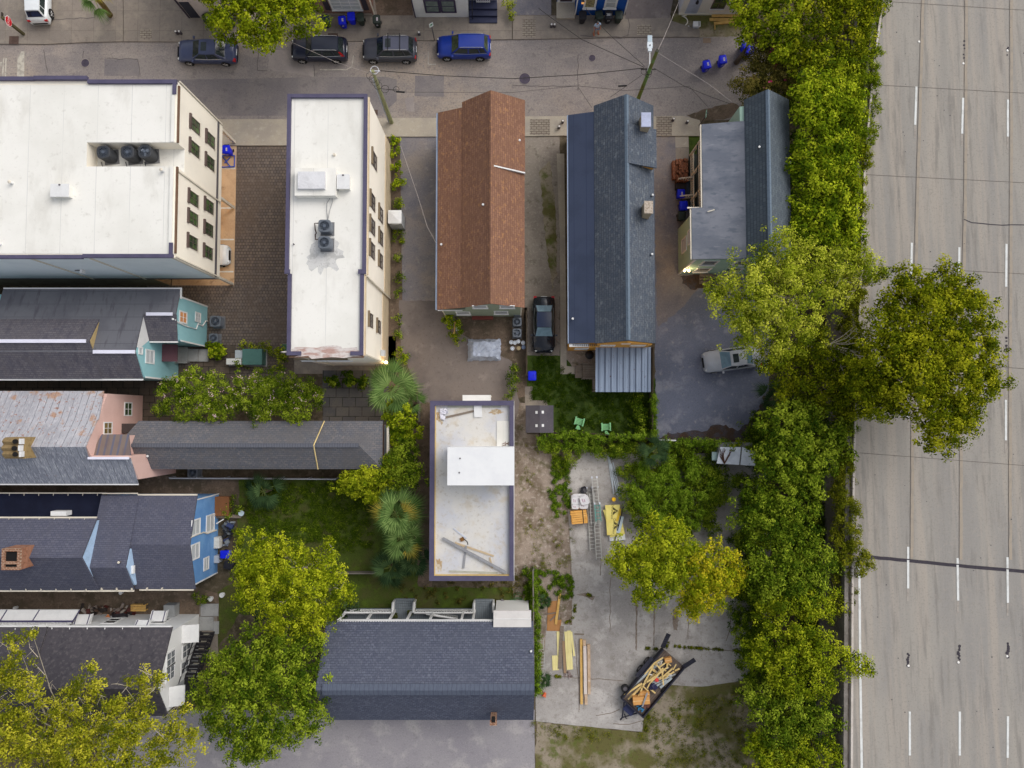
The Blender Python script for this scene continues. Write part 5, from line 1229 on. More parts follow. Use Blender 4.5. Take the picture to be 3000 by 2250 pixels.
awn(655,330,765,422,2.5);awn(1310,300,1422,390,2.3);awn(1178,380,1280,432,3.4)
p=gT(0,3,1460,300,.9);MB().box(p.x-.45,p.y-.5,.02,p.x+.45,p.y+.45,.9).build('meter_cabinet',plain('cabinet_grey',152,154,154),Ih)
for x,y,w_,h in ((1475,708,.95,1.25),(1610,640,.9,1.3),(1470,835,.95,1.2),(1596,782,.85,1.2)):
 p=gx(*T(0,3,x,y),iX);window(Ih,'x',iX,1,p.y,p.z,w_,h,m_white,M('grey_panes',srgb(104,108,112),[(3,.45,.6,srgb(140,144,148),.8)],rough=.2),2,2,.12)
a,b=gT(0,3,1592,422,3.0),gT(0,3,1716,570,2.8)
MB().slab([(iX+.01,b.y,3.1),(b.x,b.y,2.8),(b.x,a.y,2.8),(iX+.01,a.y,3.1)],.07).build('door_awning',m_white,Ih)
a,b=gT(0,3,1470,958,5.0),gT(0,3,1560,1115,4.6)
MB().slab([(iX+.01,b.y,5.0),(b.x+.3,b.y,4.6),(b.x+.3,a.y,4.6),(iX+.01,a.y,5.0)],.07).build('door_awning',m_white,Ih)
MB().box(iX+.003,(a.y+b.y)/2-.45,2.6,iX+.05,(a.y+b.y)/2+.45,4.5).build('door',plain('grey_door',170,172,174),Ih)
yN_=yn_-.297
for x in (900,1330):
 p=gy(*T(0,3,x,425),yN_);window(Ih,'y',yN_,1,p.x,2.0,.9,1.3,m_white,m_glass_d,1,2,.1)
sta=thing('outdoor_staircase','black outdoor staircase descending beside the white house','staircase',gT(0,3,1700,700,0))
t0,t1=gT(0,3,1650,895,2.55),gT(0,3,1790,480,.15)
m_blk=plain('black_metal',40,38,42,.6)
m_tread=plain('pale_tread',150,146,130,.9)
mbs,mbt=MB(),MB()
n=13
for k in range(n):
 p=t0 .lerp(t1,(k+.5)/n);mbt.box(p.x-.5,p.y-.13,p.z-.03,p.x+.5,p.y+.10,p.z+.01)
mbs.tube([t0+Vector((-.56,0,-.06)),t1+Vector((-.56,0,-.1))],.07,5);mbs.tube([t0+Vector((.56,0,-.06)),t1+Vector((.56,0,-.1))],.07,5)
mbt.split('tread',m_blk,sta);mbs.split('stringer',m_blk,sta)
mb=MB()
for s in (-.56,.56):
 mb.tube([t0+Vector((s,0,.95)),t1+Vector((s,0,.95))],.045,5)
 for k in range(8):
  p=t0 .lerp(t1,k/7)+Vector((s,0,0));mb.tube([p,p+Vector((0,0,.94))],.025,4)
mb.build('handrail',m_blk,sta)
mb=MB()
for k in range(0,n,2):
 p=t0 .lerp(t1,(k+.5)/n);mb.box(p.x-.25,p.y-.1,p.z+.0105,p.x+.25,p.y-.02,p.z+.02)
mb.split('tread_nosing',m_tread,sta)
MB().box(iX+.05,t0 .y-1.4,2.45,t0 .x+.6,t0 .y-.02,2.56).build('landing',m_blk,sta)
for x in (iX+.3,t0 .x+.5):MB().box(x-.06,t0 .y-1.35,.01,x+.06,t0 .y-1.23,2.449).build('post',m_blk,sta)
# ---- J long dark blue shingled house in the south
Jh=house('long_shingle_house','long low house with dark blue shingle roof and white railed porch',-6.5,-20)
yn_,yrj,ysj=gT(1,3,1200,392,3.5).y,gT(1,3,1200,985,6.5).y,gT(1,3,1200,1243,3.5).y
xw1,xe1=gT(1,3,562,700,5).x,gT(2,3,186,700,4).x
secj=gable_sec(ysj,3.5,yrj,6.5,yn_,3.5)
rf=MB().prism('x',secj,xw1,xe1).build('roof',sh_slate,Jh)
MB().prism('x',[(yrj-.42,6.36),(yrj,6.57),(yrj+.42,6.4),(yrj+.42,6.34),(yrj-.42,6.30)],xw1+.5,xe1-.05).build('ridge_cap',M('ridge_strip',srgb(86,93,108),[(2,.45,.66,srgb(72,79,95),.7,(4,1,1))],rough=.9,stripes=('x',.34,.03,srgb(64,70,86))),rf)
MB().prism('x',[(ysj+.4,0),(yn_-1.9,0),(yn_-1.9,3.9),(yrj,6.2),(ysj+.4,3.4)],xw1+.4,xe1-.35).build('wall',m_whitew,Jh)
mb=MB();mb.box(xw1+.8,yn_+.01,3.32,gT(1,3,2045,392,3.5).x,yn_+.14,3.46)
mb.split('gutter',m_white,Jh)
mb=MB();x=xw1+.85
while x<gT(1,3,2035,392,3.5).x:mb.box(x,yn_-.02,3.50,x+.07,yn_+.10,3.53);x+=.2
mb.build('rafter_tail',m_white,Jh)
dy0=gT(1,3,1500,282,.75).y
bays=[(gT(1,3,1192,200,.5).x,gT(1,3,1375,200,.5).x,gT(1,3,1280,200,.4).y),(gT(1,3,1885,200,.5).x,gT(1,3,2055,200,.5).x,gT(1,3,1970,205,.4).y)]
xd0,xd1=gT(1,3,770,285,.8).x,gT(1,3,2050,285,.8).x
MB().box(xd0,yn_-1.9,.55,xd1,dy0,.75).build('porch_floor',m_greydeck,Jh)
mb=MB()
for bx0_,bx1_,by in bays:
 n=4
 for k in range(n):mb.box(bx0_+.08,dy0+.001+(by-dy0)*k/n,.02,bx1_-.08,dy0+(by-dy0)*(k+1)/n,.64-k*.14)
mb.split('porch_steps',m_greydeck,Jh)
segs=[(xd0,bays[0][0]),(bays[0][1],bays[1][0])]
for a_,b_ in segs:rail(Jh,(a_+.1,dy0-.1,.75),(b_-.05,dy0-.1,.75),.85,m_white,int((b_-a_)/.22),wd=.09,bal=.05)
for bx0_,bx1_,by in bays:
 for x in (bx0_+.02,bx1_-.02):
  mb=MB();mb.tube([(x,dy0-.1,1.55),(x,by-.1,1.05)],.11,4);mb.box(x-.07,by-.2,.02,x+.07,by-.06,1.1);mb.box(x-.05,dy0-.1,.2,x+.05,by-.25,.9)
  mb.build('stair_railing',m_white,Jh)
for x in (785,1015,1200,1345,1535,1795,1890):
 q=gT(1,3,x,300,.8).x;MB().box(q-.08,dy0-.22,.752,q+.08,dy0-.06,3.31).build('post',m_white,Jh)
rail(Jh,(gT(1,3,1480,340,1).x,yn_+.05,.752),(gT(1,3,1740,370,1).x,yn_-.35,.752),.85,m_white,14,wd=.09,bal=.05)
a,b=gT(1,3,2052,292,3.6),gT(2,3,166,441,3.8)
MB().box(a.x,b.y,3.62,b.x,a.y,3.8).build('flat_roof',plain('cream_flat_roof',212,208,204,.8,0,.05),Jh)
MB().box(a.x+.15,b.y+.1,0,b.x-.15,a.y-.15,3.618).build('annex_wall',m_whitew,Jh)
MB().box(a.x,(a.y+b.y)/2-.02,3.801,b.x,(a.y+b.y)/2+.03,3.83).build('roof_seam',m_white,Jh)
a,b=gT(1,3,2025,1178,5.6),gT(1,3,2078,1282,5.8)
ch=MB().box(a.x,b.y,3.0,b.x,a.y-.5,5.8).build('chimney',m_brickc,Jh)
MB().box(a.x-.03,b.y-.03,5.802,b.x+.03,a.y-.47,5.92).build('chimney_crown',m_brickt,ch)
MB().box((a.x+b.x)/2-.14,b.y+.2,5.921,(a.x+b.x)/2+.14,b.y+.65,5.93).build('flue',m_flue,ch)
vent('tiny pale vent at the eastern edge of the dark blue shingle roof',gT(2,3,163,640,zon(secj,gT(2,3,163,640,4.8).y)))
# ---- small shed with four pale roof patches
a,b=gT(2,2,118,188,2.3),gT(2,2,359,424,2.3)
Sh=thing('garden_shed','small shed with dark gable roof bearing four pale square patches','shed',((a.x+b.x)/2,(a.y+b.y)/2,0))
rx_=(a.x+b.x)/2
ss=gable_sec(a.x,2.25,rx_,2.75,b.x,2.25,.08)
rf=MB().prism('y',ss,b.y,a.y).build('roof',M('shed_roof',srgb(82,78,84),[(1,.42,.65,srgb(72,68,76),.7),(8,.66,.76,srgb(170,168,170),.6),(14,.5,.8,srgb(94,90,96),.4)],rough=.9),Sh)
MB().prism('y',[(a.x+.15,0),(b.x-.15,0),(b.x-.15,2.2),(rx_,2.62),(a.x+.15,2.2)],b.y+.15,a.y-.15).build('wall',plain('shed_wall',150,146,138),Sh)
MB().box(rx_+.02,a.y-.147,.05,rx_+.9,a.y-.1,2.0).build('door',plain('shed_door',120,116,110),Sh)
for x,y in ((212,248),(266,246),(212,363),(267,361)):
 p=gT(2,2,x,y,2.65);z=zon(ss,p.x)
 s=-1 if p.x<rx_ else 1
 k2=(2.75-2.25)/(rx_-a.x)
 MB().slab([(p.x-.09,p.y-.11,z+.012+s*k2*.09),(p.x+.09,p.y-.11,z+.012-s*k2*.09),(p.x+.09,p.y+.11,z+.012-s*k2*.09),(p.x-.09,p.y+.11,z+.012+s*k2*.09)],.008).build('roof_patch',m_white,rf)
 # ---- row of houses along the north side (their street fronts)
def front(label,name,c,xa,xb,yb,wall,depth=9,h=6.0,wz=0.12,roof=sh_char,r=0):
 p,q=gT(c,r,xa,yb,0.0),gT(c,r,xb,yb,0.0)
 Y=p.y
 t=house(name,label,(p.x+q.x)/2,Y+depth/2)
 x0_,x1_=p.x,q.x
 MB().prism('y',[(x0_,0),(x1_,0),(x1_,h),((x0_+x1_)/2,h+1.6),(x0_,h)],Y,Y+depth).build('wall',wall,t)
 MB().prism('y',gable_sec(x0_-.15,h+.1,(x0_+x1_)/2,h+1.95,x1_+.15,h+.1),Y-.05,Y+depth+.3).build('roof',roof,t)
 return t,Y
N1,Y=front('pale grey house front with slanting dark door opening beside the yellow street tree','row_house',0,1640,2150,156,M('pale_pink_grey',srgb(198,188,184),[(1,.42,.66,srgb(184,174,170),.6)],rough=.9))
p=gy(*T(0,0,1640,80),Y)
MB().box(gT(0,0,1655,155).x,Y-.05,.12,gT(0,0,1735,155).x,Y-.003,2.4).build('door',plain('dark_door',52,54,66),N1)
MB().box(gT(0,0,1640,155).x-.05,Y-.09,.0,gT(0,0,1640,155).x+.07,Y-.003,5).split('corner_trim',plain('dark_trim',60,52,66),N1)
N2,Y=front('red brick house front with wide white window and dark shutters','row_house',1,545,1015,132,m_brickw)
wx=(gy(*T(1,0,700,80),Y).x+gy(*T(1,0,890,80),Y).x)/2
window(N2,'y',Y,-1,wx-.05,1.75,2.3,1.5,m_white,m_glass_l,3,3,.14,sill=m_white)
for s in (-1,1):MB().box(wx-.05+s*1.62-.22,Y-.05,.85,wx-.05+s*1.62+.22,Y-.003,2.65).split('shutter',plain('dark_shutter',58,52,62),N2)
MB().box(gT(1,0,545,132).x,Y-.12,.0,gT(1,0,1010,132).x,Y-.003,.3).build('foundation',plain('foundation',160,148,136),N2)
q=gT(1,0,1024,128)
MB().box(q.x+.02,Y-.15,.02,q.x+.1,Y-.04,5.5).split('downspout',m_offw,N2)
N3,Y=front('white clapboard house front with a purple framed twin window','row_house',1,1378,1838,154,m_whitew)
wx=gy(*T(1,0,1590,50),Y).x
m_purple=plain('purple_trim',62,52,78)
for s in (-1,1):window(N3,'y',Y,-1,wx+s*.67,1.75,1.02,1.55,m_purple,M('green_grey_glass',srgb(104,116,112),[(2,.45,.6,srgb(122,134,130),.7)],rough=.15),1,2,.15)
MB().box(gT(1,0,1378,154).x-.02,Y-.06,0,gT(1,0,1378,154).x+.06,Y-.003,5.8).split('corner_trim',m_purple,N3)
q0,q1=gT(1,0,1845,150).x,gT(1,0,2085,150).x
MB().box(q0-.03,Y+1.2,0,q1,Y+8,5.5).build('porch_wall',m_whitew,N3)
mb=MB()
for k in range(3):mb.box(q0,Y-.55+k*.5,.02,q1,Y-.052+k*.5 if k<2 else Y+1.198,.22+k*.2)
mb.split('porch_steps',plain('navy_steps',44,48,72),N3)
xm=(q0+q1)/2
MB().box(xm-.4,Y+1.14,.64,xm+.4,Y+1.197,2.6).build('door',plain('dark_purple_door',70,56,74),N3)
rail(N3,(xm-.55,Y+1.0,.63),(xm+.55,Y+1.0,.63),.8,m_white,6,wd=.08,bal=.05)
MB().tube([(q0+.3,Y-.2,.2),(q0+.3,Y-.2,1.2),(q0+.3,Y+.9,1.6)],.04,5).build('handrail',m_blk,N3)
N4,Y=front('royal blue house front with two white framed windows and a row of bins','row_house',2,543,968,132,m_royal)
for x,pn in ((675,M('fern_glass',srgb(120,104,84),[(5,.48,.58,srgb(190,186,130),.9,(1,1,4))],rough=.3)),(855,m_glass_l)):
 q=gy(*T(2,0,x,25),Y).x;window(N4,'y',Y,-1,q,2.0,.75,1.5,m_white,pn,1,1 if x<700 else 2,.16,sill=m_white)
for x in (545,966):q=gT(2,0,x,132).x;MB().box(q-.05,Y-.05,0,q+.05,Y-.003,5.8).split('corner_trim',m_white,N4)
q0,q1=gT(2,0,388,100).x,gT(2,0,541,100).x
yy0=Y+1.0
MB().box(q0,yy0,0,q1-.05,yy0+7,5.5).build('porch_wall',m_royal,N4)
window(N4,'y',yy0,-1,(q0+q1)/2,1.45,1.05,2.1,m_white,plain('dark_door_panel',62,48,58),1,1,.22,name='door')
MB().box(q0-.05,Y-.45,.116,q1,yy0-.003,.35).split('stoop',m_walk2,N4)
p=gy(*T(2,0,608,30),Y)
t=thing('wall_lantern','small orange lantern on the royal blue wall','lamp',(p.x,Y-.12,2.1))
MB().box(p.x-.1,Y-.2,2.0,p.x+.1,Y-.003,2.3).build('glass_case',M('orange_glass',srgb(220,140,60),rough=.4,emit=((1,.5,.15),.5)),t);MB().box(p.x-.12,Y-.22,2.302,p.x+.12,Y-.003,2.36).build('lantern_cap',m_dkg,t)
N5,Y=front('white house front with bluish porch recess and dark sash windows','row_house',2,1440,2090,122,M('warm_white_siding',srgb(222,216,206),[(0.6,.42,.66,srgb(210,204,194),.6)],rough=.85,stripes=('z',.16,.022,srgb(200,194,184))))
q0,q1=gT(2,0,1488,115).x,gT(2,0,1592,115).x
MB().box(q0,Y-.03,.12,q1,Y-.003,4).build('porch_recess',plain('blue_grey_recess',172,178,196),N5)
MB().box(gT(2,0,1440,122).x,Y-.1,0,gT(2,0,2090,122).x,Y-.004,.14).build('foundation',m_offw,N5)
for x in (1790,1960):
 q=gy(*T(2,0,x,35),Y).x;window(N5,'y',Y,-1,q,1.75,1.0,1.6,m_bronze,m_glass_g,2,2,.08,sill=m_white)
p=gy(*T(2,0,1600,8),Y)
t=thing('wall_lamp','small round black lamp on the white house front beside the recess','lamp',(p.x,Y-.1,2.0));MB().cyl((p.x,Y-.16,1.9),.13,.24,10,.09).build('lamp_shade',m_blk,t);MB().box(p.x-.04,Y-.1,2.145,p.x+.04,Y-.003,2.2).build('bracket',m_blk,t)
# ================================================================ vehicles
m_tyre=M('tyre_rubber',srgb(34,33,34),[(20,.45,.7,srgb(48,46,46),.5)],rough=.9)
m_rim=M('alloy_rim',srgb(170,168,168),[(10,.45,.7,srgb(140,138,138),.5)],rough=.4,metal=.5)
m_cglass=M('car_glass',srgb(34,42,44),[(2.0,.45,.6,srgb(52,64,62),.6)],rough=.08,spec=.5)
m_cglass2=M('pale_car_glass',srgb(104,132,146),[(1.6,.45,.6,srgb(84,110,124),.6)],rough=.1,spec=.5)
m_red=M('tail_red',srgb(176,16,24),[(9,.45,.7,srgb(120,10,18),.5)],rough=.3)
m_head=M('head_lamp',srgb(206,208,204),[(12,.45,.7,srgb(170,172,170),.5)],rough=.25)
m_chrome=M('chrome',srgb(200,200,200),[(8,.45,.7,srgb(170,170,170),.4)],rough=.25,metal=.7)
m_under=M('black_plastic',srgb(30,30,32),[(10,.45,.7,srgb(40,40,42),.5)],rough=.8)
def paint(name,r,g_,b,rough=.3):
 return M(name,srgb(r,g_,b),[(1.5,.4,.7,tuple(x*.85 for x in srgb(r,g_,b)),.6),(25,.5,.8,tuple(min(1,x*1.12) for x in srgb(r,g_,b)),.4)],rough=rough,spec=.5)
def car(label,loc,rz,L,W,H,body,kind='sedan',roof=None,glass=None,sunroof=False,rails=None,tail_tall=False,name='parked_car',group='cars parked along the street and drives',reartint=None):
 t=thing(name,label,'car',loc,rz,group)
 w=W/2;suv=kind=='suv'
 hb=H*(.62 if suv else.64)
 hh=H*(.57 if suv else.60)
 prof=[(0,.70,.42),(.012,.80,.52),(.04,.90,.86),(.11,.96,.95),(.22,.98,1.0),(.30,.99,1.06),(.5,1.0,1.08),(.72,1.0,1.10)]
 prof+=[(.86,.99,1.12),(.95,.95,1.10),(.985,.88,.95),(1,.80,.62)] if not suv else [(.88,.99,1.12),(.96,.96,1.10),(.99,.92,.95),(1,.86,.60)]
 vs,fs,n=[],[],11
 for s,ww,h in prof:
  x=L/2-s*L;z=h*hh*.98;y=ww*w
  half=[(y*.90,.20),(y*.98,.32),(y,.5),(y*.995,max(.52,z-.15)),(y*.94,z-.03)]
  row=[(x,-a,b) for a,b in half]+[(x,0,z+.035)]+[(x,a,b) for a,b in reversed(half)]
  vs+=row
 for i in range(len(prof)-1):
  for k in range(n-1):
   fs.append((i*n+k,i*n+k+1,(i+1)*n+k+1,(i+1)*n+k))
  fs.append((i*n+n-1,i*n,(i+1)*n,(i+1)*n+n-1))
 fs+=[list(range(n))[::-1],[(len(prof)-1)*n+k for k in range(n)]]
 MB().add(vs,fs).build('body',body,t,local=True,smooth=True)
 xb0=L/2-.275*L;xb1=L/2-(.955 if suv else.845)*L
 xt0=L/2-(.42 if suv else.43)*L;xt1=L/2-(.885 if suv else.70)*L
 wb,wt=w*.90,w*.70
 zb,zt=hb*.97,H-.05
 B_=[Vector((xb0,wb*.93,zb-.03)),Vector((xb0,-wb*.93,zb-.03)),Vector((xb1,-wb*.92,zb+.02)),Vector((xb1,wb*.92,zb+.02))]
 T_=[Vector((xt0,wt*.93,zt)),Vector((xt0,-wt*.93,zt)),Vector((xt1,-wt*.93,zt-.02)),Vector((xt1,wt*.93,zt-.02))]
 mb=MB()
 xm=(xb0+xb1)/2+.1
 Bm=[Vector((xm,-wb,zb)),Vector((xm,wb,zb))];Tm=[Vector((xm,-wt,zt+.02)),Vector((xm,wt,zt+.02))]
 V=[B_[0],B_[1],Bm[0],B_[2],B_[3],Bm[1],T_[0],T_[1],Tm[0],T_[2],T_[3],Tm[1]]
 mb.add(V,[(0,1,7,6),(1,2,8,7),(2,3,9,8),(3,4,10,9),(4,5,11,10),(5,0,6,11),(6,7,8,11),(8,9,10,11)])
 mb.build('cabin',body,t,local=True)
 mb=MB();pts=[]
 for i,x in enumerate(np.linspace(xt0-.02,xt1+.02,6)):
  for j,y in enumerate(np.linspace(-wt*.92,wt*.92,5)):
   pts.append((x,y,zt+.012+.05*(1-(2*j/4-1)**2)*(1-.35*(2*i/5-1)**2)))
 mb.add(pts,[(i*5+j,i*5+j+1,(i+1)*5+j+1,(i+1)*5+j) for i in range(5) for j in range(4)])
 mb.build('roof',roof or body,t,local=True,smooth=True)
 def panel(nm,a,b,c,d,u0,u1,v0,v1,mat,off=.012):
  def P(u,v):return a.lerp(b,u).lerp(d.lerp(c,u),v)
  q=[P(u0,v0),P(u1,v0),P(u1,v1),P(u0,v1)]
  nrm=(q[1]-q[0]).cross(q[3]-q[0]);nrm.normalize()
  cen=sum(q,Vector())/4
  if nrm.dot(cen-Vector((xm,0,zb)))<0:nrm=-nrm
  q1=[p+nrm*off for p in q];q0=[p+nrm*.002 for p in q]
  return MB().add(q0+q1,[(0,1,2,3),(4,5,6,7),(0,1,5,4),(1,2,6,5),(2,3,7,6),(3,0,4,7)]).build(nm,mat,t,local=True)
 gl=glass or m_cglass
 panel('windscreen',B_[0],B_[1],T_[1],T_[0],.04,.96,.08,.97,gl)
 panel('rear_window',B_[2],B_[3],T_[3],T_[2],.06,.94,.12,.95,reartint or gl)
 for s,(b0,bm,b2,t0,tm,t2) in enumerate(((B_[1],Bm[0],B_[2],T_[1],Tm[0],T_[2]),(B_[0],Bm[1],B_[3],T_[0],Tm[1],T_[3]))):
  panel('side_window',b0,bm,tm,t0,.12,.95,.14,.90,m_cglass)
  panel('side_window',bm,b2,t2,tm,.05,.58 if suv else.74,.14,.90,m_cglass)
  if suv:panel('side_window',bm,b2,t2,tm,.63,.93,.16,.88,m_cglass)
  q0,q1=b0 .lerp(bm,.1),bm.lerp(b2,.8 if not suv else.93)
  sy=-1 if s==0 else 1
  MB().tube([q0+Vector((0,sy*.015,.05)),bm+Vector((0,sy*.015,.05)),q1+Vector((0,sy*.02,.05))],.016,4).build('window_trim',m_chrome,t,local=True)
 if sunroof:
  MB().box(xt0-.65,-wt*.55,zt+.062,xt0-.18,wt*.55,zt+.07).build('sunroof',m_cglass,t,local=True)
 if rails:
  for y in (-wt*.93,wt*.93):MB().tube([(xt0-.1,y,zt+.02),(xt0-.25,y,zt+.085),(xt1+.25,y,zt+.085),(xt1+.1,y,zt+.02)],.022,5).build('roof_rail',rails,t,local=True)
 for y in (-1,1):
  MB().obox((xb0-.12,y*(w+.09),zb+.05),(.14,.2,.13)).build('mirror',body if kind!='black' else m_under,t,local=True)
  zc=hh*.72
  if tail_tall:
   MB().add([(-L/2+.06,y*w*.93,zc-.1),(-L/2+.42,y*w*.975,zc),(xb1+.18,y*wb*.97,zb+.08),(xt1+.0,y*wt*1.02,zt-.12),(xt1-.16,y*wt*.98,zt-.15),(xb1-.1,y*wb*.92,zb+.0)],[(0,1,2,3,4,5)]).build('tail_light',m_red,t,local=True)
  else:
   MB().obox((-L/2+.13,y*w*.80,zc+.12),(.26,w*.26,.2)).build('tail_light',m_red,t,local=True)
  MB().obox((L/2-.24,y*w*.74,hh*.70),(.30,w*.20,.12),y*-.55).build('headlight',m_head,t,local=True)
 MB().box(L/2-.06,-w*.45,hh*.42,L/2+.02,w*.45,hh*.66).build('grille',m_under,t,local=True)
 MB().box(-L/2-.015,-w*.7,.32,-L/2+.1,w*.7,.5).build('rear_bumper',m_under,t,local=True)
 MB().box(-L/2-.02,-.26,hh*.62,-L/2+.06,.26,hh*.74).build('number_plate',m_white,t,local=True)
 R_=.36 if suv else.34
 for sx_ in (.5-.185,-.5+.20):
  for y in (-1,1):
   x=sx_*L
   mb=MB();nn=20
   def disc(mb,r,y0,y1):
    a=[(x+r*math.cos(2*math.pi*k/nn),y0,R_+r*math.sin(2*math.pi*k/nn)) for k in range(nn)]
    b=[(x+r*math.cos(2*math.pi*k/nn),y1,R_+r*math.sin(2*math.pi*k/nn)) for k in range(nn)]
    mb.add(a+b,[list(range(nn)),list(range(nn,2*nn))[::-1]]+[(k,(k+1)%nn,(k+1)%nn+nn,k+nn) for k in range(nn)])
   disc(mb,R_,y*(w-.2),y*(w+.012))
   wh=mb.build('wheel',m_tyre,t,local=True)
   mb=MB()
   disc(mb,R_*.2,y*(w+.013),y*(w+.03))
   for k in range(5):
    a=2*math.pi*k/5+.3
    c0=Vector((x,y*(w+.02),R_));dirv=Vector((math.cos(a),0,math.sin(a)))
    mb.tube([c0+dirv*R_*.15,c0+dirv*R_*.66],.042,4)
   mb.build('rim',m_rim,wh,local=True)
   mb=MB();disc(mb,R_*1.14,y*(w-.22),y*(w+.004));mb.build('wheel_arch',m_under,t,local=True)
 return t
def mid(c,x0,x1,y,r=0):return gT(c,r,(x0+x1)/2,y,.012)
S_LBL='cars parked along the street and drives'
p=mid(0,1553,2078,478);car('dark slate sedan with open sunroof parked at the kerb, westernmost car of the street row',p,math.pi-.02,5.05,1.92,1.48,paint('slate_paint',62,70,100),'sedan',sunroof=True)
p=mid(1,322,803,458);car('blue black wagon with tall red tail lights parked beside the yellow street tree',p,math.pi,4.75,1.92,1.66,paint('ink_paint',32,36,54),'suv',tail_tall=True,rails=m_chrome,roof=paint('ink_roof',50,54,68))
p=mid(1,930,1400,462);car('charcoal grey SUV with roof rack bars parked behind the blue black wagon',p,math.pi,4.6,1.9,1.76,paint('charcoal_paint',66,68,78),'suv',rails=m_chrome,sunroof=True,roof=paint('charcoal_roof',84,86,104))
p=mid(1,1568,2030,440);car('bright royal blue SUV with silver roof rails, easternmost car of the street row',p,math.pi,4.6,1.86,1.7,paint('royal_paint',22,50,140),'suv',rails=m_chrome,glass=M('olive_glass',srgb(56,66,50),[(2,.45,.6,srgb(84,96,70),.7)],rough=.1))
p=mid(1,930,1400,462)
rk=MB()
for dx in (.05,1.05):rk.tube([(p.x+dx,p.y-.72,1.86),(p.x+dx,p.y+.78,1.86)],.03,5)
for k in range(5):rk.tube([(p.x+.05,p.y+.62+.12*k,1.88),(p.x+1.05,p.y+.62+.12*k,1.88)],.012,4)
solo(rk,'roof_rack',m_under,'black bar roof rack fixed across the charcoal grey SUV','roof rack')
p=gT(0,0,376,60,.112);p.y=gT(0,0,376,225,.3).y+2.25;p.z=.112
car('white hatchback with dark rear glass nosed into the pavement at the top left',p,math.pi/2+.03,4.35,1.82,1.6,paint('white_paint',222,226,228,.35),'suv',reartint=M('blue_tint_glass',srgb(36,48,82),[(1,.45,.6,srgb(22,22,34),.8)],rough=.1),roof=paint('white_paint',222,226,228))
p=gT(0,1,1960,560,.035);p.x-=1.85;p.z=.035
car('white car backed under the open parking of the cream building',p,0,4.6,1.82,1.45,paint('white_paint',222,226,228),'sedan')
p=gT(2,1,272,1155,.012);
car('glossy black car parked nose south on the gravel drive beside the lawn',(p.x,p.y+.0,.012),-math.pi/2-.005,4.72,1.86,1.5,paint('black_paint',26,30,40,.2),'sedan',glass=m_cglass2,roof=paint('navy_roof',30,44,74,.2))
p=g(2057+84,1050,.012);car('silver grey sedan with open sunroof half under the bright green tree',(p.x-.1,p.y-.1,.013),math.pi+.13,4.85,1.86,1.47,paint('silver_paint',172,175,182,.3),'sedan',sunroof=True,glass=m_cglass2)
# ---------------------------------------------------------------- flatbed trailer with scrap
ang=math.atan2(-.758,-.652)
tc_=(g(1823,2038,.6)+g(1946,1895,.6)+g(1878,2101,.6)+g(2002,1955,.6))/4
TR=thing('utility_trailer','black tandem axle trailer loaded with scrap lumber, loading ramps jutting from its rear','trailer',(tc_.x,tc_.y,.015),ang)
m_tr=M('trailer_black',srgb(44,44,56),[(2,.42,.66,srgb(32,32,42),.7),(9,.62,.75,srgb(120,112,112),.5)],rough=.6)
TL,TW=5.2,2.15
m_bed=M('trailer_planks',srgb(108,96,88),[(2,.42,.66,srgb(78,68,62),.7)],rough=.95,stripes=('y',.2,.02,srgb(50,44,40)))
MB().box(-TL/2,-TW/2,.5,TL/2,TW/2,.58).build('bed',m_bed,TR,local=True)
for y in (-TW/2-.05,TW/2+.05):
 MB().box(-TL/2,y-.05,.42,TL/2,y+.05,.98).build('side_rail',m_tr,TR,local=True)
MB().box(TL/2+.002,-TW/2-.1,.42,TL/2+.09,TW/2+.1,1.0).build('front_rail',m_tr,TR,local=True)
for s in (-1,1):
 y=s*(TW/2+.28) if s<0 else TW/2-.02
 if s<0:MB().box(-1.5,y-.17,.82,.5,y+.17,.87).build('fender',m_tr,TR,local=True)
 for x in (-.95,-.08):
  mb=MB();nn=18
  a=[(x+.36*math.cos(2*math.pi*k/nn),y-.11,.36+.36*math.sin(2*math.pi*k/nn)) for k in range(nn)]
  b=[(q[0],y+.11,q[2]) for q in a]
  mb.add(a+b,[list(range(nn)),list(range(nn,2*nn))[::-1]]+[(k,(k+1)%nn,(k+1)%nn+nn,k+nn) for k in range(nn)])
  wh=mb.build('wheel',m_tyre,TR,local=True)
  MB().obox((x,y+s*.115,.36),(.3,.02,.3)).build('rim',plain('trailer_rim',96,92,96),wh,local=True)
mb=MB()
for s in (-1,1):mb.tube([(TL/2+.08,s*.75,.5),(TL/2+1.25,0,.5)],.06,5)
mb.tube([(TL/2+1.2,0,.5),(TL/2+1.5,0,.52)],.07,6);mb.tube([(TL/2+1.0,.12,.1),(TL/2+1.0,.12,.95)],.05,6)
mb.build('drawbar',m_tr,TR,local=True)
MB().box(TL/2+.12,-.45,.5,TL/2+.7,.45,.56).build('drawbar_plate',plain('navy_plate',44,50,84),TR,local=True)
for s,rz_ in ((1,.0),(-1,.0)):
 pass
inv=Matrix.Rotation(-ang,3,'Z')
for (x0,y0,x1,y1) in ((890,370,990,150),(1225,690,1415,565)):
 A_,B2=g(1780+x0/5.53,1830+y0/5.53,.75),g(1780+x1/5.53,1830+y1/5.53,1.0)
 a=inv@(A_-Vector((tc_.x,tc_.y,.015)));b=inv@(B2-Vector((tc_.x,tc_.y,.015)))
 d=b-a;L_=d.length
 mb=MB()
 mb.obox((a+b)/2,(L_,.34,.07),math.atan2(d.y,d.x),ry=-math.asin(d.z/L_))
 for k in range(7):
  q=a.lerp(b,(k+.5)/7);mb.obox(q+Vector((0,0,.06)),(.04,.34,.04),math.atan2(d.y,d.x))
 mb.build('ramp',m_tr,TR,local=True)
sp=MB()
x=1.55;y=(-TW/2-.3)
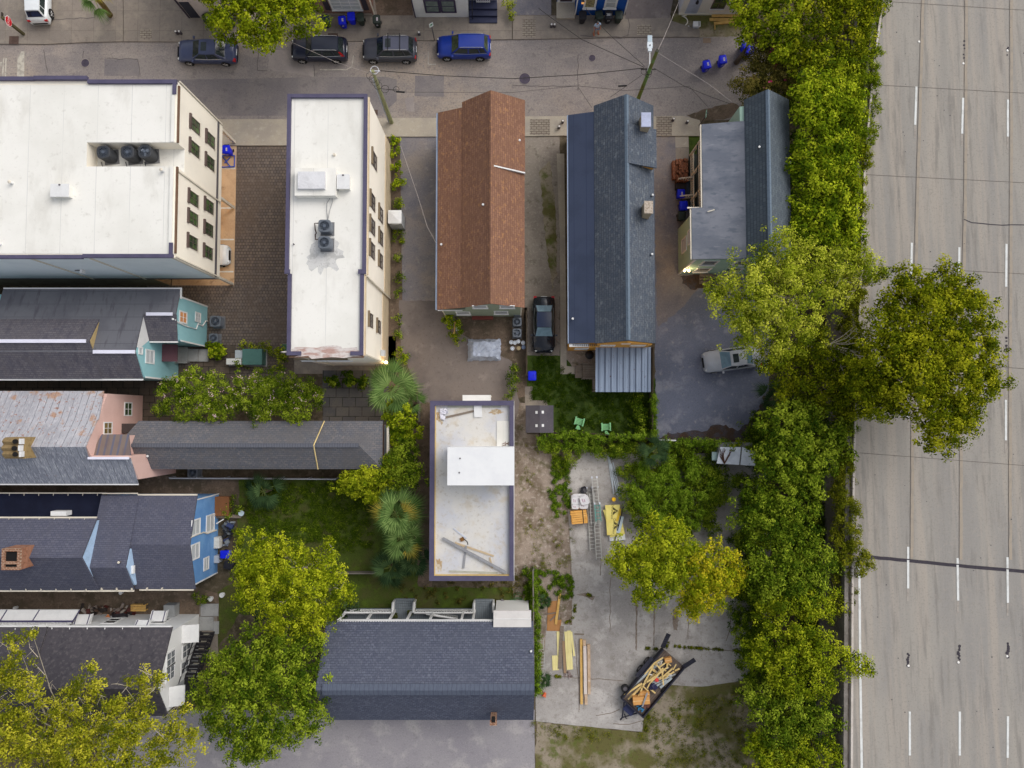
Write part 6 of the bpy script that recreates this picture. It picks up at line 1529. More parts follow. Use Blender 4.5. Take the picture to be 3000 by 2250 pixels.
for s in (-1,):
 mb=MB().cyl((1.9,s*(TW/2+.28),.45),.34,.2,18);wh=mb.build('spare_wheel',m_tyre,TR,local=True)
 MB().cyl((1.9,s*(TW/2+.28),.651),.18,.02,12).build('rim',plain('trailer_rim',96,92,96),wh,local=True)
def tloc(px,py,z):return g(1780+px/5.53,1830+py/5.53,z)
m_pine=M('pale_pine',srgb(222,194,132),[(3,.42,.66,srgb(198,168,104),.7),(14,.5,.75,srgb(232,210,160),.5)],rough=.85)
m_greyb=M('grey_scrap',srgb(176,184,186),[(3,.42,.66,srgb(150,158,162),.7)],rough=.85)
m_card=M('cardboard',srgb(204,150,88),[(2,.42,.66,srgb(188,136,78),.7),(10,.5,.75,srgb(214,164,104),.4)],rough=.9)
brd=[((270,1140),(560,950)),((330,1210),(560,980)),((380,1175),(760,790)),((490,1185),(560,1030)),((560,1020),(740,660)),((600,930),(730,690)),((640,930),(980,680)),((570,990),(660,1080)),((700,1050),(775,1110)),((800,650),(870,740)),((880,740),(905,980)),((760,620),(900,530)),((850,880),(1060,700)),((900,870),(1080,760)),((940,860),(1000,780)),((1060,730),(1110,640)),((1090,745),(1165,710)),((960,690),(975,600)),((700,930),(860,760)),((300,1130),(520,960)),((640,1030),(720,880)),((820,700),(930,620)),((740,850),(900,700)),((600,800),(760,620))]
for k,(a,b) in enumerate(brd):
 z=.62+.025*(k%12)+.2*(1 if k%3==0 else 0)
 plank('scrap_board',tloc(*a,z),tloc(*b,z+RND.uniform(-.03,.12)),RND.uniform(.09,.15),.04,m_pine,'pale pine scrap board jumbled on the trailer bed','board','pale scrap boards on the trailer')
for k,(a,b) in enumerate([((400,1010),(890,540)),((450,960),(840,620)),((520,900),(700,720)),((760,960),(1100,800)),((790,990),(960,900)),((850,1020),(1040,860)),((560,860),(720,700)),((700,990),(830,850))]):
 z=.60+.02*k
 plank('scrap_strip',tloc(*a,z),tloc(*b,z),RND.uniform(.1,.2),.03,m_greyb,'grey scrap strip under the pale boards on the trailer bed','scrap strip','grey scrap strips on the trailer')
for k in range(26):
 px,py=RND.uniform(700,1050),RND.uniform(600,900)
 q=tloc(px,py,.64+RND.uniform(0,.15));L_=RND.uniform(.25,.6);a=RND.uniform(0,3.1)
 plank('wood_offcut',q,q+Vector((L_*math.cos(a),L_*math.sin(a),RND.uniform(0,.1))),.09,.035,m_pine if k%2 else plain('white_offcut',220,214,204),'short offcut in the scrap heap at the rear of the trailer','offcut','offcuts on the trailer')
def carton(name,px0,py0,px1,py1,z,wd,h,label,tl=tloc):
 a,b=tl(px0,py0,z),tl(px1,py1,z);d=b-a;rz=math.atan2(d.y,d.x);c=(a+b)/2
 t=thing(name,label,'box',(c.x,c.y,z-h),rz,'cardboard boxes on the trailer')
 MB().box(-d.length/2,-wd/2,0,d.length/2,wd/2,h-.02).build('carton',m_card,t,local=True)
 MB().box(-d.length/2,-wd/2,h-.019,d.length/2,-.01,h).build('flap',m_card,t,local=True);MB().box(-d.length/2,.01,h-.019,d.length/2,wd/2,h).build('flap',m_card,t,local=True)
 MB().box(-d.length/2-.003,-.03,h+.0005,d.length/2+.003,.03,h+.003).build('packing_tape',plain('tape_tan',216,180,128,.5),t,local=True)
carton('cardboard_box',415,1245,685,1225,1.2,.62,.6,'large cardboard box at the front of the loaded trailer')
carton('cardboard_box',530,1130,680,1130,1.0,.4,.42,'smaller cardboard box behind the large box on the trailer')
carton('cardboard_box',930,590,1040,570,.95,.4,.35,'opened cardboard box at the rear of the loaded trailer')
mb=MB();q=tloc(745,1005,.8)
for k in range(8):
 mb.obox(q+Vector((RND.uniform(-.16,.16),RND.uniform(-.12,.12),RND.uniform(-.06,.06))),(.36,.3,.2),RND.uniform(0,3),rx=RND.uniform(-.5,.5),ry=RND.uniform(-.5,.5),taper=.8)
solo(mb,'rubbish_bag',plain('navy_bag',42,42,76,.5),'dark navy rubbish bag among the boards on the trailer','bag')
mb=MB();q=tloc(800,890,.9)
for k in range(5):mb.obox(q+Vector((RND.uniform(-.08,.08),RND.uniform(-.08,.08),0)),(.2,.16,.1),RND.uniform(0,3),rx=RND.uniform(-.4,.4))
solo(mb,'red_rag',plain('rag_red',214,78,70),'small red cloth on the scrap heap of the trailer','rag')
plank('metal_tube',tloc(560,1330,1.22),tloc(640,1100,1.22),.12,.08,m_galv,'grey metal tube lying across the large cardboard box','tube')
mb=MB();q=tloc(530,1350,.62)
for k in range(6):mb.obox(q+Vector((RND.uniform(-.3,.3),RND.uniform(-.2,.2),.06)),(.3,.1,.1),RND.uniform(0,3))
solo(mb,'plastic_container',plain('sky_blue_plastic',60,130,176),'blue plastic scraps in the front corner of the trailer','plastic scraps')
mb=MB();q=tloc(610,1330,.62)
for k in range(6):mb.obox(q+Vector((RND.uniform(-.3,.3),RND.uniform(-.2,.2),.08)),(.32,.2,.12),RND.uniform(0,3),rx=RND.uniform(-.4,.4))
solo(mb,'scrap_pile',plain('maroon_scrap',104,66,56),'maroon scraps beside the large cardboard box on the trailer','scrap')
# ================================================================ wheeled bins
m_bblue=M('bin_blue',srgb(14,34,216),[(1.5,.45,.7,srgb(10,24,186),.6),(12,.6,.8,srgb(40,70,226),.4)],rough=.45)
m_bdark=M('bin_green',srgb(42,52,46),[(1.5,.45,.7,srgb(34,42,38),.6),(12,.6,.8,srgb(60,68,62),.4)],rough=.55)
m_bblack=M('bin_black',srgb(34,34,42),[(1.5,.45,.7,srgb(26,26,32),.6),(12,.6,.8,srgb(54,54,62),.4)],rough=.55)
m_bnavy=M('bin_navy',srgb(18,40,92),[(1.5,.45,.7,srgb(12,26,64),.6)],rough=.5)
m_stick=M('bin_sticker',srgb(206,206,214),[(9,.45,.6,srgb(170,130,130),.6),(30,.5,.6,srgb(120,120,140),.5)],rough=.6)
def bin_(label,loc,rz,mat,sticker=True,s=1.0,grp=None,front=None):
 t=thing('wheeled_bin',label,'bin',loc,rz,grp or 'wheeled rubbish bins')
 mb=MB()
 rings=[(.20,.22,.05),(.24,.27,.3),(.27,.32,.8),(.285,.335,.95)]
 vs=[]
 for a,b,z in rings:
  c=.06
  vs+=[(-a+c,-b,z),(a-c,-b,z),(a,-b+c,z),(a,b-c,z),(a-c,b,z),(-a+c,b,z),(-a,b-c,z),(-a,-b+c,z)]
 fs=[(i*8+k,i*8+(k+1)%8,(i+1)*8+(k+1)%8,(i+1)*8+k) for i in range(3) for k in range(8)]+[list(range(8))[::-1],list(range(24,32))]
 mb.add([(x*s,y*s,z*s) for x,y,z in vs],fs).build('bin_body',mat,t,local=True)
 mb=MB();vs=[]
 for a,b,z in [(.32,.37,.955),(.33,.38,.99),(.29,.34,1.05),(.15,.2,1.075)]:
  c=.07
  vs+=[(-a+c,-b,z),(a-c,-b,z),(a,-b+c,z),(a,b-c,z),(a-c,b,z),(-a+c,b,z),(-a,b-c,z),(-a,-b+c,z)]
 mb.add([(x*s,y*s,z*s) for x,y,z in vs],fs).build('lid',mat,t,local=True)
 MB().tube([(-.2*s,.43*s,.93*s),(.2*s,.43*s,.93*s)],.025*s,6).build('handle',m_under,t,local=True)
 for x in (-.24,.24):
  mb=MB();a=[(x*s,(.24+.12*math.cos(q*.524))*s,(.12+.12*math.sin(q*.524))*s) for q in range(12)];b=[(p[0]+.05*s,p[1],p[2]) for p in a]
  mb.add(a+b,[list(range(12)),list(range(12,24))[::-1]]+[(k,(k+1)%12,(k+1)%12+12,k+12) for k in range(12)]);mb.build('wheel',m_tyre,t,local=True)
 if sticker:
  MB().box(.0*s,-.16*s,1.0765*s,.13*s,.12*s,1.079*s).build('label',m_stick,t,local=True)
  MB().add([(-.1*s,-.345*s,.62*s),(.1*s,-.345*s,.62*s),(.06*s,-.345*s,.74*s),(0,-.345*s,.78*s),(-.06*s,-.345*s,.74*s)],[(0,1,2,3,4)]).build('emblem',m_stick,t,local=True)
 return t
def text_part(parent,s,size,loc,rot,mat,name='lettering',extrude=.002):
 cu=bpy.data.curves.new(name,'FONT');cu.body=s;cu.size=size;cu.align_x='CENTER';cu.align_y='CENTER';cu.extrude=extrude
 o=bpy.data.objects.new(name,cu);COL.objects.link(o)
 dg=bpy.context.evaluated_depsgraph_get()
 me=bpy.data.meshes.new_from_object(o.evaluated_get(dg))
 bpy.data.objects.remove(o)
 me.materials.clear();me.materials.append(mat)
 o=bpy.data.objects.new(name,me);COL.objects.link(o);o.parent=parent;o.location=loc;o.rotation_euler=rot
 WL[o.name]=Vector((0,0,0))
 return o
def binpos(c,r,x,y,z=1.0):
 p=gT(c,r,x,y,z); return (p.x,p.y,0)
PV=.112
def B2_(label,c,r,x,y,rz,mat,sticker=True,z0=.012,s=1.0):
 p=gT(c,r,x,y,z0+1.03*s); return bin_(label,(p.x,p.y,z0),rz,mat,sticker,s)
B2_('blue recycling bin standing in the street, western one of the pair near the hedge',2,0,1686,555,.22,m_bblue)
B2_('blue recycling bin standing in the street, eastern one of the pair near the hedge',2,0,1825,512,.16,m_bblue)
B2_('blue bin with pale square label beside the brick house front',1,0,742,172,.1,m_bblue,True,PV)
B2_('plain blue bin right against the brick house front',1,0,820,138,.05,m_bblue,False,PV)
B2_('dark green bin touching the plain blue bin at the brick house',1,0,898,146,.08,m_bdark,False,PV)
B2_('dark green bin with small white label below the downspout of the brick house',1,0,1040,165,.05,m_bdark,True,PV)
bt=B2_('navy bin with open lid beside the yellow street tree',1,0,600,165,.3,m_bnavy,False,PV)
B2_('black bin at the western end of the row before the royal blue house',2,0,612,130,-.02,m_bblack,False,PV)
B2_('green bin turned slightly askew behind the person',2,0,755,128,.2,m_bdark,False,PV)
bt=B2_('black bin with white hand painted numbers before the royal blue house',2,0,838,128,-.02,m_bblack,False,PV)
text_part(bt,'281',.3,(0,-.02,1.079),(0,0,0),m_white);text_part(bt,'37',.22,(0,-.352,.72),(math.pi/2,0,0),m_white)
B2_('dark green bin at the eastern end of the row before the royal blue house',2,0,925,128,-.03,m_bdark,False,PV)
B2_('blue bin half hidden under the olive brown tree beside the street',2,0,2025,385,.3,m_bblue)
B2_('blue bin under the olive brown tree, the more hidden of two',2,0,2060,430,-.2,m_bblue)
B2_('blue bin beside the mint house porch, northern of two',2,0,1462,1672,0,m_bblue,True)
B2_('blue bin beside the mint house porch, southern of two',2,1,1485,118,.05,m_bblue,False,s=1.05)
B2_('dark green bin beside the mint house wall south of the blue bins',2,1,1468,205,0,m_bdark,False)
B2_('blue bin standing on the dark green lawn',2,1,174,1590,0,m_bblue,False,s=1.05)
B2_('bright blue bin at the back wall of the sky blue house',0,2,1940,1478,math.pi/2,m_bblue,False)
B2_('blue bin under the open parking edge of the cream building',0,0,1952,1290,0,m_bblue,True,.035)
B2_('black bin under the yellow street tree, westernmost of three',0,0,1780,150,.35,m_bblack,True,PV)
B2_('black bin under the yellow street tree, middle of three',0,0,1870,160,.35,m_bblack,False,PV)
B2_('dark navy bin under the yellow street tree, easternmost of three',0,0,1965,165,.3,m_bnavy,False,PV)
q0,q1=gT(0,0,1915,1345,.1),gT(0,0,2028,1445,.1)
mb=MB()
for a,b in (((1915,1345),(2028,1345)),((1915,1345),(1990,1440)),((1915,1445),(2028,1440)),((2028,1345),(2024,1440)),((1940,1410),(1990,1360))):
 mb.tube([gT(0,0,*a,.12),gT(0,0,*b,.12)],.05,5)
solo(mb,'metal_rack',plain('frame_blue',50,80,180),'blue metal frame lying on the tan parking floor below the blue bin','metal rack')
q=gT(0,2,2000,1570,.9);bin_('dark bin in the shaded corner behind the bright blue bin',(q.x-.2,q.y,.01),1.3,m_bblack,False)
# ================================================================ poles, wires, signs
m_pole=M('greenish_pole',srgb(150,152,112),[(2,.42,.66,srgb(116,112,80),.7,(3,3,.4)),(9,.5,.75,srgb(170,172,136),.5)],rough=.9)
m_pole2=M('mossy_pole',srgb(106,138,78),[(1.2,.46,.6,srgb(104,92,44),.8,(1,1,.4)),(9,.5,.75,srgb(110,140,82),.5)],rough=.9)
m_wire=M('black_wire',srgb(52,48,46),[(3,.4,.7,srgb(70,64,60),.5)],rough=.7)
def upole(label,base,top,mat):
 t=thing('utility_pole',label,'utility pole',base)
 MB().tube([base,Vector(base).lerp(top,.5),top],.17,12,.12).build('pole',mat,t)
 return t
b1=gT(1,0,1172,1058,.112);t1_=gT(1,0,1008,612,8.0)
PA=upole('weathered greenish utility pole with a conduit beside the narrow cream building',b1,t1_,m_pole)
MB().tube([b1+Vector((-.25,.05,0)),Vector(b1).lerp(t1_,.85)+Vector((-.22,.05,0))],.07,6).build('conduit',plain('conduit_grey',176,180,190),PA)
mb=MB();mb.ring(t1_+Vector((.1,.15,-.2)),.3,.03,16,5);mb.tube([t1_+Vector((-.25,.1,-.25)),t1_+Vector((.5,.1,-.25))],.05,5);mb.build('top_bracket',plain('bracket_steel',196,196,200),PA)
mb=MB()
for k in range(4):mb.ring(Vector(b1).lerp(t1_,.92-.06*k)+Vector((-.3+.1*k,0,0)),.3,.018,14,4)
mb.build('cable_loop',m_wire,PA)
b2=Vector((10.2,25.65,.112));t2_=g(*T(2,0,1255,438),10.0)
PB=upole('mossy green utility pole carrying the street lamp behind the orange house',b2,t2_,m_pole2)
MB().cyl(t2_+Vector((0,0,-.02)),.125,.04,12).build('pole_top',plain('pole_top_dark',52,54,40),PB)
def onB(z):return b2 .lerp(t2_,(z-.1)/9.9)
hd=gT(2,0,1190,380,7.7)
at=onB(7.2)
arm=thing('street_lamp','pale street lamp head on a long thin arm reaching over the street','street lamp',at)
MB().tube([at+Vector((-.1,.1,0)),Vector((hd.x,hd.y-1.5,7.6)),Vector((hd.x,hd.y-.6,7.7))],.045,6).build('arm',m_white,arm)
mb=MB();
for (dy0_,dy1_,w_) in ((-.6,-.35,.14),(-.348,.1,.2),(.102,.62,.17)):mb.box(hd.x-w_,hd.y+dy0_,7.62,hd.x+w_,hd.y+dy1_,7.8)
lh=mb.build('lamp_head',plain('lamp_grey',206,214,220,.5),arm)
MB().cyl((hd.x,hd.y-.15,7.802),.05,.06,8).build('photocell',m_dkg,lh)
MB().box(hd.x-.15,hd.y+.12,7.801,hd.x+.15,hd.y+.6,7.815).build('lamp_cover',plain('cover_blue_grey',170,186,196,.4),lh)
mb=MB()
for k in range(5):
 q=onB(7.3-.12*k);mb.ring(q+Vector((RND.uniform(-.35,.1),RND.uniform(-.1,.2),0)),RND.uniform(.15,.32),.018,12,4)
mb.tube([onB(7.2)+Vector((-.6,.2,0)),onB(7.2)+Vector((.55,.2,0))],.05,5)
mb.build('cable_loop',m_wire,PB)
def wire(label,pts,r=.02,mat=None):
 """pts: list of (c, x, y, z)"""
 P=[gT(c,0,x,y,z) for c,x,y,z in pts]
 Q=[]
 for i in range(len(P)-1):
  for j in range(8):
   s=j/8;q=P[i].lerp(P[i+1],s);Q.append(q)
 Q.append(P[-1])
 return solo(MB().tube(Q,r,4),'overhead_wire',mat or m_wire,label,'wire','overhead wires above the street')
wire('overhead wire spanning between the two utility poles above the street',[(2,1140,588,7.3),(2,600,645,7.0),(2,0,680,6.9),(1,1620,655,7.1),(1,1030,608,7.7)],.03)
wire('overhead wire running from the mossy pole to the royal blue house',[(2,1150,575,7.3),(2,870,325,6.2),(2,720,175,5.4),(2,640,75,5.0)])
wire('overhead wire running from the mossy pole far past the white clapboard houses',[(2,1140,580,7.3),(2,600,340,6.5),(2,320,140,6.0),(2,230,70,5.6)],.024)
wire('overhead wire from the mossy pole eastward to the mint house gable',[(2,1230,590,7.2),(2,1480,740,6.9),(2,1700,830,6.7),(2,1890,900,6.5)])
wire('pale overhead wire passing from the mossy pole toward the hedge',[(2,1250,450,9.6),(2,1560,640,8.6),(2,1690,720,8.0),(2,1900,880,6.8)],.014,plain('pale_wire',176,166,160))
wire('low cable looping from the orange house gable to the mint house',[(2,690,930,6.2),(2,565,742,6.4),(2,980,782,6.0),(2,1530,745,6.2),(2,1690,920,6.0)],.016)
wire('black cable with a thick splice hanging over the street near the mossy pole',[(2,850,840,6.2),(2,1120,650,7.0)],.016)
wire('low cable from the weathered pole passing above the brown roof',[(1,1050,760,6.5),(1,1280,796,6.4),(1,2212,800,6.4),(2,560,742,6.4)],.013)
wire('thin wire slanting from the weathered pole to the dark blue wagon side of the street',[(1,1005,640,7.6),(1,700,540,6.6),(1,330,375,6.0),(1,-300,100,5.5)],.013,plain('pale_wire',176,166,160))
wire('dashed looking cable sloping down beside the brown roofed house',[(1,1250,1260,4.6),(1,1400,1700,4.4),(1,1480,1960,4.2),(1,1555,2100,4.1)],.016,plain('pale_wire',176,166,160))
wire('bright cable from the mossy pole top to the white house across the street',[(2,1258,440,9.6),(2,1310,330,8.0),(2,1370,190,6.0),(2,1440,20,4.6)],.016,plain('pale_wire',176,166,160))
mb=MB().tube([gT(2,0,918,745,6.1),gT(2,0,992,740,6.1)],.07,6);solo(mb,'cable_splice',m_under,'thick black splice on the low cable west of the mossy pole','cable splice')
mb=MB().tube([gT(1,0,1212,792,6.4),gT(1,0,1285,797,6.4)],.07,6);solo(mb,'cable_splice',m_under,'thick black splice on the low cable east of the weathered pole','cable splice')
mb=MB();mb.ring(gT(1,0,1115,770,6.4),.3,.02,14,4);mb.ring(gT(1,0,1212,772,6.4),.22,.02,14,4);mb.tube([gT(1,0,1090,768,6.4),gT(1,0,1230,778,6.4)],.02,4)
solo(mb,'cable_coil',m_wire,'pair of coiled cable loops hanging beside the weathered pole','cable')
b0=g(74,103,.112);sp_=g(25,62,2.15);sp_.z=2.15
b0=Vector((sp_.x-.12,sp_.y,.112))
t=thing('stop_sign','red octagonal STOP sign on a thick wooden post at the corner','sign',b0)
MB().box(b0 .x-.1,b0 .y-.1,.112,b0 .x+.1,b0 .y+.1,2.7).build('post',M('dark_post',srgb(84,78,52),[(4,.45,.7,srgb(64,58,38),.7)],rough=.95),t)
mb=MB();pts=[(.40*math.cos(math.pi/8+k*math.pi/4),.40*math.sin(math.pi/8+k*math.pi/4)) for k in range(8)]
xs_=b0 .x+.105
def octo(r,x0,x1):
 q=[(r*math.cos(math.pi/8+k*math.pi/4),r*math.sin(math.pi/8+k*math.pi/4)) for k in range(8)]
 return MB().add([(x0,b0 .y+a,2.15+c) for a,c in q]+[(x1,b0 .y+a,2.15+c) for a,c in q],[list(range(8)),list(range(8,16))[::-1]]+[(k,(k+1)%8,(k+1)%8+8,k+8) for k in range(8)])
octo(.43,xs_,xs_+.02).build('sign_border',m_white,t)
pl=octo(.39,xs_+.0205,xs_+.03).build('sign_face',M('stop_red',srgb(196,20,36),[(5,.45,.7,srgb(180,16,30),.5)],rough=.5),t)
text_part(t,'STOP',.30,(xs_+.034-b0 .x,0,2.15-b0 .z),(math.pi/2,0,math.pi/2),m_white)
MB().box(b0 .x-.2,b0 .y+.02,2.45,b0 .x-.102,b0 .y+.5,2.62).build('name_plate',plain('dark_plate',66,58,50),t)
for (bx_,by_,sx_,sy_,z,lb,nm,c1) in [(1273,118,1274,64,2.5,'thin dark post with a small white and green parking sign at the kerb','parking_sign',srgb(220,228,222)),(2076,300,2069,334,2.4,'slim post with a pale green street sign beside the mint house verge','street_sign',srgb(120,176,150))]:
 if nm=='parking_sign':bb=g(bx_,by_,.112)
 else:
  bb=g(sx_,sy_,z);bb.z=.016;bb.x+=.05
 t=thing(nm,lb,'sign',bb)
 MB().tube([bb,bb+Vector((0,0,z+.3))],.045,8).build('post',m_dkg,t)
 if nm=='parking_sign':
  rot=Matrix.Rotation(.5,3,'Z')
  mb=MB();mb.obox(bb+Vector((.0,-.06,z)),(.36,.02,.52),.5);mb.build('sign_plate',M('sign_white',c1,rough=.5),t)
  MB().obox(bb+Vector((.006,-.075,z+.05)),(.18,.008,.2),.5).build('sign_symbol',plain('sign_green',70,130,96),t)
 else:
  MB().obox(bb+Vector((-.06,0,z)),(.02,.62,.3),-.1).build('sign_plate',M('sign_green_pale',c1,[(6,.5,.6,srgb(200,222,214),.8)],rough=.5),t)
  # ================================================================ person beside the bins
m_skin=M('skin',srgb(176,118,88),[(8,.45,.7,srgb(160,104,78),.5)],rough=.6)
m_shirt=M('pale_blue_shirt',srgb(176,196,218),[(6,.42,.66,srgb(150,172,198),.7)],rough=.9)
m_shorts=M('grey_blue_shorts',srgb(118,132,158),[(6,.42,.66,srgb(96,110,136),.7)],rough=.9)
m_shoe=M('tan_shoes',srgb(166,96,66),[(8,.45,.7,srgb(140,80,56),.6)],rough=.7)
m_hair=M('grey_hair',srgb(120,116,116),[(9,.45,.7,srgb(90,86,88),.6)],rough=.9)
def skin_mesh(name,verts,edges,radii,root,mat,parent,sub=2):
 me=bpy.data.meshes.new(name);me.from_pydata(verts,edges,[])
 o=bpy.data.objects.new(name,me);COL.objects.link(o)
 md=o.modifiers.new('skin','SKIN');md.use_smooth_shade=True
 for i,r in enumerate(radii):
  me.skin_vertices[0].data[i].radius=(r,r) if not isinstance(r,tuple) else r
  me.skin_vertices[0].data[i].use_root=(i==root)
 s=o.modifiers.new('sub','SUBSURF');s.levels=sub;s.render_levels=sub
 dg=bpy.context.evaluated_depsgraph_get()
 me2=bpy.data.meshes.new_from_object(o.evaluated_get(dg))
 bpy.data.objects.remove(o)
 me2 .materials.clear();me2 .materials.append(mat)
 o=bpy.data.objects.new(name,me2);COL.objects.link(o);o.parent=parent;WL[o.name]=Vector((0,0,0))
 return o
pp=g(1745.5,97,.112)
PER=thing('person','person in pale blue shirt and grey shorts standing on the pavement beside the bins','person',(pp.x,pp.y,.112),.25)
V=[(0,0,.98),(0,0,1.15),(0,.0,1.34),(0,.0,1.46),(0,-.01,1.54),(0,-.015,1.62),(0,-.02,1.72)]
E=[(0,1),(1,2),(2,3),(3,4),(4,5),(5,6)]
Rr=[(.15,.11),(.14,.10),(.17,.115),(.12,.09),.055,(.078,.092),(.07,.082)]
for s in (-1,1):
 i=len(V)
 V+=[(s*.11,0,.86),(s*.17,-.02,.50),(s*.19,.02,.09),(s*.20,-.13,.035)]
 E+=[(0,i),(i,i+1),(i+1,i+2),(i+2,i+3)];Rr+=[.095,.062,.043,(.045,.03)]
 i=len(V)
 V+=[(s*.20,0,1.40),(s*.28,.0,1.14),(s*.27,-.12,.92),(s*.27,-.16,.84)]
 E+=[(2,i),(i,i+1),(i+1,i+2),(i+2,i+3)];Rr+=[.06,.045,.032,(.036,.018)]
 for k,(dx,dy,L_) in enumerate(((-.030,-.01,.075),(-.010,-.014,.085),(.010,-.014,.08),(.030,-.01,.065))):
  j=len(V);V+=[(s*.27+dx,-.17+dy,.80),(s*.27+dx,-.16+dy,.80-L_)]
  E+=[(i+3,j),(j,j+1)];Rr+=[.010,.008]
 j=len(V);V+=[(s*.27-s*.045,-.19,.85),(s*.27-s*.055,-.205,.80)];E+=[(i+2,j),(j,j+1)];Rr+=[.012,.009]
skin_mesh('body',V,E,Rr,0,m_skin,PER)
skin_mesh('shirt',[(0,0,.95),(0,0,1.15),(0,0,1.36),(0,0,1.46),(.2,0,1.41),(.27,0,1.20),(-.2,0,1.41),(-.27,0,1.20)],[(0,1),(1,2),(2,3),(2,4),(4,5),(2,6),(6,7)],[(.185,.15),(.175,.14),(.20,.145),(.11,.09),.085,.075,.085,.075],0,m_shirt,PER)
skin_mesh('shorts',[(0,0,.96),(.12,0,.84),(.165,-.015,.52),(-.12,0,.84),(-.165,-.015,.52)],[(0,1),(1,2),(0,3),(3,4)],[(.17,.135),.125,.105,.125,.105],0,m_shorts,PER)
mb=MB()
for s in (-1,1):mb.obox((s*.20,-.07,.045),(.11,.28,.09),0,taper=1.1)
mb.build('shoes',m_shoe,PER,local=True)
skin_mesh('hair',[(0,.02,1.66),(0,.0,1.745),(0,-.03,1.78)],[(0,1),(1,2)],[(.082,.09),(.085,.09),(.06,.06)],0,m_hair,PER)
mb=MB()
for s in (-1,1):mb.cyl((s*.03,-.118,1.665),.012,.012,8)
mb.obox((0,-.12,1.64),(.022,.04,.05));mb.obox((0,-.105,1.60),(.05,.02,.012))
mb.build('face',plain('face_dark',110,70,56),PER,local=True)
# ================================================================ things in the yards
def P2(x,y,z=0.0):return gT(2,2,x,y,z)
def P3(x,y,z=0.0):return gT(2,3,x,y,z)
m_pinew=M('yellow_pine',srgb(206,166,96),[(3,.42,.66,srgb(184,144,78),.7),(14,.5,.75,srgb(220,184,120),.5)],rough=.85)
for k,(a,b,z,lb) in enumerate([((1725,140),(1985,140),.14,'pale pine board in the stack before the white house, the one against the wall'),((1705,172),(1965,175),.14,'pale pine board in the stack before the white house, middle one'),((1745,206),(1920,190),.14,'pale pine board in the stack before the white house, southernmost long one'),((1751,196),(1751,258),.10,'short pine board standing out southward from the stack before the white house')]):
 plank('lumber_board',gT(2,0,*a,z-.1),gT(2,0,*b,z-.1),.24 if k<3 else.08,.1,m_pinew,lb,'board','pine boards before the white house')
c0=gT(2,0,1598,205,.5)
t=thing('plastic_crate','white grey plastic box with slotted lid on the dirt before the white house','box',(c0 .x,c0 .y,.016))
MB().obox((0,0,.21),(.58,.42,.42),taper=.85).build('crate_body',plain('crate_grey',196,200,206),t,local=True)
MB().box(-.31,-.23,.421,.31,.23,.47).build('lid',m_white,t,local=True)
mb=MB();[mb.box(.12,-.18+.05*k,.4705,.27,-.15+.05*k,.475) for k in range(8)];mb.build('lid_slot',m_dkg,t,local=True)
pts=[gT(2,0,1508+0,135,.06)]
for k in range(14):
 a=1.2-k*.28;pts.append(gT(2,0,1440+78*math.cos(a),185-50*math.sin(a),.06))
solo(MB().tube(pts,.045,6),'white_hose',plain('hose_cream',228,222,206),'thick cream hose curving over the dirt before the white house','hose')
solo(MB().obox(gT(2,0,1521,238,.02)+Vector((0,0,.01)),(.28,.26,.02),.5),'paper_sheet',m_white,'white paper sheet lying near the cream hose','paper')
a,b=gT(1,1,1825,1262,.9),gT(1,1,2113,1455,.7)
mb=MB();nx_,ny_=16,12;pts=[]
for i in range(nx_+1):
 for j in range(ny_+1):
  u,v=i/nx_,j/ny_
  edge=min(u,1-u,v,1-v)
  z=.02+.75*min(1,edge*6)+RND.uniform(-.05,.05)*(1 if edge>0 else.3)
  z+=.08*math.sin(u*9+v*4)*(edge>0)
  pts.append((a.x+(b.x-a.x)*u+RND.uniform(-.05,.05),b.y+(a.y-b.y)*v+RND.uniform(-.05,.05),max(.015,z)))
mb.add(pts,[(i*(ny_+1)+j,(i+1)*(ny_+1)+j,(i+1)*(ny_+1)+j+1,i*(ny_+1)+j+1) for i in range(nx_) for j in range(ny_)])
o=solo(mb,'tarpaulin',M('pale_tarp',srgb(176,184,200),[(2,.42,.64,srgb(156,164,182),.8),(8,.52,.72,srgb(206,212,224),.6),(3,.66,.74,srgb(120,104,104),.6)],rough=.55),'crumpled pale grey tarpaulin over a pile behind the brown roofed house','tarpaulin')
def Z6(x,y,z):return g(1450+x/6.144,830+y/6.144,z)
for x,y,fan,lb in ((400,690,False,'grey condenser with dark still fan beside the sage house, nearer the wall'),(398,890,True,'grey condenser with pale fan blades showing beside the white lidded pails')):
 p=Z6(x,y,.95);condenser('condenser',lb,(p.x,p.y,.012),.36,.9,m_acgrey,'condensers behind the brown roofed house',0,fan=fan,sq=7)
p=Z6(400,552,.9);solo(MB().box(p.x-.24,p.y-.2,.01,p.x+.24,p.y+.2,.9).box(p.x-.26,p.y-.22,.902,p.x+.26,p.y+.22,.95),'meter_cabinet',m_acgrey,'grey square cabinet against the sage wall beside the condensers','cabinet')
for k,(x,y,lb) in enumerate(((295,1060,'white lidded pail, westernmost of the upper row'),(360,1068,'white lidded pail, second from the west in the upper row'),(420,1045,'white lidded pail, third from the west, just below the condenser'),(508,1070,'white lidded pail next to the fence'),(516,1150,'bluish lidded pail next to the fence'),(315,1172,'white lidded pail standing alone at the southwest of the group'),(428,1168,'tan open pail among the white lidded pails'))):
 p=Z6(x,y,.42)
 t=thing('pail',lb,'pail',(p.x,p.y,.012),0,'pails behind the brown roofed house')
 mt=plain('pail_tan',176,156,118) if k==6 else plain('pail_blue',130,146,178) if k==4 else plain('pail_white',206,212,220)
 MB().cyl((0,0,0),.14,.38,16,.16).build('pail_body',mt,t,local=True)
 MB().cyl((0,0,.381),.17,.03,16).build('lid',mt,t,local=True);MB().ring((0,0,.415),.1,.01,14,4).build('lid_ring',m_acgrey,t,local=True)
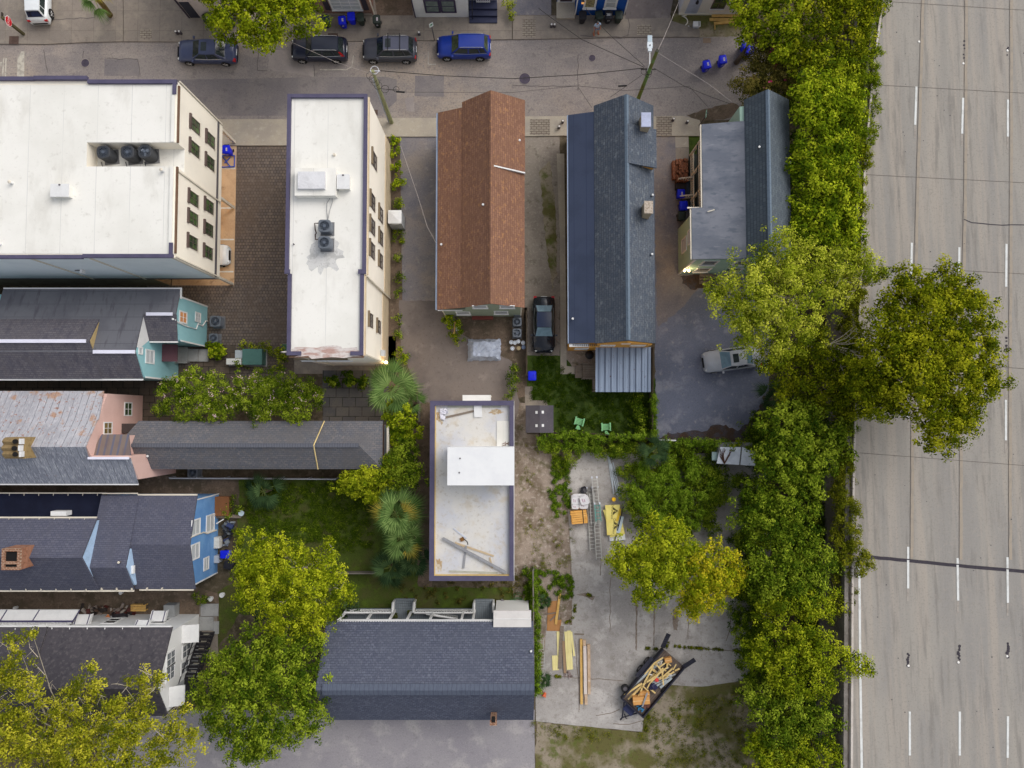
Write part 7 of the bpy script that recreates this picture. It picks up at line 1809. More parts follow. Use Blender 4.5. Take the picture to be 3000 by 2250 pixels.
def fence(label,pts,h,mat,th=.05,name='fence',posts=True):
 P=[Vector((p.x,p.y,0)) for p in pts]
 c=sum(P,Vector())/len(P)
 t=thing(name,label,'fence',c)
 mb,mp=MB(),MB()
 for a,b in zip(P,P[1:]):
  d=(b-a);L_=d.length;rz=math.atan2(d.y,d.x);n=max(1,int(L_/.18))
  for k in range(n):
   q=a.lerp(b,(k+.5)/n);mb.obox(q+Vector((0,0,h/2+RND.uniform(-.01,.01))),(L_/n-.015,th*.5,h),rz)
  m=max(1,int(L_/2.2))
  for k in range(m+1):
   q=a.lerp(b,k/m);mp.obox(q+Vector((0,0,h/2))+Vector((-d.y,d.x,0))/L_*.06,(.09,.07,h+.06),rz)
  mp.obox((a+b)/2+Vector((0,0,h+.0)),(L_,.1,.04),rz)
 mb.build('board_panel',mat,t);mp.build('post',mat,t)
 return t
m_fw=plain('white_fence',170,174,180);m_fd=plain('dark_fence',74,64,52,.95);m_fg=plain('grey_fence',118,112,104,.95)
fence('thin pale fence along the south side of the long grey wing',[g(498,1401,1.0),g(740,1402,1.0),g(985,1404,1.0)],1.1,m_fw)
fence('low dark fence between the bare yard and the gravel drive',[Z6(565,480,1.0),Z6(572,1659,1.0)],1.0,m_fd)
fence('dark board fence between the lawn and the bluish parking lot',[gT(2,1,1220,1345,1.6),gT(2,2,1215,390,1.6)],1.6,m_fd)
fence('board fence buried under vines along the south edge of lawn and lot',[gT(2,2,130,430,1.5),gT(2,2,620,425,1.5),gT(2,2,1250,480,1.5),gT(2,2,1830,530,1.5)],1.6,m_fd)
fence('vine covered fence east of the dark blue shingle house',[gT(2,3,182,-60,1.4),gT(2,3,186,500,1.4),gT(2,3,188,1010,1.4)],1.5,m_fg)
fence('short pale fence between the slate patio and the gravel yard',[g(1226,1165,1.2),g(1226,1235,1.2)],1.2,m_fg)
fence('thin fence crossing the shaded yard north of the white railed porch',[gT(1,2,640,1642,.9),gT(1,2,1030,1640,.9)],.9,m_fg)
MBr=MB().tube([gT(2,2,1252,487,1.72),gT(2,2,1418,492,1.72)],.06,6);solo(MBr,'fence_rail',m_white,'bare white rail exposed on top of the vine covered fence','rail')
a,b=gT(1,1,1706,1132,.9),gT(1,1,1782,1222,.8)
t=thing('meter_stand','small timber frame holding a grey box behind the brown roofed house','meter stand',((a.x+b.x)/2,(a.y+b.y)/2,.01))
mb=MB()
for x,y in ((a.x+.05,b.y),(a.x+.15,a.y)):mb.box(x-.05,y-.05,.012,x+.05,y+.05,1.1)
mb.obox((a.x+.1,(a.y+b.y)/2,1.02),(.05,a.y-b.y,.1),-.1);mb.obox((a.x+.1,(a.y+b.y)/2,.5),(.05,a.y-b.y,.1),-.1)
mb.build('timber_frame',m_pinew,t)
MB().box(a.x+.2,(a.y+b.y)/2-.22,.4,a.x+.45,(a.y+b.y)/2+.25,.95).build('grey_box',plain('box_grey',186,188,190),t)
m_gch=M('green_plastic',srgb(136,196,138),[(4,.45,.7,srgb(118,178,122),.6)],rough=.5)
def chair(label,loc,rz):
 t=thing('garden_chair',label,'chair',loc,rz,'green garden chairs on the lawn')
 mb=MB()
 for k in range(5):mb.obox((0,-.22+k*.11,.36-.015*k),(.52,.09,.025))
 mb.build('seat',m_gch,t,local=True)
 mb=MB()
 for k in range(5):
  a=(k-2)*.13;mb.obox((math.sin(a)*.42,.38+.12*math.cos(a),.62),(.085,.05,.68-abs(k-2)*.05),0,ry=a*.9,rx=-.5)
 mb.build('backrest',m_gch,t,local=True)
 for s in (-1,1):
  MB().obox((s*.34,-.02,.56),(.12,.68,.03)).build('armrest',m_gch,t,local=True)
  for y in (-.28,.24):MB().box(s*.34-.035,y-.03,0,s*.34+.035,y+.03,.544).build('leg',m_gch,t,local=True)
 return t
chair('pale green slatted garden chair on the lawn, western one, turned a little askew',tuple(P2(580,328,.3).xy)+(.006,),math.pi-.25)
chair('pale green slatted garden chair on the lawn, eastern one nearer the vine hedge',tuple(P2(810,375,.3).xy)+(.006,),math.pi+.03)
a,b=P2(1768,575,1.9),P2(2104,705,1.9)
t=thing('metal_shed','white metal sheet roof of a low shed sunk into vines','shed',((a.x+b.x)/2,(a.y+b.y)/2,0))
xm=P2(1972,640,1.9).x
m_ws=M('white_sheet',srgb(226,231,238),[(1.2,.45,.7,srgb(190,198,208),.7),(5,.62,.74,srgb(120,84,70),.5)],rough=.5)
mb=MB()
mb.slab([P2(1768,690,1.9),P2(1962,702,1.9),P2(1978,548,2.1),P2(1800,548,2.1)],.05);mb.slab([P2(1975,702,1.9),P2(2104,712,1.9),P2(2104,590,2.05),P2(1990,548,2.1)],.05)
mb.build('metal_roof',m_ws,t)
mb=MB().slab([P2(1728,662,1.6),P2(1790,662,1.6),P2(1790,590,1.6),P2(1728,590,1.6)],.06);mb.build('side_sheet',plain('grey_green_sheet',150,172,170),t)
mb=MB();vr=P2(1835,690,1.96)
for k in range(9):e=P2(1800+RND.uniform(-20,140),560+RND.uniform(-10,60),2.14);mb.tube([vr,vr.lerp(e,.5)+Vector((RND.uniform(-.2,.2),RND.uniform(-.1,.2),.02)),e],.045,4,.015)
solo(mb,'bare_vine',plain('dead_vine',92,66,56,.95),'bare brown vine stems spreading over the white metal shed roof','vine')
mb=MB().box(a.x+.15,b.y+.2,0,b.x-.2,a.y+.6,1.82);mb.build('shed_body',plain('shed_grey',120,120,120),t)
for k,(a,b) in enumerate((((828,618),(870,910)),((836,620),(905,960)),((846,700),(916,970)),((858,690),(930,975)),((872,680),(945,985)),((862,770),(878,955)))):
 solo(MB().tube([P2(*a,.06+.03*(k%3)),P2(*b,.06+.03*(k%3))],.045,6),'conduit_pipe',plain('conduit_white',196,204,210),'long pale conduit pipe in the bundle lying beside the vines','pipe','pale conduit pipes in a bundle')
m_alu=M('aluminium',srgb(188,186,180),[(6,.45,.7,srgb(160,158,154),.5)],rough=.45,metal=.4)
def ladder(label,p0,p1,wd,z,n,mat=m_alu,feet=True):
 a,b=P2(*p0,z),P2(*p1,z);d=b-a;L_=d.length;rz=math.atan2(d.y,d.x);c=(a+b)/2
 t=thing('ladder',label,'ladder',(c.x,c.y,z),rz,'ladders on the concrete yard')
 for s in (-1,1):MB().box(-L_/2,s*wd/2-.03,-.04,L_/2,s*wd/2+.03,.05).build('rail',mat,t,local=True)
 mb=MB()
 for k in range(n):
  x=-L_/2+(k+.5)*L_/n;mb.box(x-.025,-wd/2+.031,-.02,x+.025,wd/2-.031,.03)
 mb.split('rung',mat,t,local=True)
 if feet:
  for s in (-1,1):MB().obox((-L_/2-.05,s*wd/2,0),(.16,.13,.12)).build('foot',plain('foot_pale',206,208,218),t,local=True)
 return t
ladder('longest aluminium ladder, reaching farthest north in the pile of ladders',(712,815),(742,1220),.42,.55,14)
ladder('long aluminium ladder lying south, reaching the farthest down the concrete',(718,900),(752,1518),.44,.30,20)
ladder('aluminium ladder, western one of the pile, beside the white sacks',(668,905),(698,1440),.44,.16,17)
ladder('narrow aluminium ladder on top of the western ladder',(690,950),(706,1215),.40,.42,9,feet=False)
ladder('teal green stepladder lying across the middle of the ladders',(736,1040),(748,1190),.42,.72,5,plain('teal_fibreglass',96,160,150))
def pallet_stack():pass
a,b=P2(512,955,.9),P2(655,1085,.9)
t=thing('wooden_pallet','wooden pallet under the stack of white sacks','pallet',((a.x+b.x)/2,(a.y+b.y)/2,.014))
mb=MB()
for k in range(7):y=b.y+(a.y-b.y)*(k+.5)/7;mb.box(a.x,y-.06,.12,b.x,y+.06,.145)
for k in range(3):x=a.x+.06+(b.x-a.x-.12)*k/2;mb.box(x-.05,b.y,.0155,x+.05,a.y,.119)
mb.build('slats',m_wood,t)
def sack(label,x0,y0,x1,y1,z0,z1,rz=0.0):
 p,q=P2(x0,y0,z1),P2(x1,y1,z1)
 t=thing('cement_sack',label,'sack',((p.x+q.x)/2,(p.y+q.y)/2,z0),rz,'white sacks stacked on the pallet')
 w_,d_=(q.x-p.x)/2,(p.y-q.y)/2;h=z1-z0
 vs=[];
 for f,z in ((.86,0),(1,h*.3),(1,h*.7),(.9,h)):
  for k in range(20):
   a_=2*math.pi*k/20;c_,s_=math.cos(a_),math.sin(a_);r_=(abs(c_)**5+abs(s_)**5)**-.2
   vs.append((w_*f*r_*c_,d_*f*r_*s_,z))
 fs=[(i*20+k,i*20+(k+1)%20,(i+1)*20+(k+1)%20,(i+1)*20+k) for i in range(3) for k in range(20)]+[list(range(20))[::-1],list(range(60,80))]
 MB().add(vs,fs).build('sack_body',M('white_sack',srgb(214,212,214),[(3,.42,.66,srgb(196,194,198),.7),(14,.5,.78,srgb(224,222,224),.4)],rough=.7),t,local=True,smooth=False)
 mb=MB();mb.box(-w_*.5,-d_*.3,h+.001,-w_*.32,d_*.45,h+.004);mb.box(-w_*.1,-d_*.35,h+.001,w_*.05,d_*.3,h+.004)
 mb.build('printed_label',plain('faded_print',168,128,146),t,local=True)
sack('white sack at the northwest of the stack with a long printed label',514,978,580,1048,.42,.62);sack('white sack at the southwest of the stack, half hidden',516,1044,580,1086,.42,.60)
sack('white sack at the southeast of the stack',580,1012,660,1086,.42,.64);sack('white sack lying askew on top of the others',586,968,668,1050,.65,.84,.3)
sack('bottom white sack filling the lower layer of the stack',510,952,656,1086,.15,.41)
mb=MB();p=P2(620,918,.2)
for k in range(7):mb.obox(p+Vector((RND.uniform(-.12,.12),RND.uniform(-.14,.14),RND.uniform(-.05,.1))),(.36,.34,.28),RND.uniform(0,3),rx=RND.uniform(-.4,.4),taper=.8)
solo(mb,'rubbish_bag',plain('black_bag',36,34,42,.4),'black rubbish bag beside the feet of the ladders','bag')
a,b=P2(513,1098,.8),P2(650,1213,.8)
t=thing('lumber_stack','strapped stack of orange pine lumber on the concrete beside the sacks','lumber',((a.x+b.x)/2,(a.y+b.y)/2,.014),.09)
m_or=M('orange_pine',srgb(222,166,88),[(3,.42,.66,srgb(200,142,66),.7),(1,.5,.7,srgb(232,184,112),.5,(.4,4,1))],rough=.8)
W_,D_=(b.x-a.x),(a.y-b.y)
for k in range(6):
 y=-D_/2+D_*(k+.5)/6;MB().box(-W_/2+RND.uniform(-.04,.04),y-D_/12+.012,.1,W_/2+RND.uniform(-.04,.04),y+D_/12-.012,.74).build('lumber_row',m_or,t,local=True)
MB().box(W_*.22,-D_/2-.01,.745,W_*.27,D_/2+.01,.76).build('strap',m_under,t,local=True)
for x in (-W_*.35,W_*.35):MB().box(x-.05,-D_/2,.002,x+.05,D_/2,.098).build('bearer',m_wood,t,local=True)
m_yb=M('yellow_board',srgb(232,216,126),[(1.2,.42,.66,srgb(224,204,110),.7),(12,.5,.78,srgb(238,224,146),.4)],rough=.7)
m_print=plain('board_print',84,76,40)
def board_sheet(label,quad,z,h,mat):
 pts=[P2(x,y,z+h) for x,y in quad]; return solo(MB().slab(pts,h),'wall_board',mat,label,'board','yellow boards on the concrete')
board_sheet('white backed board at the bottom of the yellow stack',[(838,1315),(975,1300),(980,1350),(845,1362)],.015,.12,m_white)
board_sheet('lower yellow board turned askew under the printed one',[(788,1092),(930,1075),(975,1300),(850,1330)],.14,.10,m_yb)
board_sheet('deep yellow board edge on the east side of the stack',[(890,1075),(942,1080),(940,1180),(885,1190)],.24,.04,plain('deep_yellow',222,186,52))
q=[(805,1050),(935,1046),(905,1190),(895,1305),(822,1311)]
bs=board_sheet('printed yellow board lying on top of the stack',[(805,1050),(935,1046),(932,1070),(895,1190),(905,1305),(822,1311)],.285,.06,m_yb)
loc0=bs.location
for (lx,ly,tx,ty) in ((868,1105,888,1100),(882,1232,898,1225)):
 p=P2(lx,ly,.345)-loc0;text_part(bs,'DensGlass',.30,(p.x,p.y,p.z+.003),(0,0,-math.pi/2-.05),m_print)
 p=P2(tx,ty,.345)-loc0
 mb=MB().add([(p.x+.28,p.y,p.z+.003),(p.x-.16,p.y+.34,p.z+.003),(p.x-.16,p.y+.12,p.z+.003),(p.x+.02,p.y,p.z+.003),(p.x-.16,p.y-.12,p.z+.003),(p.x-.16,p.y-.34,p.z+.003)],[(0,1,2,3),(0,3,4,5)])
 o=mb.build('printed_triangle',m_print,bs,local=True)
 text_part(bs,'GP',.16,(p.x+.06,p.y,p.z+.0065),(0,0,-math.pi/2),m_yb)
plank('metal_track',P2(962,1062,.50),P2(885,1370,.16),.07,.06,m_under,'long dark metal track leaning over the yellow boards','metal track')
plank('metal_sheet',P2(950,1145,.30),P2(915,1290,.30),.34,.03,plain('pale_blue_sheet',186,200,206),'pale blue metal strip on the east side of the yellow boards','metal strip')
p=P2(880,1000,.38)
t=thing('bucket','bright yellow bucket standing north of the yellow boards','bucket',(p.x,p.y,.014))
m_yel=plain('bucket_yellow',246,190,20,.5)
MB().cyl((0,0,0),.13,.34,16,.16).build('bucket_body',m_yel,t,local=True);MB().cyl((0,0,.341),.17,.03,16).build('lid',m_yel,t,local=True)
m_ply=M('plywood',srgb(172,124,78),[(1.5,.42,.66,srgb(148,104,62),.7),(10,.5,.75,srgb(188,142,98),.5)],rough=.9)
solo(MB().slab([P3(312,218,.06),P3(392,212,.06),P3(385,380,.06),P3(428,378,.06),P3(415,475,.06),P3(300,472,.06)],.04),'plywood_sheet',m_ply,'rusty brown plywood sheet on the ground west of the concrete','plywood')
plank('wood_plank',P3(415,140,.10),P3(378,415,.10),.2,.05,m_pinew,'orange plank lying across the brown plywood','plank')
plank('wood_plank',P3(280,330,.07),P3(380,315,.13),.1,.04,m_wood,'grey stick lying crosswise on the brown plywood','stick')
plank('wood_plank',P3(330,385,.07),P3(375,340,.10),.1,.04,m_wood,'short grey stick on the brown plywood','stick')
m_siding=M('cream_siding',srgb(226,214,152),[(1.2,.42,.66,srgb(214,200,136),.7)],rough=.7,stripes=('x',.2,.02,srgb(196,182,120)))
for k,(a,b,w_,z,mt,lb) in enumerate([((398,478),(405,690),.24,.03,m_siding,'cream siding strip, westernmost and short, above the cream square sheet'),((372,685),(378,812),.52,.03,m_siding,'cream square sheet beside the weathered board'),((468,478),(490,808),.32,.04,m_siding,'long cream siding strip in the middle of the bundle'),((492,470),(512,805),.30,.055,m_siding,'long cream siding strip on top of the bundle'),((512,480),(538,690),.16,.045,m_siding,'narrow cream siding strip at the east of the bundle'),((432,430),(412,800),.32,.075,m_wood,'weathered grey board lying over the cream siding'),((445,560),(458,838),.22,.11,plain('tan_board2',150,124,96),'tan board lying over the cream siding')]):
 plank('siding_strip',P3(*a,z),P3(*b,z),w_,.03,mt,lb,'board','boards and siding in the concrete yard')
m_beam=M('worn_beam',srgb(190,164,138),[(2,.42,.66,srgb(170,140,108),.7),(8,.52,.72,srgb(208,196,184),.6)],rough=.9)
for k,(a,b,w_,z,h,mt,lb) in enumerate([((596,540),(600,1100),.2,.02,.2,m_pinew,'long yellow beam, westernmost of the timber pile'),((624,548),(640,1105),.24,.02,.18,m_beam,'long worn beam in the middle of the timber pile, reaching furthest south'),((628,600),(634,1015),.26,.205,.14,plain('whitewashed',206,194,186),'whitewashed beam lying on top of the timber pile'),((660,585),(664,1010),.24,.02,.28,m_beam,'worn beam, easternmost of the timber pile')]):
 plank('timber_beam',P3(*a,z),P3(*b,z),w_,h,mt,lb,'beam','timber beams on the concrete')
plank('concrete_post',P3(540,500,.03),P3(622,502,.03),.1,.06,m_wood,'short grey post lying north of the timber pile','post')
mb=MB()
for k in range(26):
 p=P3(488+RND.uniform(-36,36),848+RND.uniform(-28,28),.03);mb.obox(p+Vector((0,0,.03)),(RND.uniform(.1,.3),.05,.04),RND.uniform(0,3))
solo(mb,'debris_heap',plain('debris_grey',150,132,128),'small heap of broken pieces south of the cream siding','debris')
for x,y,tip,lb in ((246,992,False,'empty brown rimmed pot beside the tipped terracotta pot'),(287,1003,True,'tipped over orange terracotta pot')):
 p=P3(x,y,.1);t=thing('flower_pot',lb,'flower pot',(p.x,p.y,.016 if not tip else.17))
 m_ter=plain('terracotta',196,96,58) if tip else plain('pot_brown',122,84,70)
 o=MB().cyl((0,0,0),.11,.32,16,.18).build('pot',m_ter,t,local=True);r_=MB().ring((0,0,.32),.18,.025,18,6).build('rim',m_ter,t,local=True)
 MB().cyl((0,0,.321),.165,.006,16).build('potting_soil',m_mud,t,local=True)
 if tip:t.rotation_euler=(1.35,0,-.4)
ladder_=None
a,b=P3(243,545,.8),P3(262,850,.8);d=b-a;L_=d.length;c=(a+b)/2
t=thing('ladder','thin pale ladder lying in the vines beside the dark blue shingle house','ladder',(c.x,c.y,.55),math.atan2(d.y,d.x))
for s in (-1,1):MB().box(-L_/2,s*.26-.02,0,L_/2,s*.26+.02,.06).build('rail',m_alu,t,local=True)
mb=MB();[mb.box(-L_/2+(k+.5)*L_/11-.02,-.239,.01,-L_/2+(k+.5)*L_/11+.02,.239,.04) for k in range(11)];mb.split('rung',m_alu,t,local=True)
p,q=gT(1,3,2135,205,.15),gT(1,3,2100,275,.15)
solo(MB().tube([p,q],.17,12),'rolled_mat',plain('roll_grey',130,126,132),'rolled grey mat lying on the leafy ground beside the porch steps','roll')
solo(MB().tube([gT(1,3,2200,230,.08),gT(2,3,102,272,.1)],.05,6),'white_pipe',m_white,'white plastic pipe on the ground north of the cream flat roof','pipe')
mb=MB()
for k in range(5):mb.ring(gT(2,3,52+RND.uniform(-20,20),205+RND.uniform(-30,30),.05),RND.uniform(.25,.5),.02,18,4)
solo(mb,'garden_hose',plain('hose_green',60,120,70),'loose green garden hose coils on the ground beside the vine fence','hose')
for x,y,z,lb,r_ in ((1203,335,.9,'round dark potted plant on the porch, left of the steps',0),(1332,312,.9,'round olive potted plant on the porch, right of the steps',0)):
 p=gT(1,3,x,y,.95);t=thing('potted_plant',lb,'plant',(p.x,p.y,.752))
 MB().cyl((0,0,0),.13,.25,12,.17).build('pot',plain('pot_dark',74,62,56),t,local=True)
 mb=MB();[mb.obox((RND.uniform(-.18,.18),RND.uniform(-.18,.18),.3+RND.uniform(0,.2)),(.16,.12,.02),RND.uniform(0,3),rx=RND.uniform(-.8,.8),ry=RND.uniform(-.8,.8)) for k in range(40)]
 mb.build('foliage',plain('pot_leaf',76,82,34),t,local=True)
p=gT(0,3,1192,275,.5)
t=thing('wooden_bench','slatted orange wood bench against the alley behind the white house','bench',(p.x,p.y,.012))
mb=MB();[mb.box(-.62,-.28+.14*k,.42,.62,-.17+.14*k,.46) for k in range(4)];mb.build('seat',m_pinew,t,local=True)
MB().box(-.42,.3,.5,.42,.36,.85).build('backrest',m_pinew,t,local=True)
for x in (-.55,.55):
 for y in (-.22,.22):MB().box(x-.04,y-.04,0,x+.04,y+.04,.418).build('leg',m_pinew,t,local=True)
for x,y,r,lb in ((1815,198,3,'white bucket on the bare ground east of the white house'),(1915,165,3,'white jug shaped bucket nearer the yellow green tree'),(125,278,3,'pale bucket at the west end of the alley'),(1040,146,3,'small pale pail in the alley below the gutter of the blue house')):
 p=gT(0,r,x,y,.35);t=thing('bucket',lb,'bucket',(p.x,p.y,.012),0,'pale buckets around the alley')
 s_=.8 if x in (125,1040) else 1.15
 MB().cyl((0,0,0),.14*s_,.33,14,.17*s_).build('bucket_body',m_white,t,local=True);MB().ring((0,0,.33),.17*s_,.02,14,5).build('rim',m_white,t,local=True);MB().cyl((0,0,.325),.15*s_,.004,12).build('inside',m_offw,t,local=True)
mb=MB();a,b=gT(0,3,950,330,1.2),gT(0,3,1105,400,1.0);pts=[]
for i in range(9):
 for j in range(5):
  u,v=i/8,j/4;pts.append((a.x+(b.x-a.x)*u,b.y+(a.y-b.y)*v,1.0+.12*math.sin(u*7)-.25*abs(v-.5)+.1*math.cos(v*6)))
mb.add(pts,[(i*5+j,(i+1)*5+j,(i+1)*5+j+1,i*5+j+1) for i in range(8) for j in range(4)])
for k in ((0,0),(8,0),(0,4),(8,4)):q=pts[k[0]*5+k[1]];mb.box(q[0]-.03,q[1]-.03,.01,q[0]+.03,q[1]+.03,q[2]-.01)
solo(mb,'shade_cloth',plain('black_cloth',44,40,44,.9),'sagging black cloth canopy on posts beside the white house wall','canopy')
plank('wood_board',gT(0,3,915,380,.6),gT(0,3,950,350,.9),.5,.05,plain('orange_board',206,130,76),'small orange board leaning beside the black cloth canopy','board')
mb=MB()
for k in range(60):
 p=gT(0,3,RND.uniform(690,1180),RND.uniform(255,330),.1);mb.obox(p+Vector((0,0,RND.uniform(-.03,.3))),(RND.uniform(.15,.6),RND.uniform(.08,.3),RND.uniform(.05,.25)),RND.uniform(0,3),rx=RND.uniform(-.4,.4),m=k%5)
solo(mb,'yard_clutter',[plain('c1',92,72,60),plain('c2',130,118,110),plain('c3',84,40,36),plain('c4',56,50,48),plain('c5',170,160,150)],'jumble of old household clutter along the north wall of the white house','clutter')
for k,(x0,y0,x1,y1,lb) in enumerate(((1722,352,1842,470,'large square concrete slab at the foot of the black staircase'),(1845,392,1888,500,'narrow concrete slab beside the large slab near the black staircase'),(1735,240,1885,345,'worn concrete paving slab north of the black staircase'))):
 a,b=gT(0,3,x0,y0,.1),gT(0,3,x1,y1,.1);solo(MB().box(a.x,b.y,.013,b.x,a.y,.1),'concrete_slab',m_step,lb,'slab','concrete slabs beside the white house')
a,b=gT(0,2,1862,980,.7),gT(0,2,1972,1138,.7)
t=thing('wooden_hutch','brown wooden box hutch against the blue back wall','hutch',((a.x+b.x)/2,(a.y+b.y)/2,.01))
MB().box(a.x,b.y,.012,b.x,a.y,.66).build('hutch_body',plain('hutch_brown',104,70,44,.9),t);MB().slab([(a.x-.05,b.y-.05,.78),(b.x+.05,b.y-.05,.72),(b.x+.05,a.y+.05,.72),(a.x-.05,a.y+.05,.78)],.05).build('lid',plain('hutch_lid',122,80,50,.9),t)
p=gT(0,2,1965,1148,.5);t=thing('garden_bench','narrow weathered plank bench beside the brown hutch','bench',(p.x,p.y,.01));MB().box(-1.1,-.14,.4,1.1,.14,.45).build('seat',m_wood,t,local=True)
for x in (-.9,.9):MB().box(x-.05,-.12,0,x+.05,.12,.398).build('leg',m_wood,t,local=True)
p=gT(0,2,2085,1120,.55);t=thing('bird_bath','pale blue shallow basin on a stand beside the plank bench','bird bath',(p.x,p.y,.01));MB().cyl((0,0,0),.09,.5,10,.06).build('stand',m_step,t,local=True);MB().cyl((0,0,.501),.12,.08,14,.24).build('basin',plain('basin_blue',190,206,214),t,local=True)
mb=MB()
for k in range(26):
 p=gT(0,2,RND.uniform(1945,2030),RND.uniform(1195,1400),.1);mb.obox(p+Vector((0,0,RND.uniform(0,.35))),(RND.uniform(.2,.6),RND.uniform(.1,.35),RND.uniform(.05,.3)),RND.uniform(0,3),rx=RND.uniform(-.5,.5),m=k%4)
solo(mb,'yard_clutter',[plain('k1',40,52,92),plain('k2',120,126,132),plain('k3',34,34,38),plain('k4',70,76,84)],'navy and grey clutter heaped behind the sky blue house','clutter')
plank('metal_rod',gT(0,2,1835,1555,.5),gT(0,2,1905,1530,.5),.08,.05,m_white,'white bar sticking out from the sky blue wall below the blue bin','bar')
plank('metal_rod',gT(0,2,1870,1210,.6),gT(0,2,1935,1170,.6),.08,.05,m_white,'white bar leaning at the sky blue wall beside the plank bench','bar')
p=gT(0,2,1862,1518,.7);solo(MB().box(p.x-.32,p.y-.28,.012,p.x+.3,p.y+.28,.7).box(p.x-.34,p.y-.3,.702,p.x+.32,p.y+.3,.74),'utility_box',plain('util_grey',170,176,184),'pale grey utility box on the ground at the sky blue wall','cabinet')
def Z2(x,y,z):return g(430+x/4.916,840+y/4.916,z)
for k,(x0,y0,x1,y1,h,mt,lb) in enumerate(((1378,895,1656,1122,1.1,plain('transformer_green',78,118,110,.5),'large dark green transformer box in the planted corner'),(1272,914,1376,1026,.7,plain('pale_box',188,196,200),'small pale box joined to the green transformer box'),(1145,1034,1360,1120,.8,plain('cream_box',222,222,216),'long cream box west of the green transformer box'),(1942,826,2040,950,.6,plain('pedestal_green',60,96,66),'small green utility pedestal against the narrow cream building'))):
 a,b=Z2(x0,y0,h),Z2(x1,y1,h)
 t=thing('transformer_box',lb,'utility box',((a.x+b.x)/2,(a.y+b.y)/2,.012))
 MB().box(a.x+.02,b.y+.02,.06,b.x-.02,a.y-.02,h-.062).build('cabinet_body',mt,t);MB().box(a.x,b.y,h-.06,b.x,a.y,h).build('lid',mt,t);MB().box(a.x-.08,b.y-.08,.013,b.x+.08,a.y+.08,.058).build('base_pad',m_step,t)
def Z4(x,y,z):return g(1880+x/6.38,300+y/6.38,z)
a,b=Z4(650,1040,.8),Z4(880,1470,.8)
m_bs=M('stacked_brick',srgb(158,100,72),[(5,.42,.66,srgb(128,80,58),.7),(9,.52,.7,srgb(184,136,104),.6)],rough=.95,brick=(srgb(168,108,78),srgb(132,84,62),srgb(78,54,42),.22,.1,'yx',.02))
t=thing('brick_stack','stack of old orange red bricks on the path beside the mint house porch','brick stack',((a.x+b.x)/2,(a.y+b.y)/2,.015))
mb=MB()
for i in range(5):
 for j in range(8):
  x0_,y0_=a.x+(b.x-a.x)*i/5,b.y+(a.y-b.y)*j/8
  mb.box(x0_+.01,y0_+.01,.02,x0_+(b.x-a.x)/5-.012,y0_+(a.y-b.y)/8-.012,.62+RND.choice((0,.07,.14,.2))-(.1 if i<1 else 0))
mb.build('bricks',m_bs,t)
MB().box(a.x-.25,b.y+.3,.0205,a.x-.02,a.y-.1,.5).build('lower_bricks',m_bs,t)
a,b=Z4(650,1490,.7),Z4(900,1600,.7);solo(MB().box(a.x,b.y,.015,b.x,a.y,.45),'storage_box',plain('black_box',48,40,40),'low black box between the brick stack and the blue bins','box')
p=gT(2,1,672,1408,.8);t=thing('barbecue','black round barbecue in the corner behind the orange house','barbecue',(p.x,p.y,.006))
MB().cyl((0,0,.4),.2,.2,18,.36).build('bowl',m_blk,t,local=True);MB().cyl((0,0,.602),.37,.22,18,.12).build('lid',m_blk,t,local=True)
for k in range(3):a_=k*2.1;MB().tube([(.15*math.cos(a_),.15*math.sin(a_),.42),(.3*math.cos(a_),.3*math.sin(a_),0)],.02,5).build('leg',m_blk,t,local=True)
plank('steel_beam',P3(1930,528,.05),P3(2075,588,.05),.22,.1,plain('rusty_beam',84,62,54),'rusty beam lying at the eastern edge of the concrete yard','beam')
# ================================================================ vegetation
def leafmat(name,dark,mid,light,trans=.2):
 if name in MATS:return MATS[name]
 m=bpy.data.materials.new(name);m.use_nodes=True
 N=m.node_tree.nodes;L=m.node_tree.links;N.clear()
 at=N.new('ShaderNodeAttribute');at.attribute_name='tint'
 rp_=N.new('ShaderNodeValToRGB');e=rp_.color_ramp.elements
 e[0].position=0;e[0].color=(*dark,1);e[1].position=1;e[1].color=(*light,1)
 k=rp_.color_ramp.elements.new(.5);k.color=(*mid,1)
 L.new(at.outputs['Fac'],rp_.inputs[0])
 df=N.new('ShaderNodeBsdfDiffuse');tr=N.new('ShaderNodeBsdfTranslucent');mx=N.new('ShaderNodeMixShader');mx.inputs[0].default_value=trans
 L.new(rp_.outputs[0],df.inputs[0]);L.new(rp_.outputs[0],tr.inputs[0])
 L.new(df.outputs[0],mx.inputs[1]);L.new(tr.outputs[0],mx.inputs[2])
 ot=N.new('ShaderNodeOutputMaterial');L.new(mx.outputs[0],ot.inputs[0])
 MATS[name]=m
 return m
lf_green=leafmat('leaf_green',srgb(72,90,18),srgb(120,136,22),srgb(178,184,44))
lf_deep=leafmat('leaf_deep_green',srgb(48,70,16),srgb(90,112,24),srgb(154,170,50))
lf_yellow=leafmat('leaf_yellow_green',srgb(76,92,16),srgb(134,148,24),srgb(192,196,46))
lf_lime=leafmat('leaf_lime',srgb(70,92,18),srgb(120,140,22),srgb(182,192,46))
lf_chart=leafmat('leaf_chartreuse',srgb(92,110,24),srgb(146,158,34),srgb(206,208,78))
lf_olive=leafmat('leaf_olive',srgb(84,94,20),srgb(136,140,30),srgb(194,188,58))
lf_brown=leafmat('leaf_olive_brown',srgb(66,66,30),srgb(104,98,44),srgb(148,134,66))
lf_orange=leafmat('leaf_amber_green',srgb(94,108,18),srgb(142,152,24),srgb(206,190,46))
lf_oak=leafmat('leaf_oak',srgb(66,80,14),srgb(112,122,18),srgb(170,170,38))
lf_palm=leafmat('leaf_palm',srgb(58,80,40),srgb(98,126,66),srgb(146,168,100))
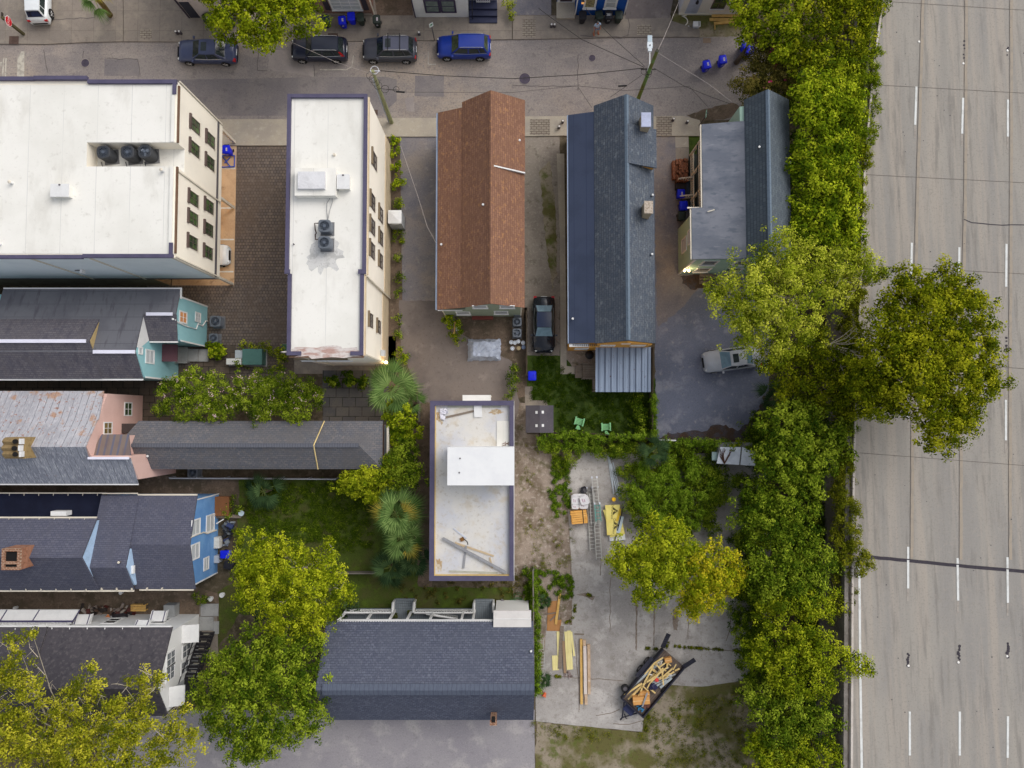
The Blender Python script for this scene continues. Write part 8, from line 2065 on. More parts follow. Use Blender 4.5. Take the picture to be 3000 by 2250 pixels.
lf_palmd=leafmat('leaf_dark_palm',srgb(34,52,34),srgb(58,80,50),srgb(92,114,70))
lf_palmy=leafmat('leaf_dry_palm',srgb(96,92,36),srgb(150,138,54),srgb(190,172,84))
lf_ivy=leafmat('leaf_ivy',srgb(62,84,22),srgb(98,128,28),srgb(142,166,52))
lf_dry=leafmat('leaf_rusty_ivy',srgb(62,72,18),srgb(104,112,24),srgb(152,150,42))
lf_flower=leafmat('blossom_pink',srgb(206,166,160),srgb(222,188,184),srgb(240,214,212),.2)
lf_mag=leafmat('blossom_magenta',srgb(176,40,96),srgb(210,60,120),srgb(230,100,150),.2)
m_bark=M('bark',srgb(104,92,76),[(3,.42,.66,srgb(78,68,56),.8,(1,1,.3)),(14,.5,.75,srgb(130,118,100),.5)],rough=1)
m_twig=M('pale_twig',srgb(186,176,156),[(5,.45,.7,srgb(150,140,122),.6)],rough=1)
def quads(Cn,Nn,S,asp=.55):
 n=len(Cn)
 r=NR.normal(size=(n,3));t=np.cross(Nn,r);t/=np.linalg.norm(t,axis=1,keepdims=True)+1e-9
 b=np.cross(Nn,t)
 s=S[:,None]
 V=np.empty((n,4,3))
 V[:,0]=Cn-t*s*.5;V[:,1]=Cn+b*s*asp*.5+t*s*.08;V[:,2]=Cn+t*s*.5;V[:,3]=Cn-b*s*asp*.5+t*s*.08
 V[:,0,2]-=S*.08;V[:,2,2]-=S*.14
 return V
def leafmesh(name,V,tint,mat,parent=None):
 n=len(V)
 off=WL[parent.name] if parent is not None else Vector((0,0,0))
 P=V.reshape(-1,3)-np.array(off)
 me=bpy.data.meshes.new(name)
 me.vertices.add(4*n);me.vertices.foreach_set('co',P.astype(np.float32).ravel())
 me.loops.add(4*n);me.loops.foreach_set('vertex_index',np.arange(4*n,dtype=np.int32))
 me.polygons.add(n);me.polygons.foreach_set('loop_start',np.arange(0,4*n,4,dtype=np.int32))
 try:me.polygons.foreach_set('loop_total',np.full(n,4,dtype=np.int32))
 except Exception:pass
 me.update(calc_edges=True)
 a=me.attributes.new('tint','FLOAT','FACE');a.data.foreach_set('value',np.clip(tint,0,1).astype(np.float32))
 me.materials.append(mat)
 o=bpy.data.objects.new(name,me);COL.objects.link(o)
 if parent is not None:o.parent=parent
 WL[o.name]=off
 return o
LEAFN=0
def foliage(blobs,leaf=.20,rc=.55,nl=46,cover=1.0,tb=.5,tv=.5,flat=.75,zmin=.15,low=-.25,gap=0.0,spike=.12):
 """blobs: (x,y,z,r) lumps; leaf clumps spread over each lump's surface and some inside"""
 global LEAFN
 Vs,Ts=[],[]
 for (x,y,z,r) in blobs:
  area=2.6*math.pi*r*r
  no=max(5,int(cover*.78*area/(math.pi*rc*rc)))
  ni=int(no*.5)
  nc=no+ni
  d=NR.normal(size=(nc*3,3));d/=np.linalg.norm(d,axis=1,keepdims=True)
  d=d[d[:,2]>low][:nc];nc=len(d)
  inner=np.arange(nc)>=int(nc*.667)
  if gap>0:
   keep=(NR.random(nc)>gap)|inner;d=d[keep];inner=inner[keep];nc=len(d)
  ph=NR.random(6)*6.28
  lump=.86+.10*np.sin(3*np.arctan2(d[:,1],d[:,0])+ph[0])+.08*np.sin(5*np.arctan2(d[:,1],d[:,0])+ph[1])+.06*np.sin(6*d[:,2]+ph[2])
  rr=r*(lump+NR.normal(size=nc)*spike)
  rr=np.where(inner,r*NR.uniform(.4,.72,nc),rr)
  cc=np.stack([x+d[:,0]*rr,y+d[:,1]*rr,z+d[:,2]*rr*flat],1)
  ct=NR.normal(size=nc)*tv*.6
  crad=rc*NR.uniform(.6,1.25,nc)
  k=np.maximum(6,(nl*1.25*(crad/rc)**2).astype(int))
  idx=np.repeat(np.arange(nc),k);n=len(idx)
  q=NR.normal(size=(n,3));q/=np.linalg.norm(q,axis=1,keepdims=True)
  rad_=crad[idx]*NR.random(n)**.45
  c=cc[idx]+q*rad_[:,None]*np.array([1,1,.75])
  nrm=q*.7+d[idx]*.35+np.array([0,0,.55])+NR.normal(size=(n,3))*.35
  nrm/=np.linalg.norm(nrm,axis=1,keepdims=True)
  ok=c[:,2]>zmin
  S=leaf*NR.uniform(.65,1.3,n)
  V=quads(c[ok],nrm[ok],S[ok]*.9);T_=tb+ct[idx][ok]+NR.normal(size=ok.sum())*tv*.45
  Vs.append(V);Ts.append(T_)
 V=np.concatenate(Vs);T_=np.concatenate(Ts);LEAFN+=len(V)
 return V,T_
def lim(root,tips,r0,mat,name='trunk',parent=None,twigs=0,jit=.3,limb=1.0):
 """tapered trunk from the ground, limbs to every lump"""
 mb=MB()
 tips=[Vector(t) for t in tips]
 c=sum(tips,Vector())/len(tips)
 fork=Vector(root).lerp(c,.45);fork.z=max(.8,min(t.z for t in tips)*.5)
 mb.tube([root,Vector(root).lerp(fork,.5)+Vector((RND.uniform(-.1,.1),RND.uniform(-.1,.1),0)),fork],r0,8,r0*.72)
 for t in tips:
  m=fork.lerp(t,.5)+Vector((RND.uniform(-jit,jit),RND.uniform(-jit,jit),RND.uniform(.0,.5)))
  mb.tube([fork,m,t-Vector((0,0,.3))],r0*.55*limb,6,r0*.12*limb)
  for k in range(twigs):
   a=m.lerp(t,RND.uniform(.0,1));d=Vector((RND.uniform(-1,1),RND.uniform(-1,1),RND.uniform(.1,.8)))
   e=a+d*RND.uniform(.8,1.9);mb.tube([a,a.lerp(e,.5)+Vector((RND.uniform(-.2,.2),RND.uniform(-.2,.2),.1)),e],r0*.11,4,r0*.04)
   for j in range(2):
    f=a.lerp(e,RND.uniform(.4,.9));h=f+Vector((RND.uniform(-.7,.7),RND.uniform(-.7,.7),RND.uniform(.0,.4)));mb.tube([f,h],r0*.06,3,r0*.03)
 return mb.build(name,mat,parent)
def blobsD(lst,px=True):
 """(x, y, r, z) in readings of the 2212 wide view -> world lumps"""
 out=[]
 for (x,y,r,z) in lst:
  p=gD(x,y,z);out.append((p.x,p.y,z-.0,r*1.35624*(60-z)/FPX))
 return out
def tree(label,lst,mat,name='tree',cat='tree',root=None,r0=.22,twigs=0,bark=m_bark,group=None,extra=None,grow=1.1,limb=1.0,**kw):
 kw.setdefault('cover',1.2)
 B_=blobsD(lst)
 if root is None:
  rx,ry=sum(b[0] for b in B_)/len(B_),sum(b[1] for b in B_)/len(B_)
 else:rx,ry=root
 t=thing(name,label,cat,(rx,ry,0),0,group)
 B2=[(x,y,z-r*.35,r*grow) for x,y,z,r in B_]
 V,T_=foliage(B2,**kw)
 leafmesh('crown',V,T_,mat,t)
 lim((rx,ry,0),[(x,y,z) for x,y,z,r in B2],r0,bark,'trunk',t,twigs,limb=limb)
 if extra:
  emat,frac,es=extra
  sel=NR.random(len(V))<frac
  up=V[:,:,2].mean(1)>np.percentile(V[:,:,2].mean(1),45)
  c=V[sel&up].mean(1)+np.array([0,0,.08])
  m_=np.repeat(c,7,axis=0)+NR.normal(size=(len(c)*7,3))*.10
  nn=NR.normal(size=m_.shape)*.5+np.array([0,0,1]);nn/=np.linalg.norm(nn,axis=1,keepdims=True)
  leafmesh('blossoms',quads(m_,nn,np.full(len(m_),es),.9),NR.random(len(m_)),emat,t)
 return t
def bush(label,lst,mat,name='shrub',cat='shrub',group=None,**kw):
 B_=[(x,y,max(r*.25,z-r*.55),r) for x,y,z,r in blobsD(lst)]
 kw=dict(dict(leaf=.15,rc=.3,nl=26,zmin=.03,low=-.5),**kw)
 V,T_=foliage(B_,**kw)
 c=(sum(b[0] for b in B_)/len(B_),sum(b[1] for b in B_)/len(B_),0)
 t=thing(name,label,cat,c,0,group)
 leafmesh('foliage',V,T_,mat,t)
 mb=MB()
 for (x,y,z,r) in B_:
  for k in range(2):mb.tube([(x+RND.uniform(-.1,.1),y+RND.uniform(-.1,.1),0),(x+RND.uniform(-.3,.3)*r,y+RND.uniform(-.3,.3)*r,z+r*.3)],.03,4,.012)
 mb.build('stem',m_bark,t)
 return t
 # ---- street trees and the row beside the highway
tree('yellow leaved street tree at the top edge, over the pavement',[(500,25,58,7),(560,30,62,7.5),(635,18,58,7),(575,72,30,6),(465,-5,38,6.5),(600,-30,60,7.5),(520,-40,60,7)],lf_yellow,'street_tree',r0=.2,root=tuple(gD(560,25).xy),leaf=.24,rc=.5,nl=42,tb=.36,gap=.04)
tree('bright green tree at the top right hanging over the white house front',[(1640,10,55,8),(1620,60,42,7),(1700,15,60,8.5),(1690,75,48,7.5),(1655,-40,60,8)],lf_green,leaf=.24,rc=.5,nl=40,tb=.5,gap=.06)
tree('dark leafy tree at the top edge between hedge and highway',[(1775,10,62,8.5),(1840,20,58,8),(1880,-10,45,8),(1760,80,55,8),(1845,85,50,7.5),(1790,-45,60,8)],lf_oak,leaf=.24,rc=.52,nl=40,tb=.45,gap=.08)
tree('tree with bushy top standing between the olive brown tree and highway',[(1770,135,50,7.5),(1835,140,52,7.5),(1730,105,40,7)],lf_green,leaf=.22,rc=.5,nl=40,tb=.42,gap=.08)
tree('olive brown crape myrtle with a few magenta blossoms beside the street end',[(1650,120,45,5.5),(1645,165,52,5.5),(1700,150,45,5.5),(1625,190,35,5),(1680,190,40,5.2),(1690,110,35,6)],lf_brown,'flowering_tree',leaf=.17,rc=.42,nl=46,tb=.42,extra=(lf_mag,.0006,.16))
HG='row of bright green trees along the highway'
tree('bright green tree of the highway row standing beside the gable of the mint house',[(1760,200,48,8.5),(1800,185,40,8.2),(1830,215,45,8),(1775,245,45,8.2)],lf_lime,group=HG,leaf=.25,rc=.5,nl=40,tb=.6,gap=.08)
tree('bright green tree of the highway row, second from the north',[(1830,265,48,7.5),(1760,290,48,8),(1800,310,45,7.5)],lf_lime,group=HG,leaf=.25,rc=.48,nl=38,tb=.5,gap=.10)
tree('bright green tree of the highway row beside the middle of the mint house roof',[(1755,345,45,7.5),(1815,355,50,7.5),(1770,390,45,7.5)],lf_lime,group=HG,leaf=.25,rc=.5,nl=40,tb=.52,gap=.10)
tree('bright green tree of the highway row, southernmost, beside the chartreuse tree',[(1755,435,45,7),(1820,430,48,7.2),(1790,480,52,7),(1745,490,40,7),(1835,500,35,6.5)],lf_lime,group=HG,leaf=.25,rc=.5,nl=40,tb=.46,gap=.10)
tree('feathery chartreuse tree with pale bare branches reaching over the highway',[(1690,555,62,9.5),(1760,570,60,10),(1830,570,50,10),(1885,580,32,10),(1915,590,18,10),(1630,615,58,9.5),(1575,640,36,9),(1545,625,22,8.5),(1700,640,70,10),(1790,640,48,9.5),(1640,705,55,9),(1618,728,24,8.5),(1720,715,50,9),(1610,680,45,9),(1660,760,30,8)],lf_chart,root=tuple(gD(1740,660).xy),r0=.24,twigs=6,limb=.4,bark=m_twig,leaf=.18,rc=.45,nl=40,cover=1.35,grow=1.12,tb=.5,gap=.1,spike=.24)
tree('large dark green oak like tree spreading over the highway lanes',[(1975,625,45,11),(1925,655,30,10.5),(2045,615,45,11),(2010,690,62,12),(2085,685,55,12),(1950,735,55,12),(2050,755,68,12.5),(2125,760,45,11.5),(1915,790,50,11.5),(1985,815,62,12.5),(2075,830,62,12.2),(2140,830,32,11),(2040,890,55,11.8),(2085,905,36,11.2),(2030,945,34,11),(1900,850,40,10.5),(2110,645,24,11),(1890,820,45,10.5),(1925,880,30,10.5)],lf_oak,'large_tree',root=tuple(gD(1868,830).xy),r0=.38,limb=.6,leaf=.22,rc=.46,nl=42,cover=1.5,grow=1.26,tb=.52,gap=.05,spike=.2)
tree('dark dense tree filling the gap between chartreuse tree and parking lot',[(1700,790,48,6.5),(1760,770,52,7),(1820,780,48,7),(1850,830,45,6.5),(1790,840,55,6.5),(1720,845,35,5.5),(1840,880,36,6),(1865,745,34,7),(1885,880,30,7)],lf_oak,leaf=.22,rc=.5,nl=40,tb=.36,gap=.06,grow=1.2)
tree('round glossy green tree above the vine sunk metal shed',[(1700,925,52,6.5),(1755,925,52,6.8),(1720,975,60,7),(1790,975,48,6.5),(1670,985,42,5.8),(1745,1030,48,6.2),(1690,1030,38,5.5),(1815,940,32,6),(1735,885,36,6)],lf_deep,leaf=.24,rc=.45,nl=38,tb=.62,gap=.04)
tree('green tree south of the metal shed, with dark hollow toward the highway wall',[(1640,1085,45,5.5),(1700,1085,48,6),(1625,1135,42,5.2),(1680,1140,50,5.8),(1735,1120,40,6)],lf_deep,leaf=.21,rc=.45,nl=40,tb=.5,gap=.08)
tree('green tree in the thicket beside the black highway joint',[(1660,1205,48,5.5),(1720,1190,52,6),(1775,1215,40,6),(1690,1255,52,6),(1745,1265,50,6),(1640,1260,35,5)],lf_deep,leaf=.21,rc=.45,nl=40,tb=.55,gap=.08)
tree('tree with light lime tufts standing north of the spreading tree',[(1720,1310,45,6),(1780,1310,36,6),(1665,1310,32,5.2)],lf_green,leaf=.2,rc=.45,nl=40,tb=.6,gap=.08)
tree('spreading tree whose branch reaches across the highway edge line',[(1680,1390,52,6.2),(1740,1400,58,7),(1790,1430,48,7),(1850,1440,26,7),(1880,1450,14,7),(1700,1455,52,6.5),(1760,1480,45,6.5),(1640,1420,34,5.2)],lf_green,r0=.24,leaf=.2,rc=.45,nl=40,tb=.5,gap=.10,spike=.18,root=tuple(gD(1735,1420).xy))
tree('tree with dense green crown along the southern highway wall',[(1660,1530,48,5.5),(1720,1550,55,6),(1780,1560,42,6),(1690,1595,45,5.8),(1625,1500,26,4.5)],lf_deep,leaf=.21,rc=.45,nl=40,tb=.55,gap=.08)
tree('tree cut by the bottom edge of the view beside the highway wall',[(1665,1650,50,5.5),(1730,1640,50,6),(1790,1640,40,6),(1650,1610,30,5),(1700,1690,55,6)],lf_green,leaf=.21,rc=.45,nl=40,tb=.55,gap=.08)
# ---- trees inside the block
tree('lively green tree over the middle of the concrete yard',[(1400,1185,46,5.5),(1450,1175,50,6),(1385,1225,46,5.5),(1440,1235,52,6),(1345,1215,30,4.8),(1405,1270,40,5.2),(1480,1210,36,6)],lf_green,leaf=.2,rc=.42,nl=40,cover=1.4,grow=1.2,tb=.66,gap=.03)
tree('tree with amber tinged yellowing leaves beside the lively green tree',[(1540,1220,46,6),(1505,1255,45,6),(1565,1255,38,5.6),(1530,1285,40,5.5),(1495,1310,26,5),(1590,1240,20,5.4)],lf_orange,leaf=.2,rc=.42,nl=40,cover=1.4,grow=1.2,tb=.55,gap=.04)
tree('yellow green tree between the sky blue house and the dark lawn',[(560,1205,48,7),(530,1235,40,6.5),(620,1215,50,7.5),(690,1230,42,7),(590,1265,56,7.5),(660,1275,56,7.8),(715,1275,40,7),(540,1290,36,6.5),(610,1330,50,7),(680,1335,45,6.8),(745,1275,16,6.5),(715,1180,16,6.5),(555,1168,16,6.5)],lf_yellow,r0=.24,twigs=2,limb=.4,bark=m_twig,leaf=.18,rc=.42,nl=40,cover=1.35,grow=1.1,tb=.5,gap=.08,spike=.22)
tree('dark green tree south of the yellow green tree, against the shingle house',[(600,1395,52,6.5),(660,1400,42,6.2),(540,1420,52,6.8),(485,1450,45,6.5),(450,1500,40,6),(520,1490,58,7.2),(600,1470,58,7.2),(655,1490,45,6.5),(470,1555,45,6.2),(540,1560,58,7),(610,1555,55,6.8),(665,1560,38,6.2),(510,1610,42,6),(570,1615,38,6),(545,1635,22,5.5)],lf_deep,'large_tree',r0=.3,leaf=.2,rc=.42,nl=42,tb=.55,gap=.05,spike=.18)
tree('open crowned olive yellow tree with bare twigs covering the bottom left corner',[(25,1395,24,11),(60,1372,14,11),(25,1450,34,11),(55,1500,34,11),(30,1560,40,11),(150,1490,26,11),(185,1450,18,11),(205,1495,26,11),(250,1520,26,11),(285,1470,20,11),(320,1480,26,11),(350,1465,12,11),(120,1540,36,11),(180,1560,44,11.5),(250,1570,44,11.5),(315,1555,40,11),(370,1580,34,10.5),(60,1620,55,11.5),(130,1625,55,12),(205,1640,55,12),(280,1630,50,11.5),(345,1630,40,11),(400,1620,24,10.5),(-30,1600,60,11.5),(100,1700,60,12),(240,1710,60,12),(-20,1480,40,11),(415,1585,14,10.5),(395,1535,12,10.5)],lf_olive,'large_tree',root=tuple(gD(150,1640).xy),r0=.28,twigs=3,limb=.35,bark=m_twig,leaf=.18,rc=.42,nl=38,cover=1.3,grow=1.08,tb=.5,gap=.1,spike=.24)
CM='pink flowering crape myrtles between the houses'
tree('crape myrtle with pink blossoms, western of the pair above the long grey wing',[(370,850,34,4.5),(410,835,42,5),(455,850,45,5),(400,880,34,4.5),(470,885,30,4.5),(345,880,20,4)],lf_deep,'crape_myrtle',r0=.12,group=CM,leaf=.15,rc=.32,nl=38,tb=.62,gap=.05,spike=.16,extra=(lf_flower,.0045,.10))
tree('crape myrtle with pink blossoms, eastern of the pair above the long grey wing',[(540,845,45,5),(590,845,45,5),(640,850,40,4.8),(675,855,26,4.4),(560,885,32,4.5),(630,885,32,4.5),(510,860,30,4.6)],lf_deep,'crape_myrtle',r0=.12,group=CM,leaf=.15,rc=.32,nl=38,tb=.62,gap=.05,spike=.16,extra=(lf_flower,.0045,.10))
tree('compact star leaved evergreen beside the end of the long grey wing',[(870,910,34,3.6),(850,895,24,3.2),(885,935,24,3.3),(860,940,22,3.2)],lf_lime,'evergreen',r0=.1,leaf=.24,rc=.3,nl=24,tb=.55,gap=.1)
tree('green tree between the star leaved evergreen and the fan palm',[(875,985,36,4.2),(850,1010,32,4),(890,1025,30,4.2),(860,1045,26,3.8)],lf_deep,r0=.12,leaf=.2,rc=.4,nl=40,tb=.6,gap=.08)
tree('lime tufted tree south of the end of the long grey wing',[(765,1040,32,4),(800,1035,34,4.2),(740,1050,22,3.6),(800,1065,28,3.8),(830,1025,28,4)],lf_green,r0=.12,leaf=.2,rc=.34,nl=36,tb=.68,gap=.1,spike=.18)
# ---- palms
def palm(label,x,y,z,R_,mat,n=26,name='fan_palm',dry=0.0,trunk=.2,lean=(0,0),trunk_mat=None,blade=20):
 c=gD(x,y,z)
 base=Vector((c.x+lean[0],c.y+lean[1],0))
 t=thing(name,label,'palm',base)
 if z>1.2:MB().tube([base,base.lerp(c,.5)+Vector((.05,.05,0)),c],trunk,10,trunk*.8).build('trunk',trunk_mat or m_bark,t)
 Vg,Tg,Vd,Td,st=[],[],[],[],MB()
 for k in range(n):
  az=k*2.399+RND.uniform(-.25,.25);f=(k+.5)/n
  el=1.15-1.55*f+RND.uniform(-.15,.15)
  out=Vector((math.cos(az)*math.cos(el),math.sin(az)*math.cos(el),math.sin(el)))
  pl=R_*(.14+.40*f)*RND.uniform(.8,1.15)
  hub=c+out*pl
  st.tube([c,c.lerp(hub,.5)+Vector((0,0,.08)),hub],.03,4,.018)
  side=out.cross(Vector((0,0,1)))
  if side.length<.05:side=Vector((1,0,0))
  side.normalize();up=side.cross(out)
  tw=RND.uniform(-.5,.5);side=side*math.cos(tw)+up*math.sin(tw);up=side.cross(out)
  isdry=RND.random()<dry and f>.45
  tint=.62-.35*f+RND.uniform(-.2,.2)
  sp_=RND.uniform(2.1,2.9)
  for j in range(blade):
   th=(j/(blade-1)-.5)*sp_
   d=out*math.cos(th)+side*math.sin(th)
   L_=R_*.64*(1-.22*abs(th)/1.4)*RND.uniform(.82,1.1)
   w_=.036*R_/2.2+.008
   pb=side*math.cos(th)-out*math.sin(th)
   m_=hub+d*L_*.5+up*.05;e=hub+d*L_-Vector((0,0,L_*(.12+.35*f)))
   (Vd if isdry else Vg).append([hub,m_-pb*w_,e,m_+pb*w_])
   (Td if isdry else Tg).append(tint+RND.uniform(-.14,.14)+(.18 if j%2 else -.12))
 leafmesh('fronds',np.array([[tuple(p) for p in q] for q in Vg]),np.array(Tg),mat,t)
 if Vd:leafmesh('dry_fronds',np.array([[tuple(p) for p in q] for q in Vd]),np.array(Td),lf_palmy,t)
 st.build('petioles',plain('petiole',110,124,60),t)
 return t
palm('broad silvery green fan palm beside the lit corner lamp',845,838,3.6,2.5,lf_palm,15)
palm('small fan palm between the broad fan palm and the star leaved evergreen',885,872,2.4,1.5,lf_palm,10,dry=.2)
palm('tall fan palm with browning old fronds beside the small flat roofed house',855,1110,5.0,2.3,lf_palm,17,dry=.25)
palm('fan palm south of the browning one, close to the flat roofed house',868,1160,4.2,2.1,lf_palm,15,dry=.2)
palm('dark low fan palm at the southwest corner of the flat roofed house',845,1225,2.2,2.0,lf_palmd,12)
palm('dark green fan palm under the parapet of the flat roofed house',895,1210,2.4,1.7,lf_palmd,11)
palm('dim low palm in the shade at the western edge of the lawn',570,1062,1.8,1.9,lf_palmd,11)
palm('feathery dark green plant shooting up from the vine thicket',1415,975,2.6,1.5,lf_palmd,10,name='palm_plant')
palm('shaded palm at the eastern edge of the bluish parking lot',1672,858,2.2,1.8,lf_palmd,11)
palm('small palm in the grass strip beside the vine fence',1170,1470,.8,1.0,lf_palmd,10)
palm('palm at the top edge of the view leaning its trunk over the pavement',205,-8,4.6,1.7,lf_palm,12,dry=.3,lean=tuple((gT(0,0,955,135,0)-gD(205,-8,4.6)).xy),trunk=.24,trunk_mat=M('palm_bark',srgb(124,104,60),[(4,.42,.66,srgb(92,76,44),.8,(1,1,.3))],rough=1))
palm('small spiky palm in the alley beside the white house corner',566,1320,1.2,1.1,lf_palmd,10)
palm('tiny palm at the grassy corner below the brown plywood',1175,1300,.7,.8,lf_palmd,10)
# ---- shrubs
SB='small shrubs along the narrow cream building'
for k,(x,y,r,lb) in enumerate([(846,298,15,'leafy shrub at the street end of the bed along the narrow cream building'),(852,325,16,'second shrub from the street in the bed along the narrow cream building'),(858,360,15,'third shrub from the street along the narrow cream building'),(858,395,14,'fourth shrub from the street along the narrow cream building'),(858,440,14,'shrub just north of the tall white cabinet'),(858,510,17,'dense shrub just south of the tall white cabinet'),(862,555,10,'tiny shrub south of the dense one below the white cabinet'),(862,600,13,'small shrub in the middle of the bed beside the cream wall'),(860,632,13,'shrub level with the south end of the cream wall windows'),(860,690,13,'round shrub near the south end of the bed'),(860,725,12,'flat dark shrub, last of the bed'),(863,770,20,'bright shrub beside the lit corner lamp')]):
 bush(lb,[(x,y,r,.8)],lf_lime if k<6 or k==11 else lf_deep,group=SB,tb=.5,leaf=.2 if k<4 else.15)
bush('leafy shrub at the west corner of the sage back wall',[(972,690,18,1.2),(985,700,14,1.1)],lf_lime,leaf=.2)
bush('shrub beside the timber framed grey box',[(990,732,14,.8),(978,722,10,.7)],lf_green)
bush('dark bush against the fence beside the gravel yard',[(1105,800,16,1.3),(1110,830,18,1.3),(1100,855,12,1)],lf_deep,tb=.4)
bush('clipped hedge curving round the green transformer box',[(520,745,12,1),(545,742,13,1),(570,745,14,1.1),(592,755,15,1.1),(600,775,14,1.1),(597,795,13,1)],lf_green,'hedge','hedge',tb=.5)
bush('bright agave like shrub beside the teal house steps',[(457,752,17,.9),(470,762,12,.8)],lf_lime,leaf=.28,tb=.45)
bush('small shrub between the cream box and the stone path',[(505,775,14,.9),(520,790,12,.8)],lf_deep)
bush('dark broad leaved bushes under the south wall of the narrow cream building',[(720,820,14,1),(750,818,16,1.1),(780,822,14,1)],lf_deep,leaf=.3,tb=.4)
bush('bush spilling beside the porch corner of the shingle house',[(745,1318,16,1.4),(765,1310,12,1.3)],lf_palmd,tb=.4)
bush('dark bush at the corner between lawn and vine fence',[(1385,905,22,1.4),(1380,880,16,1.2),(1390,925,16,1.2),(1345,838,0.01,1)][:3],lf_deep,tb=.35)
bush('dark shrub clump under the corner of the corrugated awning',[(1380,858,12,.9),(1370,868,10,.8)],lf_deep,tb=.35)
bush('magenta flowered bush beside the navy porch steps',[(722,12,0.01,1)][:0]+[(1098,5,15,1.2),(1102,28,10,1)],lf_green)
bush('shaded shrub at the alley south of the sky blue house',[(425,1290,14,1),(440,1300,10,.8)],lf_deep,tb=.4)
bush('dark shrub at the back wall beside the plank bench',[(495,1085,12,.7),(488,1108,14,.8),(510,1100,10,.6)],lf_deep,tb=.45)
bush('mossy shrub strip behind the navy and grey clutter',[(512,1155,10,.7),(515,1170,10,.7)],lf_green,tb=.45)
# ---- vines and ground cover
def strip(pts,hw_,zt,spacing,r):
 out=[]
 for (x0,y0),(x1,y1) in zip(pts,pts[1:]):
  L_=math.hypot(x1-x0,y1-y0);n=max(1,int(L_/spacing))
  for k in range(n):
   s=(k+.5)/n;out.append((x0+(x1-x0)*s+RND.uniform(-hw_,hw_),y0+(y1-y0)*s+RND.uniform(-hw_,hw_),r*RND.uniform(.8,1.25),zt*RND.uniform(.85,1.15)))
 return out
bush('bright vine mounded along the fence behind the garden chairs',strip([(1165,942),(1220,938),(1300,945),(1380,945),(1415,945)],4,1.9,9,10)+strip([(1165,960),(1290,962),(1300,965)],5,1.3,10,12),lf_ivy,'vine','vine',leaf=.13,rc=.24,nl=26,tb=.55)
bush('bright vine covering the fence north of the metal shed',strip([(1435,955),(1510,955),(1585,962)],3,1.9,9,10)+strip([(1440,965),(1540,968)],3,1.2,12,9),lf_ivy,'vine','vine',leaf=.13,rc=.24,nl=26,tb=.55)
bush('vine climbing the fence between lawn and bluish parking lot',strip([(1414,855),(1414,945)],2,1.7,7,7),lf_ivy,'vine','vine',leaf=.12,rc=.22,nl=24,tb=.45)
bush('vine trailing over the eastern end of the metal shed',strip([(1580,960),(1640,970),(1630,1000)],6,1.9,10,10),lf_lime,'vine','vine',leaf=.15,rc=.26,nl=26,tb=.5)
bush('vine strip climbing the fence east of the shingle house',strip([(1152,1235),(1158,1320),(1160,1400),(1160,1500)],3,1.4,7,8),lf_ivy,'vine','vine',leaf=.12,rc=.24,nl=24,tb=.42)
def cover(name,lst,mat,**kw):
 B_=[(x,y,max(.05,z-r*.5),r) for x,y,z,r in blobsD(lst)]
 kw=dict(dict(leaf=.15,rc=.3,nl=26,zmin=.03,low=-.2,flat=.6),**kw)
 V,T_=foliage(B_,**kw)
 return struct(leafmesh(name,V,T_,mat),'stuff')
def area(poly,n,r,z):
 xs,ys=[p[0] for p in poly],[p[1] for p in poly];out=[]
 def inside(x,y):
  c=False ;j=len(poly)-1
  for i in range(len(poly)):
   if (poly[i][1]>y)!=(poly[j][1]>y) and x<(poly[j][0]-poly[i][0])*(y-poly[i][1])/(poly[j][1]-poly[i][1])+poly[i][0]:c=not c
   j=i
  return c
 while len(out)<n:
  x,y=RND.uniform(min(xs),max(xs)),RND.uniform(min(ys),max(ys))
  if inside(x,y):out.append((x,y,r*RND.uniform(.6,1.3),z*RND.uniform(.6,1.4)))
 return out
cover('undergrowth',area([(1180,955),(1300,960),(1440,960),(1560,970),(1560,1010),(1610,1030),(1590,1080),(1540,1090),(1545,1150),(1480,1175),(1430,1170),(1390,1130),(1345,1075),(1345,1010),(1330,985),(1250,980),(1225,1000),(1195,1010)],170,17,1.1),lf_deep,tb=.55,tv=.4)
cover('undergrowth',area([(1400,990),(1530,1000),(1540,1080),(1500,1150),(1420,1140),(1360,1060)],90,14,1.6),lf_ivy,tb=.62,tv=.4)
cover('undergrowth',area([(1590,1020),(1660,1040),(1640,1400),(1600,1380),(1605,1200),(1590,1100)],40,16,1.0),lf_deep,tb=.35)
cover('undergrowth',area([(1640,880),(1850,880),(1835,1659),(1640,1659),(1600,1300)],160,26,1.6),lf_deep,tb=.35)
cover('undergrowth',area([(1700,120),(1880,120),(1870,520),(1710,500)],80,26,2.5),lf_deep,tb=.22)
cover('weeds',area([(1195,985),(1235,1000),(1235,1100),(1200,1130),(1185,1050)],60,5,.2),lf_ivy,tb=.3,leaf=.12,rc=.2,nl=16)
cover('weeds',area([(1130,1230),(1240,1240),(1235,1290),(1150,1300),(1165,1500),(1150,1500)],110,5,.22),lf_ivy,tb=.3,leaf=.12,rc=.2,nl=18)
cover('weeds',area([(1150,1560),(1380,1590),(1400,1530),(1600,1480),(1640,1560),(1640,1659),(1420,1659),(1400,1600),(1160,1600)],330,6,.08),lf_dry,tb=.42,leaf=.08,rc=.24,nl=9,flat=.2)
cover('weeds',area([(1590,1150),(1630,1150),(1640,1480),(1600,1500),(1560,1180)],36,12,.6),lf_deep,tb=.4)
cover('grass',area([(520,1040),(790,1045),(800,1180),(740,1200),(700,1170),(540,1160)],420,8,.10),lf_deep,tb=.3,leaf=.10,rc=.22,nl=14,tv=.35,flat=.25)
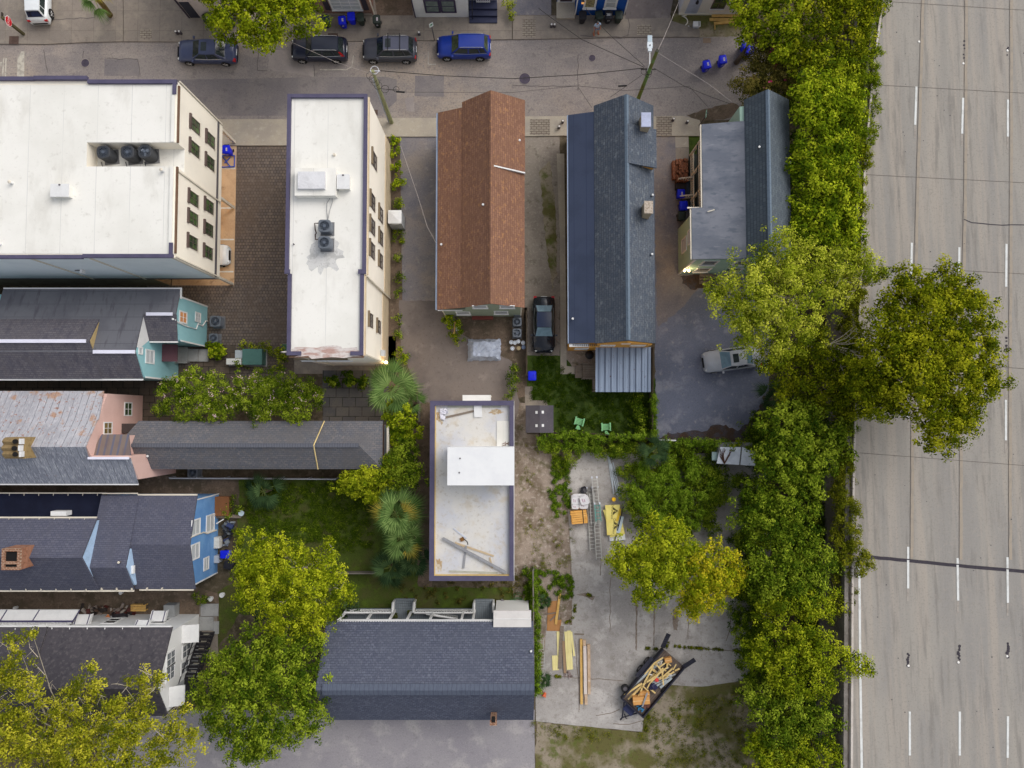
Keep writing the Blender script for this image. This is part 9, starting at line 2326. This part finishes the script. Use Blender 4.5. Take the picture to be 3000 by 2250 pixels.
cover('grass',area([(1145,768),(1205,768),(1215,810),(1280,815),(1405,850),(1400,935),(1210,930),(1200,870),(1150,860)],300,8,.10),lf_deep,tb=.05,leaf=.10,rc=.22,nl=14,tv=.3,flat=.25)
cover('leaf_litter',area([(850,1265),(1140,1240),(1140,1300),(860,1310)],60,6,.08),lf_brown,tb=.2,leaf=.1,rc=.2,nl=10,flat=.25)
crk=[]
for pts in (((1399,605),(1600,622),(1870,640),(2000,655)),((545,250),(525,380),(440,410)),((1900,300),(1955,380),(1910,500)),((300,860),(420,870)),((1140,620),(1330,640),(1350,560)),((640,150),(720,190)),((505,60),(520,190)),((1180,1210),(1150,1340))):
 for (x0,y0),(x1,y1) in zip(pts,pts[1:]):
  for k in range(max(2,int(math.hypot(x1-x0,y1-y0)/22))):
   s=RND.random();q=T(2,3,x0+(x1-x0)*s,y0+(y1-y0)*s);crk.append((q[0]/1.35624,q[1]/1.35624,RND.uniform(1.5,3.5),.06))
cover('weeds',crk,lf_dry,tb=.3,leaf=.09,rc=.14,nl=12,flat=.3)
cover('weeds',area([(1135,960),(1165,960),(1160,1100),(1195,1150),(1230,1010),(1240,1180),(1230,1230),(1150,1230),(1130,1120)],90,4,.05),lf_dry,tb=.5,leaf=.07,rc=.2,nl=7,flat=.2)
# ---- ivy hanging over the highway wall
def ivy(label,y0,y1,over,mat,z_up=.9,tb=.45,dens=1.0):
 Bl=[]
 py=y0
 while py<y1:
  p=hw(edge_px(py),py)
  for k in range(3):
   Bl.append((p.x-RND.uniform(-.1,1.3)+over*RND.uniform(0,1),p.y+RND.uniform(-.3,.3),p.z+RND.uniform(-.6,z_up),RND.uniform(.32,.62)))
  py+=15/dens
 V,T_=foliage(Bl,leaf=.14,rc=.26,nl=24,tb=tb,tv=.32,low=-.6)
 c=hw(edge_px((y0+y1)/2),(y0+y1)/2)
 t=thing('ivy',label,'ivy',(c.x-.4,c.y,c.z-.2),0,'ivy hanging over the highway wall')
 leafmesh('foliage',V,T_,mat,t)
 mb=MB()
 for k in range(12):
  yy=RND.uniform(y0,y1);p=hw(edge_px(yy),yy);mb.tube([(p.x-.7,p.y,p.z-1.5),(p.x-.66,p.y+.3,p.z-.2),(p.x-.1,p.y+.2,p.z+.5)],.02,4)
 mb.build('stem',m_bark,t)
ivy('olive ivy on the highway wall at the top of the view',-120,430,.15,lf_green,tb=.4)
ivy('ivy on the highway wall beside the bright green tree row',430,780,.2,lf_oak,tb=.5)
ivy('ivy on the highway wall behind the chartreuse tree',780,1130,.15,lf_dry,tb=.5)
ivy('ivy on the highway wall below the large spreading tree',1130,1310,-.15,lf_deep,tb=.5,z_up=.5)
ivy('olive ivy on the highway wall north of the black joint',1330,1640,.1,lf_dry,tb=.55)
ivy('thin weedy ivy on the shoulder just south of the black joint',1640,1810,.35,lf_dry,z_up=.1,tb=.4,dens=.5)
bush('leafy sprig arching over the shoulder at the black joint',[],lf_dry) if False else None
B3=[]
for x,y,r in ((1860,1190,15),(1872,1205,14),(1880,1222,10),(1855,1215,13),(1862,1235,9)):
 p=hw(x*1.35624,y*1.35624,.9);B3 .append((p.x,p.y,p.z,r*1.356/39))
V,T_=foliage(B3,leaf=.17,rc=.3,nl=26,tb=.55,tv=.4)
t=thing('sapling','amber tinged sapling arching over the shoulder at the black joint','sapling',(B3[0][0]-.8,B3[0][1],B3[0][2]-1.2));leafmesh('crown',V,T_,lf_dry,t)
mb=MB();[mb.tube([(B3[0][0]-.8,B3[0][1],B3[0][2]-1.2),(b[0],b[1],b[2])],.03,4,.01) for b in B3];mb.build('trunk',m_bark,t)
mb=MB()
r0=gD(1790,745,7.0)
for k in range(9):
 a=RND.uniform(-1.2,1.0);L_=RND.uniform(1.6,3.4);d=Vector((math.cos(a),math.sin(a)*.8-.2,RND.uniform(.05,.3)))
 e=r0+d*L_;m_=r0 .lerp(e,.5)+Vector((RND.uniform(-.3,.3),RND.uniform(-.3,.3),.1))
 mb.tube([r0,m_,e],.05,5,.012)
 for j in range(4):
  f=m_.lerp(e,RND.uniform(0,1));mb.tube([f,f+Vector((RND.uniform(-.7,.9),RND.uniform(-.7,.6),RND.uniform(0,.3)))],.018,4,.006)
mb.tube([(r0 .x-1.2,r0 .y+.3,0),(r0 .x-.6,r0 .y+.1,4),r0],.12,6,.06)
solo(mb,'dead_tree',m_twig,'bare pale dead tree with spreading twigs beside the highway wall','tree')
print('leaves',LEAFN,'objects',len(bpy.data.objects))
